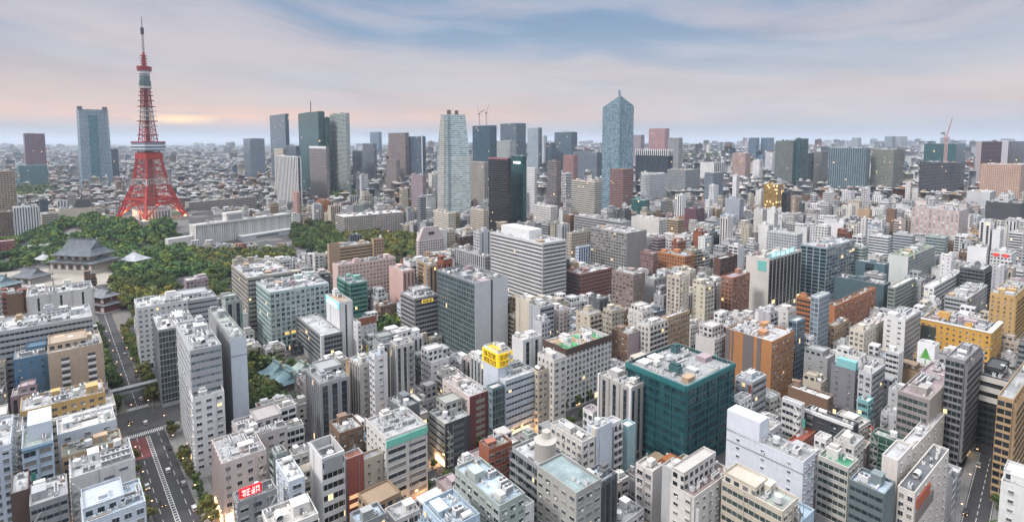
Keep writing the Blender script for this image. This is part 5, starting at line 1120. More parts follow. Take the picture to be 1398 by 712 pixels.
# ================================================================== the long white hotel by the park
AH = -57
def hotel(s):
    W, D, H = s.W, s.D, s.H
    mb = MB(); n = 42
    for i in range(n + 1): x = W * i / n; s.box_on(mb, 'f', min(max(x - .3, .01), W - .7), min(max(x - .3, .01), W - .7) + .6, 3, H - 2.4, 1.4, C['white'])
    s.box_on(mb, 'f', 0, 0, H - 2.4, H + .3, 2.2, C['off']); s.part('facade_fin', mb)
    mb = MB(); M = Matrix.Translation((-W * .10, 0, H - 1)); mb.box(-W*.09, W*.09, -D*.35, D*.35, 0, 13, C['off'], M); mb.box(-W*.095, W*.095, -D*.4, D*.4, 10.5, 11.2, C['white'], M, True); mb.box(-W*.07, W*.07, -D*.36, -D*.35, 2, 9, C['grey'], M); s.part('penthouse', mb)
    mb = MB(); mb.box(-W*.1, W*.5, -D*1.4, -D*.5 - .1, 0, 8, C['lgrey']); mb.box(-W*.1, W*.52, -D*1.45, -D*.5 - .1, 8, 9, C['white'], bottom=True); mb.box(W*.05, W*.3, -D*1.42, -D*1.4, 3, 6, C['dgrey']); s.part('entrance_hall', mb)
    mb = MB(); mb.box(-W*.5 - 34, -W*.5 - .3, -D*.1, D*.5, 0, 17, C['off']); s.part('side_wing', mb)
B(HB, 'long white hotel slab with fine vertical fins and a square roof house by the park', 'long white finned hotel', 'building',
  (266, 307), ('m', 16), 395, 338, (.68, .66, .62), 'P', 'V3,.25', ang=AH, yv=334, rc='white', dens=.2, pent=False, fn=hotel, lit=0, gc=(.28, .29, .30))

# ================================================================== the hill under the lattice tower
TX, TY = (204 - CX) / F * 905, 905.0
def hz(x, y):
    d = math.hypot((x - TX) / 1.25, y - TY - 10); 
    return 0 if d > 190 else 27 * (1 - max(0, d - 75) / 115) ** 1.0 if d > 75 else 27
def hzs(x, y):
    d = math.hypot((x - TX) / 1.25, y - TY - 10); t = min(1, max(0, (190 - d) / 115)); return 27 * t * t * (3 - 2 * t)
mb = MB(); N1 = 40
for i in range(N1):
    for j in range(N1):
        P = []
        for a, b in ((i, j), (i+1, j), (i+1, j+1), (i, j+1)):
            x = TX - 240 + 480 * a / N1; y = TY + 10 - 195 + 390 * b / N1; P.append((x, y, hzs(x, y) + (-.3 if hzs(x, y) < .05 else .05)))
        mb.quad(P, (.045, .06, .03))
# the material is set further down, once the ground materials exist
HILL = mb

# ================================================================== red and white lattice tower
def lattice_tower():
    r = link('lattice_tower', None, None, (TX, TY, 26.5)); r.rotation_euler = (0, 0, R(22))
    tag(r, 'tall red and white steel lattice tower with two observation decks on the wooded hill', 'tower')
    red, wht, dk = (.47, .06, .05), (.52, .47, .46), (.20, .035, .04)
    k = 905 / F
    def zz(y): return (CAMH + 905 * (((CY - y) / F) * CP - SP) / (CP + ((CY - y) / F) * SP)) - 26.5
    prof = [(0, 52), (9, 47), (22, 41), (38, 34), (55, 27.8), (72, 23.4), (90, 19.8), (108, 17.4), (zz(209), 15.6), (zz(193), 13.6), (zz(178), 11.4), (zz(165), 9.6), (zz(152), 8.4), (zz(140), 7.4), (zz(128), 6.6), (zz(115), 6.0), (zz(98), 5.6)]
    def hw(z):
        for (a, p), (b, q) in zip(prof, prof[1:]):
            if a <= z <= b: return p + (q - p) * (z - a) / (b - a)
        return prof[-1][1]
    def P(i, z, f=1.0):
        a = R(90 * i) ; h = hw(z) * f; return Vector((h * math.sin(a), -h * math.cos(a), z))
    def colr(z):
        return wht if (zz(252) < z < zz(244)) or (zz(165) < z < zz(145)) or (zz(119) < z < zz(110)) else (red if z < zz(165) else (.36, .05, .05))
    zs = [0]; 
    while zs[-1] < zz(98): zs.append(min(zz(98), zs[-1] + (11 if zs[-1] < zz(209) - 8 else 7.5)))
    # four legs
    for i in range(4):
        mb = MB()
        for a, b in zip(zs, zs[1:]):
            w = 2.9 if a < 40 else 1.9 if a < zz(209) else 1.5
            mb.bar(P(i, a), P(i, b), w, colr((a + b) / 2))
            if a < zz(215):                       # built-up leg: inner chords and lacing
                for f in (.88, ):
                    ia, ib = P(i, a, f), P(i, b, f)
                    for t in (-1, 1):
                        off = Vector((math.cos(R(90*i)), math.sin(R(90*i)), 0)) * t * (hw(a) * .05 + .3)
                        mb.bar(ia + off, ib + off, 1.1, colr((a + b) / 2)); mb.bar(P(i, a), ib + off, .8, colr(a)); mb.bar(ia + off, P(i, b), .8, colr(a))
        link('leg', mb.mesh('leg', METL), r)
        mb = MB(); p = P(i, 0); mb.box(p.x - 6, p.x + 6, p.y - 6, p.y + 6, -4, 1.5, (.4, .38, .36)); link('foot_block', mb.mesh('foot_block', SURF), r)
    # bracing of the four sides
    for i in range(4):
        mb = MB(); j = (i + 1) % 4
        for a, b in zip(zs, zs[1:]):
            if b < 24: continue
            c = colr((a + b) / 2); lo = a < zz(209); w = .95 if lo else .75
            A0, B0, A1, B1 = P(i, a), P(j, a), P(i, b), P(j, b)
            mb.bar(A1, B1, w * 1.1, c); n = 2 if lo else 1
            for q in range(n):
                l0, l1 = A0.lerp(B0, q / n), A0.lerp(B0, (q + 1) / n); u0, u1 = A1.lerp(B1, q / n), A1.lerp(B1, (q + 1) / n)
                mb.bar(l0, u1, w * .55, c); mb.bar(l1, u0, w * .55, c)
                if n > 1: mb.bar(u0, l0, w * .6, c)
            if not lo: m0, m1 = A0.lerp(B0, .5), A1.lerp(B1, .5); mb.bar(m0, m1, .6, c)
        link('side_lattice', mb.mesh('side_lattice', METL), r)
    # great arch beams
    for i in range(4):
        mb = MB(); j = (i + 1) % 4; n = 12; prev = None
        for q in range(n + 1):
            t = q / n; z = 6 + 19 * math.sin(math.pi * t); p = P(i, z).lerp(P(j, z), .06 + .88 * t)
            if prev is not None: mb.bar(prev, p, 1.6, red); mb.bar(p, (p.x, p.y, 33), .7, red)
            prev = p
        mb.bar(P(i, 33), P(j, 33), 3.4, red); mb.bar(P(i, 27), P(j, 27), 1.6, red)
        link('arch_beam', mb.mesh('arch_beam', METL), r)
    # lift shaft
    mb = MB(); mb.box(-5, 5, -5, 5, 0, zz(205), (.20, .12, .12))
    for z in range(8, int(zz(209)), 8): mb.box(-5.2, 5.2, -5.2, 5.2, z, z + 1.2, (.45, .12, .1), bottom=True)
    link('lift_shaft', mb.mesh('lift_shaft', METL), r)
    mb = MB(); mb.box(-2.5, 2.5, -2.5, 2.5, zz(194), zz(98), (.3, .2, .2)); link('lift_shaft', mb.mesh('lift_shaft', METL), r)
    # main deck
    def deck(w0, z0, z1, layers, name):
        d = link(name, None, r)
        for (f0, f1, w, c) in layers:
            mb = MB(); M = Matrix.Rotation(R(45), 4, 'Z'); mb.box(-w0*w, w0*w, -w0*w, w0*w, z0 + (z1 - z0) * f0, z0 + (z1 - z0) * f1, c, M, True); link('deck_storey', mb.mesh('deck_storey', METL), d)
    s2 = .72
    deck(17.5 * s2 * 1.42, zz(206), zz(193), [(0, .16, .92, (.22, .28, .34)), (.16, .30, 1.0, (.60, .62, .66)), (.30, .50, .985, (.16, .24, .32)), (.50, .64, 1.02, (.72, .72, .75)), (.64, .84, .96, (.20, .27, .35)), (.84, 1.0, .99, (.32, .10, .12))], 'main_deck')
    mb = MB(); M = Matrix.Rotation(R(45), 4, 'Z'); b = 13.8 * 1.02
    mb.box(-b, b, -b, b, zz(217), zz(208.5), (.42, .05, .04), M, True); link('deck_storey', mb.mesh('deck_storey', METL), r)
    # working platforms of the upper mast
    for y, w, c in ((185, 12.6, dk), (172, 12.0, wht), (166, 12.4, dk), (159, 11.6, wht), (152, 11.4, wht), (146, 10.8, dk), (138, 9.6, dk), (131, 8.8, dk), (126, 8.2, dk)):
        mb = MB(); z = zz(y); mb.box(-w*.86, w*.86, -w*.86, w*.86, z, z + 1.3, c, Matrix.Rotation(R(45), 4, 'Z'), True); link('platform', mb.mesh('platform', METL), r)
    # upper deck
    d = link('upper_deck', None, r)
    for y0, y1, w, c in ((121, 118, 9.6, wht), (118, 111, 8.6, (.09, .14, .15)), (111, 104, 7.6, (.12, .17, .18)), (104, 97.5, 7.4, (.34, .36, .37)), (101, 97, 8.6, (.66, .66, .66)), (97, 91, 10.4, (.30, .05, .06))):
        mb = MB(); mb.cyl(0, 0, zz(y0), zz(y1), w, c, 12, w * (1.06 if y0 == 97 else 1)); link('deck_storey', mb.mesh('deck_storey', METL), d)
    # aerial
    a = link('aerial', None, r)
    for y0, y1, w, w2, c in ((91, 72, 3.6, 2.1, (.42, .07, .06)), (72, 47, 2.0, 1.5, (.42, .38, .38)), (47, 38, 2.5, 2.5, (.07, .06, .08)), (38, 22, 1.1, .45, (.32, .32, .36))):
        mb = MB(); mb.cyl(0, 0, zz(y0), zz(y1), w, c, 8, w2)
        if y0 == 91:
            for q in range(5): z = zz(91 - q * 3.6); mb.box(-w-.9, w+.9, -w-.9, w+.9, z, z + .8, c, bottom=True)
        link('aerial_section', mb.mesh('aerial_section', METL), a)
    # building between the feet
    mb = MB(); mb.box(-24, 24, -22, 22, -3, 15, (.5, .5, .5), Matrix.Rotation(R(23), 4, 'Z')); mb.box(-18, 18, -16, 16, 15, 19, (.6, .6, .6), Matrix.Rotation(R(23), 4, 'Z')); o = link('foot_hall', mb.mesh('foot_hall', SURF), r)
    mb = MB(); M = Matrix.Rotation(R(23), 4, 'Z')
    for q in range(10): mb.box(-22 + q * 4.5, -19.6 + q * 4.5, -22.3, -22, 0, 12, (.12, .14, .16), M)
    link('window', mb.mesh('window', SURF), o)
    # floodlights at the feet
    for i in range(4):
        p = P(i, 5); mb = MB(); mb.box(p.x - 1.6, p.x + 1.6, p.y - 6.4, p.y - 4.8, 1.2, 3.6, (1, .8, .5), bottom=True); link('floodlight', mb.mesh('floodlight', LAMP), r)
        l = bpy.data.lights.new('foot_floodlight', 'POINT'); l.energy = 9000; l.color = (1, .45, .22); l.shadow_soft_size = 2
        lo = bpy.data.objects.new('foot_floodlight', l); col.objects.link(lo); lo.parent = r; lo.location = (p.x * .72, p.y * .72, 9)
    VIS.append((158, 245, 286, TY, 'red lattice tower', 203, 200)); occupy(TX, TY, 1, 0, 60, 60)
lattice_tower()

# ================================================================== temple halls with tiled hip-and-gable roofs
def hip(mb, w, d, z0, h, ridge, c, flare=.0, mi=0, gable=0.0):
    """hipped roof with concave slopes; ridge = ridge length share"""
    n = 4; prev = None
    for i in range(n + 1):
        t = i / n; k = t ** 1.0; zz_ = z0 + h * (t ** 1.35)
        a = w / 2 + (w * ridge / 2 - w / 2) * min(1, k / (.5 if ridge > .5 else 1)); b = d / 2 * (1 - k) + .02
        cur = [(-a, -b, zz_), (a, -b, zz_), (a, b, zz_), (-a, b, zz_)]
        if i == 0: cur = [(p[0], p[1], p[2] + flare) for p in cur]
        if prev:
            for q in range(4): r2 = (q + 1) % 4; mb.quad([prev[q], prev[r2], cur[r2], cur[q]], c, mi=mi)
        prev = cur
    mb.box(-w * ridge / 2 - .4, w * ridge / 2 + .4, -.6, .6, z0 + h - .3, z0 + h + 1.1, tuple(x * .8 for x in c), bottom=True)
    for sx in (-1, 1): mb.box(sx * w * ridge / 2 - .5, sx * w * ridge / 2 + .5, -.8, .8, z0 + h + 1.1, z0 + h + 2.6, (.42, .40, .28), bottom=True)
def hall(name, label, short, xm, yb, wpx, dep, ang, tiers, wall_c, roof_c, base=None, yv=None, cat='temple hall'):
    X, Y = ground(xm, yb); w = wpx / F * Y; r = link(name, None, None, (X, Y, 0), -R(ang)); tag(r, label, cat)
    if base: 
        mb = MB(); mb.box(-w/2*base[0], w/2*base[0], -dep/2*base[0], dep/2*base[0], 0, base[1], (.42, .40, .37)); link('stone_base', mb.mesh('stone_base', SURF), r)
    z = base[1] if base else 0
    for i, (k, zw, hr, ridge, ov) in enumerate(tiers):
        mb = MB(); a, b = w * k / 2, dep * k / 2; mb.box(-a, a, -b, b, z - .3, z + zw, wall_c)
        n = max(3, int(w * k / 5))
        for q in range(n + 1): x = -a + 2 * a * q / n; mb.box(x - .35, x + .35, -b - .4, -b, z, z + zw, tuple(c2 * .55 for c2 in wall_c))
        for q in range(n): x = -a + 2 * a * (q + .5) / n; mb.box(x - a / n * .6, x + a / n * .6, -b - .12, -b, z + .5, z + zw * .7, (.03, .03, .03) if q % 2 else (.55, .52, .48))
        link('wall', mb.mesh('wall', SURF), r)
        mb = MB(); hip(mb, w * k + ov * 2, dep * k + ov * 2, z + zw, hr, ridge, roof_c); mb.box(-w*k/2 - ov, w*k/2 + ov, -dep*k/2 - ov, dep*k/2 + ov, z + zw - .5, z + zw + .02, (.10, .08, .07), bottom=True)
        link('roof', mb.mesh('roof', ROOF), r); z = z + zw + hr * .42
    top = proj(X, Y, z)[1]
    VIS.append((xm - wpx * .6, xm + wpx * .6, yv or yb, Y, short, xm, yb - 15)); occupy(X, Y, math.cos(R(ang)), -math.sin(R(ang)), w / 2 + 6, dep / 2 + 6)
    return r
TG, RT = (.13, .15, .17), (.14, .15, .17)
hall('temple_hall', 'great two-tiered temple hall with blue-grey tiled roof at left in the wood', 'great temple hall', 116, 368, 68, 34, 10, [(1.0, 8.5, 6, .80, 3.2), (.80, 5.5, 17, .72, 4.2)], (.34, .28, .24), TG, (1.05, 4), 368)
hall('temple_hall', 'small square hall with light grey pyramid roof right of the great temple hall', 'small pyramid-roofed hall', 184, 362, 24, 17, 14, [(1.0, 6, 9, .12, 3.4)], (.38, .33, .30), (.42, .44, .48), (1.1, 2), 362)
hall('temple_hall', 'grey tiled side hall left of the great temple hall', 'grey tiled side hall', 44, 384, 34, 20, 14, [(1.0, 7, 8, .6, 2.5)], (.36, .34, .32), RT, None, 382)
hall('temple_hall', 'blue-green tiled hall at the left edge of the temple precinct', 'blue-green tiled hall', 1, 398, 34, 22, 14, [(1.0, 8, 9, .6, 2.5)], (.22, .12, .10), (.17, .24, .27), None, 394)
hall('temple_hall', 'tiny white-roofed pavilion between the side hall and the great hall', 'tiny pavilion', 60, 358, 17, 12, 14, [(1.0, 5, 6, .1, 2)], (.4, .38, .35), (.45, .46, .48), None, 357)
hall('temple_gate', 'dark red two-storey temple gate with grey roof at the end of the avenue', 'dark red temple gate', 143, 424, 30, 12, 20, [(1.0, 6.5, 3.5, .8, 2.2), (.9, 6, 6, .66, 3.0)], (.18, .045, .04), (.20, .21, .23), (1.1, 1), 415, 'gate')
hall('shrine_hall', 'larger turquoise roofed shrine hall beside the grey ribbon office', 'larger turquoise shrine hall', 379, 516, 30, 15, -38+90-8, [(1.0, 4.5, 6, .6, 2.2)], (.30, .26, .22), (.17, .26, .29), None, 505, 'shrine hall')
hall('shrine_hall', 'front turquoise shrine hall roof nearest the trees', 'front turquoise shrine hall', 394, 525, 27, 9, 44, [(1.0, 4, 4.5, .7, 2.0)], (.28, .22, .2), (.17, .28, .32), None, 512, 'shrine hall')
hall('shrine_hall', 'small pale green roofed shrine building beneath the white corner pier', 'pale green shrine building', 413, 510, 20, 10, 44, [(1.0, 4, 4, .7, 1.8)], (.34, .3, .26), (.28, .35, .32), None, 500, 'shrine hall')
T('low red-walled temple office at the left edge above the wood path', 'red-walled temple office', (-6, 330), ('m', 14), 20, 352, (.30, .09, .08), 'P', 'P', OB, ang=-45, yv=338, tier=0, dens=0)
T('low white-roofed temple hall annex at left', 'white-roofed temple annex', (38, 336), ('m', 12), 71, 347, 'off', 'N', 'P', OB, ang=-45, yv=338, rc='white', dens=0)
# ================================================================== ground, roads
GRND, g = new_mat('city_ground')
pos = g.n('ShaderNodeNewGeometry').outputs['Position']
vo = g.n('ShaderNodeTexVoronoi'); g.put(vo.inputs['Vector'], pos); vo.inputs['Scale'].default_value = 1 / 22.0
vr = g.sep(vo.outputs['Color']); a = g.noise(pos, .02, 4)
c = g.mix(g.m('GREATER_THAN', vr[0], .72), (.065, .065, .07), (.15, .145, .14)); c = g.mix(g.m('GREATER_THAN', vr[1], .93), c, (.05, .075, .03))
f = g.m('MULTIPLY_ADD', a, .8, .6); finish(g, g.mix(1.0, c, g.comb(f, f, f), 'MULTIPLY'), .9)
ASPH, g = new_mat('asphalt')
pos = g.n('ShaderNodeNewGeometry').outputs['Position']; a = g.noise(pos, .15, 5, .6); b = g.noise(pos, 2.5, 2)
f = g.m('ADD', g.m('MULTIPLY_ADD', a, .7, .55), g.m('MULTIPLY_ADD', b, .3, -.1)); finish(g, g.mix(1.0, g.attr('col').outputs['Color'], g.comb(f, f, f), 'MULTIPLY'), .75)
link('hill', HILL.mesh('hill', GRND))['kind'] = 'structure'
mb = MB(); S = 60000; mb.quad([(-S, -S, 0), (S, -S, 0), (S, S, 0), (-S, S, 0)]); link('ground', mb.mesh('ground', GRND))['kind'] = 'structure'
def strip(name, cx, cy, ang, t0, t1, o0, o1, z, c, mat=ASPH, mbx=None):
    a = R(ang); d = (math.sin(a), math.cos(a)); n = (math.cos(a), -math.sin(a)); m = mbx or MB()
    P = [(cx + d[0]*t + n[0]*o, cy + d[1]*t + n[1]*o) for t, o in ((t0, o0), (t0, o1), (t1, o1), (t1, o0))]
    m.quad([(*p, z) for p in P], c)
    if z > .09:
        for i in range(4): m.quad([(*P[i], 0), (*P[(i+1) % 4], 0), (*P[(i+1) % 4], z), (*P[i], z)], c)
    if mbx is None: link(name, m.mesh(name, mat))['kind'] = 'structure'
    return P
AS, PV, WT = (.055, .055, .06), (.24, .235, .23), (.68, .68, .66)
ax, ay = ground(213.5, 628)
strip('road', ax, ay, AL, -120, 66, -7.6, 7.8, .008, AS); strip('road', ax, ay, AL, 66, 300, -5.2, 5.2, .010, AS); occupy_poly(strip('x', ax, ay, AL, -120, 300, -13, 15, .001, AS, mbx=MB()))
strip('pavement', ax, ay, AL, -120, 36, -12.5, -7.6, .13, PV); strip('pavement', ax, ay, AL, -120, 36, 7.8, 15.5, .13, PV)
strip('pavement', ax, ay, AL, 66, 300, -11, -5.2, .13, (.15, .145, .13)); strip('pavement', ax, ay, AL, 66, 300, 5.2, 11, .13, (.15, .145, .13))
d0 = R(AL); jx, jy = ax + math.sin(d0) * 51, ay + math.cos(d0) * 51
strip('cross_road', jx, jy, AL + 90, -15, 90, -13, 13, .004, (.06, .058, .062)); occupy_poly(strip('x', jx, jy, AL + 90, -12, 50, -14, 14, .001, AS, mbx=MB()))
strip('red_lane', ax, ay, AL, 6, 29, -7.4, -.7, .012, (.17, .045, .045))
m = MB()
for t in range(-118, 30, 2):
    strip('', ax, ay, AL, t, t + .5, -.55, .55, .016, WT, mbx=m)
for t in range(68, 290, 8): strip('', ax, ay, AL, t, t + 6, -.12, .12, .016, WT, mbx=m)
for o in (-.75, .75): strip('', ax, ay, AL, -118, 29, o - .12, o + .12, .016, WT, mbx=m)
for o in (-4.6, 4.8):
    for t in range(-118, 28, 9): strip('', ax, ay, AL, t, t + 4.5, o - .09, o + .09, .016, WT, mbx=m)
for t0 in (31.5, 67):
    for i in range(19): o = -7.4 + i * .8; strip('', ax, ay, AL, t0, t0 + 4, o, o + .42, .016, WT, mbx=m)
link('road_marking', m.mesh('road_marking', ASPH))['kind'] = 'structure'
sx_, sy_ = ground(702, 603); AC = AU + 90
strip('street', sx_, sy_, AC, -130, 190, -5.5, 5.5, .008, AS); strip('pavement', sx_, sy_, AC, -130, 190, -8.5, -5.5, .13, PV); strip('pavement', sx_, sy_, AC, -130, 190, 5.5, 8.5, .13, PV)
occupy_poly(strip('x', sx_, sy_, AC, -130, 190, -8.5, 8.5, .001, AS, mbx=MB()))
rx_, ry_ = ground(1345, 655); AR = 45.6
strip('street', rx_, ry_, AR, -110, 150, -4.4, 4.4, .020, (.05, .05, .055)); strip('pavement', rx_, ry_, AR, -110, 110, -8, -4.4, .14, PV); strip('pavement', rx_, ry_, AR, -110, 110, 4.4, 8, .14, PV)
occupy_poly(strip('x', rx_, ry_, AR, -110, 150, -8, 8, .001, AS, mbx=MB()))
m = MB()
for t in range(-105, 110, 6): strip('', rx_, ry_, AR, t, t + 3.5, -.1, .1, .026, WT, mbx=m)
for o in (-4.0, 4.0): strip('', rx_, ry_, AR, -105, 105, o - .08, o + .08, .026, WT, mbx=m)
for t in range(-128, 180, 6): strip('', sx_, sy_, AC, t, t + 3.5, -.1, .1, .016, WT, mbx=m)
link('road_marking', m.mesh('road_marking', ASPH))['kind'] = 'structure'

for poly in ([(70, 372), (150, 366), (160, 386), (76, 394)], [(0, 372), (70, 366), (72, 392), (0, 402)]):
    P = [ground(*p) for p in poly]; m = MB(); m.quad([(*p, .02) for p in P][::-1], (.36, .33, .29)); link('temple_court', m.mesh('temple_court', ASPH))['kind'] = 'structure'; occupy_poly(P)
# rows of the picture that must stay in view (woods and roads)
def keep(x0, x1, yv, yd=None): VIS.append((x0, x1, yv, ground(x0, yd or yv)[1], None, 0, 0))
for t in ((0, 158, 396), (258, 400, 352), (396, 450, 372),  (130, 178, 430), (150, 246, 412), (236, 318, 405), (395, 470, 345), (455, 578, 352), (338, 402, 548), (515, 541, 450), (140, 180, 530), (163, 234, 600), (180, 256, 650), (198, 300, 712), (1318, 1362, 712), (1325, 1374, 660), (575, 620, 668), (690, 770, 596)): keep(*t)

# woods: outlines on the ground
WOODS = [('dense park wood around the temple and below the lattice tower', [(-60, 352), (0, 335), (60, 325), (130, 318), (150, 325), (238, 325), (252, 340), (300, 372), (318, 400), (306, 418), (268, 416), (252, 396), (236, 402), (200, 400), (150, 392), (158, 372), (130, 368), (60, 362), (0, 372), (-60, 380)], 230, (0.03, 0.06, .022)),
         ('leafy belt between the temple gate, avenue and white arched office', [(150, 396), (236, 404), (186, 440), (176, 470), (158, 462), (150, 430)], 60, (.07, .085, .025)),
         ('dark trees behind and right of the long white hotel', [(396, 330), (400, 312), (440, 305), (470, 318), (470, 348), (440, 362), (420, 352)], 60, (.03, .055, .02)),
         ('park trees between the tan wing and tapered white office', [(470, 322), (520, 316), (566, 326), (574, 372), (545, 392), (530, 364), (500, 345), (470, 340)], 90, (.045, .06, .02)),
         ('far wood left of the broad curved glass tower', [(20, 262), (66, 258), (70, 272), (20, 278)], 40, (.03, .05, .025)),
         ('far wood by the towers at centre left', [(436, 270), (480, 262), (486, 280), (440, 288)], 40, (.03, .05, .02)),
         ('far wood behind the tapering pale tower', [(560, 286), (596, 276), (596, 300), (562, 306)], 40, (.03, .05, .02)),
         ('far wood between tapering and black towers', [(640, 276), (668, 272), (668, 290), (640, 294)], 30, (.03, .05, .02)),
         ('dark hilltop wood around the palace garden on the right horizon', [(925, 214), (1000, 210), (1010, 224), (930, 230)], 130, (.03, .05, .03)),
         ('dark wood behind the khaki office on the right', [(1234, 236), (1262, 234), (1262, 250), (1236, 252)], 40, (.03, .05, .03)),
         ('tree clump beneath the white striped office', [(720, 420), (770, 418), (766, 440), (722, 440)], 12, (.04, .06, .02)),
         ('grove around the turquoise shrine halls right of the grey blocks', [(338, 500), (372, 500), (404, 530), (404, 562), (350, 568), (336, 540)], 12, (.05, .07, .025)),
         ('strip of garden trees in front of the long white hotel', [(256, 344), (330, 346), (398, 344), (400, 354), (330, 362), (318, 380), (296, 376)], 30, (.045, .065, .025)),
         ('dark garden clump right of the white brick-topped block', [(514, 448), (540, 442), (546, 470), (520, 478)], 16, (.035, .06, .02))]
wood_occ = np.zeros((NYC, NXC), bool)
for lab, poly, n, cc in WOODS:
    P = [ground(*p) for p in poly]
    if max(p[1] for p in P) < 2600: occupy_poly(P, wood_occ)
pk_ = [ground(*p) for p in ((398, 358), (446, 350), (452, 378), (402, 388))]

# ================================================================== the rest of the town
rnd = random.Random(77)
PAL = [('white', .24), ('off', .17), ('lgrey', .13), ('cream', .09), ('ppink', .05), ('beige', .09), ('grey', .11), ('tan', .05), ('brown', .045), ('brick', .02), ('pblue', .03), ('mauve', .03), ('dgrey', .06), ('orange', .01), ('greygreen', .03)]
def pick(): 
    r = rnd.random() * sum(w for _, w in PAL)
    for n, w in PAL:
        r -= w
        if r <= 0: return n
    return 'white'
VA = np.array([(v[0], v[1], v[2], v[3]) for v in VIS])
ca, sa = math.cos(R(AU)), math.sin(R(AU))
vX, vY, uX, uY = ca, -sa, sa, ca
cands = []
def cap_height(X, Y, x0, x1, h):
    m = (VA[:, 3] > Y + 3) & (VA[:, 0] < x1 - .8) & (VA[:, 1] > x0 + .8)
    if m.any():
        yl = VA[m, 2].max(); k = (CY - yl) / F; dz = Y * (k * CP - SP) / (CP + k * SP); h = min(h, dz + CAMH)
    return h
bands = [(120, 470, 14.2, 33), (470, 760, 16.5, 30), (760, 1150, 20, 26), (1150, 1700, 24, 31), (1700, 2500, 30, 35), (2500, 3800, 41, 40), (3800, 5800, 58, 46), (5800, 8500, 88, 54), (8500, 13000, 145, 64)]
for bi, (d0_, d1_, s, hm) in enumerate(bands):
    ext = d1_ * 1.35; n = int(ext / s)
    for ip in range(-n, n):
        for iq in range(-n // 1, n):
            p = (ip + rnd.uniform(-.08, .08)) * s; q = (iq + rnd.uniform(-.08, .08)) * s
            X = vX * p + uX * q; Y = vY * p + uY * q
            if Y < d0_ or Y >= d1_ or abs(X) > Y * 1.0 + 40: continue
            if ip % 5 == 0 and bi < 4 and iq % 2 == 0 and False: continue
            hw, hd = s * .5 * rnd.uniform(.62, .97), s * .5 * rnd.uniform(.62, .98)
            if rnd.random() < .12: hw *= 1.35
            if iq % 3 == 0: hd *= .72
            if ip % 4 == 0: hw *= .74
            r = rnd.random()
            h = hm * (.34 + rnd.random() ** 1.5 * 1.35)
            if bi < 4 and r < .07: h *= 1.5
            if 2 <= bi <= 4 and r > .97: h = rnd.uniform(50, 95); hw *= .7; hd *= .7
            if bi >= 4: h = hm * (.3 + rnd.random() ** 1.6 * 1.2) * (1 if r > .09 else rnd.uniform(1.4, 2.6)); hw *= .9; hd *= .9
            if X < -250 - .12 * Y and Y > 500: h *= .62
            x0 = min(proj(X + a * hw * vX + b * hd * uX, Y + a * hw * vY + b * hd * uY, h)[0] for a in (-1, 1) for b in (-1, 1)); x1 = max(proj(X + a * hw * vX + b * hd * uX, Y + a * hw * vY + b * hd * uY, h)[0] for a in (-1, 1) for b in (-1, 1))
            if x1 < -30 or x0 > 1430: continue
            if Y < 2600 and taken(X, Y, vX, vY, hw + .3, hd + .3, .02): 
                hw *= .62; hd *= .62
                if taken(X, Y, vX, vY, hw, hd, .0): continue
            if Y < 2600:
                rr = rect_cells(X, Y, vX, vY, hw, hd)
                if rr and (wood_occ[rr[0][0]:rr[0][1], rr[0][2]:rr[0][3]] & rr[1]).any(): continue
            h2 = cap_height(X, Y - hd, x0, x1, h)
            if h2 < h: h2 -= 2.6 if Y < 700 else .6
            if h2 < 5: continue
            if proj(X, Y, h2)[1] > 700: continue
            occupy(X, Y, vX, vY, hw, hd)
            cands.append([X, Y, hw, hd, h2, x0, x1, rnd.choice(('white', 'white', 'off')) if Y > 450 and X > -100 and rnd.random() < .32 else pick()])
# which of them show largest: paint simple silhouettes far to near
buf = -np.ones((712, 1398), int); items = [(c[1], i, c[5], c[6], proj(c[0], c[1], c[4])[1], proj(c[0], c[1] - c[3], 0)[1]) for i, c in enumerate(cands)]
items += [(v[3], -2, v[0], v[1], proj(0, v[3], 0)[1] if v[6] == 0 else 2 * v[6] - 0 * v[2] - proj(0, v[3], 0)[1] if False else v[6] - (proj(0, v[3], 0)[1] - v[6]) * .9, proj(0, v[3], 0)[1]) for v in VIS if v[4]]
items.sort(key=lambda t: -t[0])
for Y, i, x0, x1, yt, yb in items:
    a, b = max(0, int(x0)), min(1398, int(x1) + 1); c0, c1 = max(0, int(yt)), min(712, int(yb) + 1)
    if a < b and c0 < c1: buf[c0:c1, a:b] = i
cnt = np.bincount(buf[buf >= 0], minlength=len(cands))
order = sorted(range(len(cands)), key=lambda i: -cnt[i])
n_hero = sum(1 for v in VIS if v[4]); n_ind = max(100, 360 - n_hero)
single = set(order[:n_ind])
print('heroes', n_hero, 'fill', len(cands), 'visible', int((cnt > 0).sum()))
lab_rows = []
KN = {'P': 'office block', 'K': 'balconied apartments', 'R': 'ribbon-windowed block', 'V': 'vertically striped block'}
hv = [v for v in VIS if v[4]]
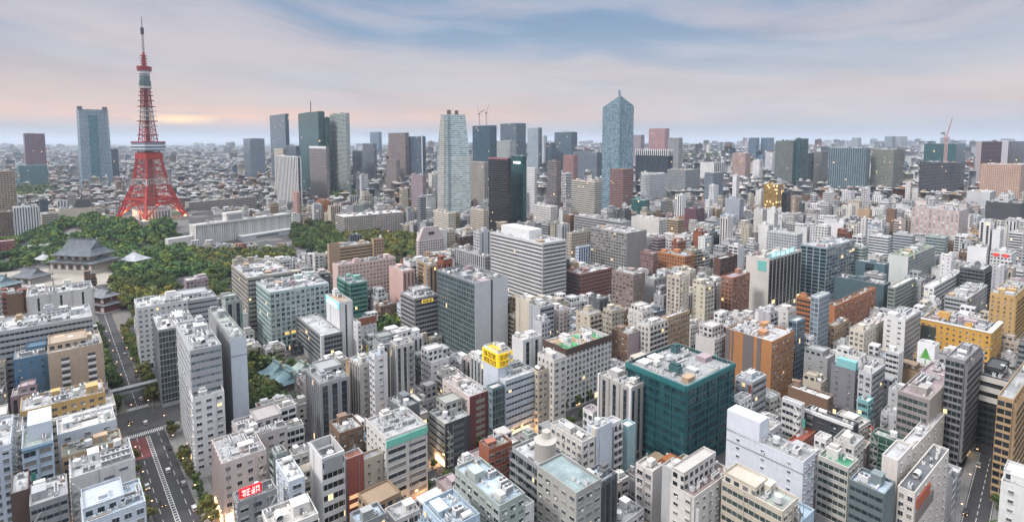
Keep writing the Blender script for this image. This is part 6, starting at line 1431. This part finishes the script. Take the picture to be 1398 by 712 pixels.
for i in order[:n_ind]:
    X, Y, hw, hd, h, x0, x1, cn = cands[i]
    st = rnd.choice(('P', 'P', 'K', 'R', 'P', 'V' if h > 20 else 'P')); bay = rnd.choice((2.8, 3.2, 3.8, 4.4)); ww = rnd.uniform(.46, .7)
    code = {'P': 'P%.1f,%.2f,%.2f' % (bay, ww, rnd.uniform(.44, .6)), 'K': 'K%.1f' % rnd.uniform(4, 6), 'R': 'R%.2f' % rnd.uniform(.4, .55), 'V': 'V%.1f,.45' % rnd.uniform(3, 5)}[st]
    other = rnd.choice(('N', 'P5,.25,.3', 'P4.4,.3,.35', code)); fr = rnd.random() < .6
    sf, sl = (code, other) if fr else (other, code)
    jit = [rnd.uniform(.88, 1.06) for _ in range(3)]; m_ = sum(jit) / 3; cc = tuple(min(.8, k * (m_ * .8 + j * .2)) for k, j in zip(C[cn], jit))
    an = AU + rnd.uniform(-4, 4); aX, aY = math.cos(R(an)), -math.sin(R(an)); cx0, cy0 = X - aX * hw + aY * hd, Y - aY * hw - aX * hd
    s = Bld(AB if st == 'K' else OB, cx0, cy0, hw * 2, hd * 2, h, an, 0, cc, rnd.choice((3.1, 3.3, 3.5)), 'd', random.Random(i * 3 + 1), 1 if Y < 520 else 0, .015)
    rc = rnd.choice(('grey', 'lgrey', 'lgrey', 'off', 'greygreen', 'lblue', 'khaki', 'mauve'))
    s.shell(sl, sf, rnd.uniform(.8, 1.4), rc); s.clutter(rnd.uniform(1.1, 2.0) if Y < 600 else .35)
    if Y < 520: extras(s)
    px, py = proj(X, Y, h * .8)
    v = min(hv, key=lambda v: (v[5] - px) ** 2 + (v[6] - py) ** 2 + (0 if v[3] < Y * 1.5 else 900))
    if abs(v[5] - px) > abs(v[6] - py) * .9: rel = 'right of' if px > v[5] else 'left of'
    else: rel = 'behind' if Y > v[3] else 'in front of'
    size = 'small ' if hw * 2 * hd * 2 * h < 2600 else 'slim ' if h > 2.1 * hw * 2 else ''
    lab_rows.append([s.root, size + CN[cn] + ' ' + KN[st], rel, v[4], math.hypot(v[5] - px, v[6] - py)])
groups = {}
for r_ in lab_rows: groups.setdefault((r_[1], r_[2], r_[3]), []).append(r_)
ORD = ['nearest', 'second nearest', 'third nearest', 'fourth nearest', 'fifth nearest', 'sixth nearest', 'seventh nearest', 'eighth nearest', 'ninth nearest', 'tenth nearest']
for (a, rel, sh), rows in groups.items():
    rows.sort(key=lambda r: r[4])
    for j, r_ in enumerate(rows):
        lb = (ORD[j] + ' ' if len(rows) > 1 else '') + a + ' ' + rel + ' the ' + sh
        if len(lb.split()) > 16: lb = lb.replace('vertically striped block', 'striped block').replace('balconied apartments', 'apartments').replace('ribbon-windowed ', '').replace('office block', 'office')
        tag(r_[0], lb, 'building', 'ordinary city buildings')
# the many smaller ones read as one mass
big = MB(); GREEN = []
def block(mb, X, Y, hw, hd, h, cn, near):
    an = R(AU + rnd.uniform(-5, 5)); vX, vY, uX, uY = math.cos(an), -math.sin(an), math.sin(an), math.cos(an)
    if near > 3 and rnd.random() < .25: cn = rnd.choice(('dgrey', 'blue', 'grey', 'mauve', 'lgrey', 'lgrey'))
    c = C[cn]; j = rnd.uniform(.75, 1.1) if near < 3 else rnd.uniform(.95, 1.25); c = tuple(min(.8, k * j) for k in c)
    cor = [(X + a * hw * vX + b * hd * uX, Y + a * hw * vY + b * hd * uY) for a, b in ((-1, -1), (1, -1), (1, 1), (-1, 1))]
    g0 = 3.5; fh = rnd.choice((3.1, 3.4, 3.7)); top = 1.2
    if near < 3: st = rnd.choice((0, 0, 1, 2, 3))
    else: st = rnd.choice((0, 0, 1)); fh *= 1.2
    p, wv = ((rnd.uniform(2.4, 4.4), fh, rnd.uniform(.5, .72)), rnd.uniform(.45, .62)) if st == 0 else ((2.2, fh, 1.01), rnd.uniform(.4, .55)) if st == 1 else ((rnd.uniform(4, 6), fh, .86), .6) if st == 2 else ((rnd.uniform(3, 5), fh, .4), 1.01)
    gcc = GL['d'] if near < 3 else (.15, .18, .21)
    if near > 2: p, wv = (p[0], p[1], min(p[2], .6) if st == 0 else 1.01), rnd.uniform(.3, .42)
    seed = rnd.random() * 900; n = max(1, int((h - g0 - top) / fh)); zt = g0 + n * fh
    for k in range(4):
        A, B_ = cor[k], cor[(k + 1) % 4]; L = math.dist(A, B_)
        if ((A[1] - B_[1]) * A[0] + (B_[0] - A[0]) * A[1]) > 0 and near > 2: continue       # walls that face away far off
        plain = rnd.random() < .22; pp = (3, 3.5, 0) if plain else p
        mb.quad([(*A, 0), (*B_, 0), (*B_, g0), (*A, g0)], c, [(0, 0), (L, 0), (L, g0), (0, g0)], (3, g0, .6 if near < 2 else 0), (.5, seed, .08 if near < 2 else 0))
        mb.quad([(*A, g0), (*B_, g0), (*B_, zt), (*A, zt)], c, [(0, 0), (L, 0), (L, zt - g0), (0, zt - g0)], pp, (wv, seed, .006 if near < 2 else .001), gcc)
        mb.quad([(*A, zt), (*B_, zt), (*B_, h), (*A, h)], c, [(0, 0), (L, 0), (L, 1), (0, 1)])
        if near < 2 and st in (1, 2) and not plain:
            dx, dy = (B_[1] - A[1]) / L, -(B_[0] - A[0]) / L; o = .25 if st == 1 else 1.0
            for f in range(n):
                z = g0 + f * fh; z1 = z + fh * (1 - wv) * .5 if st == 1 else z + 1.05
                P = [(A[0], A[1]), (B_[0], B_[1]), (B_[0] + dx * o, B_[1] + dy * o), (A[0] + dx * o, A[1] + dy * o)]
                mb.quad([(*P[3], z), (*P[2], z), (*P[2], z1), (*P[3], z1)], c); mb.quad([(*P[3], z1), (*P[2], z1), (*P[1], z1), (*P[0], z1)], c)
                mb.quad([(*P[0], z), (*P[3], z), (*P[3], z1), (*P[0], z1)], c); mb.quad([(*P[2], z), (*P[1], z), (*P[1], z1), (*P[2], z1)], c)
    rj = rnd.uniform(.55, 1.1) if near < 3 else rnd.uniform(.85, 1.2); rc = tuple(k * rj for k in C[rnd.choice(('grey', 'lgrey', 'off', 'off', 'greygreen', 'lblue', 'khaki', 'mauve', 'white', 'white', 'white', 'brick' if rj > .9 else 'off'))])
    M = Matrix(((vX, uX, 0, X), (vY, uY, 0, Y), (0, 0, 1, 0), (0, 0, 0, 1)))
    if near < 3:
        zr = h - .9; t = .3
        mb.quad([(*q, zr) for q in cor], rc, mi=1)
        for a0, a1, b0, b1 in ((-hw, hw, -hd, -hd + t), (-hw, hw, hd - t, hd), (-hw, -hw + t, -hd + t, hd - t), (hw - t, hw, -hd + t, hd - t)):
            mb.box(a0, a1, b0, b1, zr - .1, h, c, M)
        w, d = hw * rnd.uniform(.25, .45), hd * rnd.uniform(.25, .5); x, y = rnd.uniform(-.5, .5) * hw, rnd.uniform(-.2, .5) * hd
        if rnd.random() < .35: w, d = hw * rnd.uniform(.55, .8), hd * rnd.uniform(.5, .75); x, y = rnd.choice((-1, 1)) * (hw - w) * .9, (hd - d) * .9; storey_walls(mb, x - w, x + w, y - d, y + d, zr, zr + 3.2 * rnd.choice((1, 1, 2)), c, (3.2, 3.2, .6), .55, seed, M)
        else: mb.box(x - w, x + w, y - d, y + d, zr, zr + rnd.uniform(2.2, 4), c, M)
        for _ in range(int(hw * hd / (7 if near < 2 else 18)) + 2):
            x, y = rnd.uniform(-.85, .85) * hw, rnd.uniform(-.85, .85) * hd; a, b, e = rnd.uniform(.5, 1.4), rnd.uniform(.4, 1.1), rnd.uniform(.8, 2.2); k = rnd.choice((.68, .6, .45, .3, .6))
            if rnd.random() < .12: mb.cyl(x, y, zr + .5, zr + 2.8, 1.2, (.66, .67, .68), 9, M=M)
            else: mb.box(x - a, x + a, y - b, y + b, zr + .2, zr + .2 + e, (k, k, k * .98), M)
    else:
        mb.quad([(*q, h) for q in cor], rc, mi=1)
        w, d = hw * .4, hd * .4; x, y = rnd.uniform(-.5, .5) * hw, rnd.uniform(-.3, .5) * hd; mb.box(x - w, x + w, y - d, y + d, h, h + rnd.uniform(2.5, 6) * (1 if near < 5 else 2), c, M)
for i, (X, Y, hw, hd, h, x0, x1, cn) in enumerate(cands):
    if i in single: continue
    near = sum(1 for b in bands if b[1] <= Y)
    if cnt[i] == 0 and Y < 900 and proj(X, Y, h)[1] < 700: continue
    if near >= 2 and rnd.random() < (.10 if X < -300 else .045): GREEN.append((X, Y, hw, hd, near)); continue
    block(big, X, Y, hw, hd, h, cn, near)
# low sheds of the parking yard right of the white hotel
o = link('distant_city', big.mesh('distant_city', [FAC, ROOF])); tag(o, 'countless smaller city blocks filling the plain out to the horizon', 'buildings', kind='stuff')

# ================================================================== trees
LEAF, g = new_mat('foliage')
b = g.n('ShaderNodeBsdfPrincipled'); ca_ = g.attr('col').outputs['Color']; rd = g.n('ShaderNodeObjectInfo').outputs['Random']
f = g.m('MULTIPLY_ADD', rd, .6, .7); cc_ = g.mix(1.0, ca_, g.comb(f, f, g.m('MULTIPLY', f, .95)), 'MULTIPLY')
g.put(b.inputs['Base Color'], cc_); b.inputs['Roughness'].default_value = .7; b.inputs['Specular IOR Level'].default_value = .25
o = g.n('ShaderNodeOutputMaterial'); g.nt.links.new(b.outputs[0], o.inputs[0])
def crown_arrays(seed, n, size=1.2):
    """unit-less crown about 8 m wide, 8 m tall: leaf faces spread through clumps"""
    rs = np.random.RandomState(seed); nc = 11; cen = []
    for i in range(nc):
        a = rs.rand() * 6.28; r = rs.rand() ** .6 * 2.7; z = 2.2 + rs.rand() * 4.2; r *= 1.15 - abs(z - 4) / 6
        cen.append((r * math.cos(a), r * math.sin(a), z, rs.uniform(1.1, 1.9)))
    cen.append((0, 0, 4.6, 2.2)); cen = np.array(cen); k = rs.randint(0, len(cen), n)
    d = rs.randn(n, 3); d /= np.linalg.norm(d, axis=1)[:, None]; rad = rs.rand(n) ** .35
    p = cen[k, :3] + d * (cen[k, 3] * rad)[:, None] * np.array([1, 1, .8])
    nr = d + rs.randn(n, 3) * .5 + np.array([0, 0, .35]); nr /= np.linalg.norm(nr, axis=1)[:, None]
    t = np.cross(nr, rs.randn(n, 3)); t /= np.linalg.norm(t, axis=1)[:, None]; b2 = np.cross(nr, t); s = size * rs.uniform(.5, 1.1, n)[:, None] * .5
    V = np.stack([p - t * s - b2 * s * .7, p + t * s - b2 * s * .7, p + t * s + b2 * s * .7, p - t * s + b2 * s * .7], 1)
    tint = (rs.uniform(.7, 1.3, len(cen))[k] * rs.uniform(.8, 1.2, n))
    return V.reshape(-1, 3), tint
def np_mesh(name, V, cols, mat):
    nf = len(V) // 4; me = bpy.data.meshes.new(name); me.vertices.add(len(V)); me.vertices.foreach_set('co', V.astype('f').ravel())
    me.loops.add(nf * 4); me.loops.foreach_set('vertex_index', np.arange(nf * 4, dtype='i')); me.polygons.add(nf)
    me.polygons.foreach_set('loop_start', np.arange(nf, dtype='i') * 4)
    me.materials.append(mat); a = me.attributes.new('col', 'FLOAT_COLOR', 'FACE'); a.data.foreach_set('color', np.concatenate([cols, np.ones((nf, 1))], 1).astype('f').ravel()); me.update(); return me
def trunk_mb(seed):
    rs = random.Random(seed); mb = MB(); c = (.10, .075, .055); mb.cyl(0, 0, -.3, 3.2, .28, c, 7, .18)
    for i in range(5): a = rs.random() * 6.28; mb.bar((0, 0, 1.6 + i * .4), (1.8 * math.cos(a), 1.8 * math.sin(a), 3.4 + rs.random() * 2), .13, c)
    return mb
TV = []
for k in range(5):
    V, ti = crown_arrays(100 + k, 1500, .62); base = np.array([(.075, .115, .03), (.055, .09, .028), (.12, .13, .035), (.08, .12, .04), (.13, .13, .04)][k])
    TV.append((np_mesh('crown', V, ti[:, None] * base[None, :], LEAF), trunk_mb(k).mesh('trunk', SURF)))
TN = [0]
def tree(x, y, z, s, k, label, group, rz=0):
    r = link('broadleaf_tree', None, None, (x, y, z), rz, (s, s, s * rnd.uniform(.9, 1.15))); tag(r, label, 'tree', group)
    link('crown', TV[k][0], r); link('trunk', TV[k][1], r); TN[0] += 1
low = [crown_arrays(300 + k, 230, 1.5) for k in range(6)]
def in_poly(x, y, P):
    ins = False
    for a in range(len(P)):
        (x1, y1), (x2, y2) = P[a], P[a - 1]
        if (y1 > y) != (y2 > y) and x < (x2 - x1) * (y - y1) / (y2 - y1) + x1: ins = not ins
    return ins
def free_at(x, y, m=2.0):
    i, j = int((x - OX0) / CELL), int((y - OY0) / CELL)
    return not (0 <= i < NXC and 0 <= j < NYC) or not occ[j, i]
for wi, (lab, poly, nt, cc) in enumerate(WOODS):
    P = [ground(*p) for p in poly]; xs = [p[0] for p in P]; ys = [p[1] for p in P]
    area = abs(sum(P[i - 1][0] * P[i][1] - P[i][0] * P[i - 1][1] for i in range(len(P)))) / 2
    Ym = sum(ys) / len(ys); sp = max(7.2, Ym / 110); nn = int(area / (sp * sp) * 1.5); VV, CCc = [], []
    pts = []
    tries = 0
    while len(pts) < min(nn, 1500) and tries < nn * 8:
        tries += 1; x, y = rnd.uniform(min(xs), max(xs)), rnd.uniform(min(ys), max(ys))
        cl = math.sin(x * .043 + 1.3) * math.sin(y * .051 + x * .017) + .5 * math.sin(x * .11 + y * .07)
        if in_poly(x, y, P) and free_at(x, y) and (cl < .72 or wi in (9, 10, 12)): pts.append((x, y))
    pts.sort(key=lambda p: p[1])
    n_ind_t = int(len(pts) * .3) if Ym < 900 else 0; n_ind_t = min(n_ind_t, {0: 130, 1: 30, 3: 25, 2: 15}.get(wi, 12))
    for q, (x, y) in enumerate(pts):
        s = sp / 7.2 * rnd.uniform(1.0, 1.7)
        if wi == 0 and rnd.random() < .25: s *= 1.15
        if q < n_ind_t: tree(x, y, hzs(x, y) - .2, s, rnd.choice((0, 1, 1, 2, 3, 4) if wi < 2 else (0, 1, 1, 3)), 'leafy tree in the ' + lab.split('dense ')[-1], 'trees of the ' + lab.split('dense ')[-1], rnd.random() * 6); continue
        V, ti = low[rnd.randrange(6)]; a = rnd.random() * 6.28; ca2, sa2 = math.cos(a), math.sin(a)
        W_ = np.empty_like(V); W_[:, 0] = (V[:, 0] * ca2 - V[:, 1] * sa2) * s + x; W_[:, 1] = (V[:, 0] * sa2 + V[:, 1] * ca2) * s + y; W_[:, 2] = V[:, 2] * s * rnd.uniform(.85, 1.15) + hzs(x, y) - .5 * s
        VV.append(W_); tn = np.array(cc) * rnd.uniform(1.1, 2.6); 
        if rnd.random() < .38: tn = tn * np.array([1.9, 1.35, .8])
        CCc.append(ti[:, None] * tn[None, :])
    if VV: o = link('woodland', np_mesh('woodland', np.concatenate(VV), np.concatenate(CCc), LEAF)); tag(o, lab, 'woodland', kind='stuff')
VV, CCc = [], []
for X, Y, hw, hd, near in GREEN:
    for q in range(3):
        V, ti = low[rnd.randrange(6)]; V = V[:400]; s = max(1.3, hw / 7) * rnd.uniform(.8, 1.3); x, y = X + rnd.uniform(-.7, .7) * hw, Y + rnd.uniform(-.7, .7) * hd
        W_ = V * np.array([s, s, min(s, 2.2)]) + np.array([x, y, -1.0]); VV.append(W_); CCc.append(ti[:100, None] * np.array((.045, .07, .028))[None, :] * rnd.uniform(.8, 1.5))
o = link('woodland', np_mesh('woodland', np.concatenate(VV), np.concatenate(CCc), LEAF)); tag(o, 'scattered tree tops between the far blocks of the city', 'treetops', kind='stuff')
def row(cx, cy, ang, t0, t1, step, off, s, ks, label, group, skip=.1):
    a = R(ang); t = t0
    while t < t1:
        if rnd.random() > skip:
            o = off + rnd.uniform(-.6, .6); tree(cx + math.sin(a) * t + math.cos(a) * o, cy + math.cos(a) * t - math.sin(a) * o, .1, s * rnd.uniform(.75, 1.2), rnd.choice(ks), label, group, rnd.random() * 6)
        t += step * rnd.uniform(.8, 1.2)
row(ax, ay, AL, -110, 30, 8, 10.0, .95, (0, 2, 4), 'small street tree on the right pavement of the avenue', 'right-hand street trees of the avenue', .2)
row(ax, ay, AL, -60, 20, 10, -10.0, .9, (2, 4), 'small street tree on the left pavement of the avenue', 'left-hand street trees of the avenue', .2)
row(ax, ay, AL, 74, 235, 7, -8.6, 1.25, (0, 1, 3), 'street tree left of the avenue beyond the junction', 'avenue trees left beyond the junction')
row(ax, ay, AL, 74, 235, 7, 8.8, 1.25, (0, 2, 4), 'street tree right of the avenue beyond the junction', 'avenue trees right beyond the junction')
row(sx_, sy_, AC, -125, 120, 9, -7, .8, (0, 1, 3), 'street tree along the far side of the central side street', 'far side trees of the central street', .2)
row(sx_, sy_, AC, -125, 120, 9, 7, .8, (0, 1, 3), 'street tree along the near side of the central side street', 'near side trees of the central street', .2)
row(rx_, ry_, AR, -105, 90, 12, 6.8, .75, (0, 1), 'street tree on the right side of the street at lower right', 'trees of the lower right street', .3)
for (px, py, s, k) in ((352, 528, 1.5, 1), (364, 534, 1.6, 2), (376, 542, 1.5, 0), (388, 550, 1.35, 0), (350, 545, 1.6, 2), (362, 552, 1.5, 0), (375, 558, 1.4, 1), (392, 560, 1.2, 3), (345, 516, 1.3, 1), (382, 568, 1.2, 1), (398, 495, 1.0, 1), (406, 498, 1.0, 0)):
    x, y = ground(px, py + 8); tree(x, y, 0, s, k, 'broad green tree in the shrine grove right of the grey blocks', 'trees of the shrine grove', s * 3)
for (px, py) in ((1364, 690), (1372, 700), (1378, 712), (1240, 710)):
    x, y = ground(px, py + 6); tree(x, y, 0, .9, 1, 'dark tree by the street in the lower right corner', 'trees at the lower right corner', px)

# ================================================================== street things
def car_meshes(c):
    b = MB(); b.box(-.88, .88, -2.2, 2.2, .32, .85, c, bottom=True)
    pr = [(-2.15, .85), (-1.55, 1.42), (.75, 1.45), (1.35, .9)]
    gl = MB()
    for (y0, z0), (y1, z1) in zip(pr, pr[1:]):
        tgt = b if (z0 > 1.4 and z1 > 1.4) else gl; tgt.quad([(-.78, y0, z0), (.78, y0, z0), (.78, y1, z1), (-.78, y1, z1)], c if tgt is b else (.03, .035, .04))
    for sx in (-1, 1):
        pts = [(sx * .8, y, z) for y, z in pr]; gl.quad(pts if sx > 0 else pts[::-1], (.03, .035, .04))
    b.box(-.8, .8, -1.5, .7, 1.42, 1.47, c)
    return b, gl
def car(x, y, ang, c, label, group):
    key = ('car', c); me = cached(key, lambda: tuple(m2.mesh(n, METL) for m2, n in zip(car_meshes(c), ('body', 'cabin_glass'))))
    wl = cached('wheel', lambda: (lambda w: (w.cyl(0, 0, -.12, .12, .33, (.02, .02, .02), 10, M=Matrix.Rotation(R(90), 4, 'Y')), w.mesh('wheel', SURF))[1])(MB()))
    lt = cached('hl', lambda: (lambda w: (w.box(-.18, .18, 0, .06, -.08, .08, (1, .9, .7)), w.mesh('headlight', LAMP))[1])(MB()))
    tl = cached('tl', lambda: (lambda w: (w.box(-.15, .15, -.06, 0, -.08, .08, (.6, .03, .02)), w.mesh('tail_light', LIT))[1])(MB()))
    r = link('parked_car', None, None, (x, y, .02), -R(ang)); tag(r, label, 'car', group)
    link('body', me[0], r); link('cabin_glass', me[1], r)
    for a in (-.85, .85):
        for b2 in (-1.35, 1.35): link('wheel', wl, r, (a, b2, .33))
        link('headlight', lt, r, (a * .72, 2.21, .66)); link('tail_light', tl, r, (a * .78, -2.21, .66))
CCs = [((.7, .7, .7), 'white'), ((.03, .03, .035), 'black'), ((.35, .36, .38), 'silver'), ((.62, .62, .6), 'white'), ((.08, .12, .25), 'blue'), ((.5, .38, .05), 'yellow')]
def cars(cx, cy, ang, spots, where):
    a = R(ang)
    for t, o, k, fl in spots: c, n = CCs[k]; car(cx + math.sin(a) * t + math.cos(a) * o, cy + math.cos(a) * t - math.sin(a) * o, ang + (180 if fl else 0), c, n + ' car ' + where, n + ' cars ' + where)
cars(ax, ay, AL, [(-70, 2.8, 1, 0), (-52, 6.6, 0, 0), (-30, 6.4, 2, 0), (-14, 2.8, 0, 0), (8, 6.5, 1, 0), (-64, -6.6, 2, 1), (-40, -2.9, 1, 1), (-22, -6.4, 3, 1), (45, 1, 0, 0), (52, -5, 1, 1), (80, 3, 0, 0), (96, -3, 2, 1), (120, 5, 1, 0), (150, -4, 3, 1), (170, 3.5, 2, 0)], 'on the broad avenue at left')
cars(rx_, ry_, AR, [(-60, 3.6, 0, 0), (-35, -3.4, 1, 1), (-10, 3.6, 3, 0), (12, -3.4, 2, 1), (30, 1.8, 5, 0), (48, -3.6, 0, 1), (62, 3.4, 1, 0)], 'on the street at lower right')
cars(sx_, sy_, AC, [(-30, 2.6, 0, 0), (-12, -2.6, 5, 1), (4, 2.6, 1, 0), (20, -2.6, 2, 1), (-50, 2.6, 3, 0), (38, 2.6, 0, 0)], 'on the central side street')
def lamp(x, y, ang, label, group):
    pm = cached('lamp_post', lambda: (lambda w: (w.cyl(0, 0, 0, 8, .11, (.35, .36, .37), 7, .07), w.bar((0, 0, 7.8), (1.6, 0, 8.2), .09, (.35, .36, .37)), w.mesh('post', METL))[2])(MB()))
    hm_ = cached('lamp_head', lambda: (lambda w: (w.box(1.5, 2.1, -.16, .16, 8.0, 8.2, (1, .85, .6), bottom=True), w.mesh('lamp_head', LAMP))[1])(MB()))
    r = link('street_lamp', None, None, (x, y, .13), ang); tag(r, label, 'street lamp', group); link('post', pm, r); link('lamp_head', hm_, r)
a = R(AL)
for t in range(-100, 220, 26):
    for o in ((-9.4, 9.7) if t < 50 else (-5.8, 5.8)): lamp(ax + math.sin(a) * t + math.cos(a) * o, ay + math.cos(a) * t - math.sin(a) * o, -a + (math.pi if o > 0 else 0), 'lit street lamp on the ' + ('right' if o > 0 else 'left') + ' kerb of the avenue', ('right' if o > 0 else 'left') + ' kerb lamps of the avenue')
a = R(AC)
for t in range(-120, 120, 30): lamp(sx_ + math.sin(a) * t + math.cos(a) * 6.2, sy_ + math.cos(a) * t - math.sin(a) * 6.2, -a + math.pi, 'lit street lamp along the central side street', 'lamps of the central side street')
a = R(AR)
for t in range(-100, 100, 28): lamp(rx_ + math.sin(a) * t - math.cos(a) * 6, ry_ + math.cos(a) * t + math.sin(a) * 6, -a, 'lit street lamp along the street at lower right', 'lamps of the lower right street')
# footbridge across the avenue beyond the junction
bx, by = ground(181, 545); r = link('footbridge', None, None, (bx, by, 0), -R(AL)); tag(r, 'grey covered footbridge spanning the avenue beyond the junction', 'footbridge')
mb = MB(); mb.box(-15, 15, -1.8, 1.8, 5.2, 5.7, (.45, .46, .47), bottom=True); link('deck', mb.mesh('deck', METL), r)
mb = MB(); mb.box(-15.4, 15.4, -2.2, 2.2, 8.2, 8.5, (.36, .37, .38), bottom=True); link('roof', mb.mesh('roof', METL), r)
for sy in (-1.8, 1.7): mb = MB(); mb.box(-15, 15, sy, sy + .1, 5.7, 6.9, (.5, .52, .54), bottom=True); [mb.box(x - .1, x + .1, sy, sy + .1, 6.9, 8.2, (.4,) * 3) for x in range(-15, 16, 3)]; link('railing', mb.mesh('railing', METL), r)
for sx in (-14, 14): mb = MB(); mb.box(sx - .5, sx + .5, -.5, .5, 0, 5.2, (.42,) * 3); link('pillar', mb.mesh('pillar', SURF), r)
# sheds of the yard right of the white hotel
for q, (px, py, w, d, h, c, lab) in enumerate(((412, 372, 30, 20, 5, 'lgrey', 'grey flat shed left in the yard beside the white hotel'), (434, 368, 26, 18, 6, 'greygreen', 'pale green shed right in the yard beside the white hotel'), (424, 384, 34, 14, 5, 'teal', 'low teal-roofed shed at the front of the hotel yard'), (440, 350, 28, 10, 6, 'white', 'white curved shed at the back of the hotel yard'))):
    x, y = ground(px, py); s = Bld('shed', x, y, w, d, h, AU, 0, C[c], 3, 'd', random.Random(q), 0, 0); tag(s.root, lab, 'shed'); s.shell('P', 'P', .5, c); s.clutter(.3, False)

# ================================================================== the air
mb = MB(); HB_ = 60500; mb.box(-HB_, HB_, -HB_, HB_, -1.0, 420, (1, 1, 1), bottom=True)
hm3 = bpy.data.materials.new('haze'); hm3.use_nodes = True; nt = hm3.node_tree; nt.nodes.clear()
pv = nt.nodes.new('ShaderNodeVolumePrincipled'); pv.inputs['Color'].default_value = (.74, .84, .98, 1); pv.inputs['Density'].default_value = HAZE; pv.inputs['Anisotropy'].default_value = 0.1
oo = nt.nodes.new('ShaderNodeOutputMaterial'); nt.links.new(pv.outputs[0], oo.inputs['Volume'])
o = link('haze', mb.mesh('haze', hm3)); tag(o, 'pale blue evening haze over the whole city', 'haze', kind='stuff')
print('objects', len(bpy.data.objects), 'trees', TN[0])
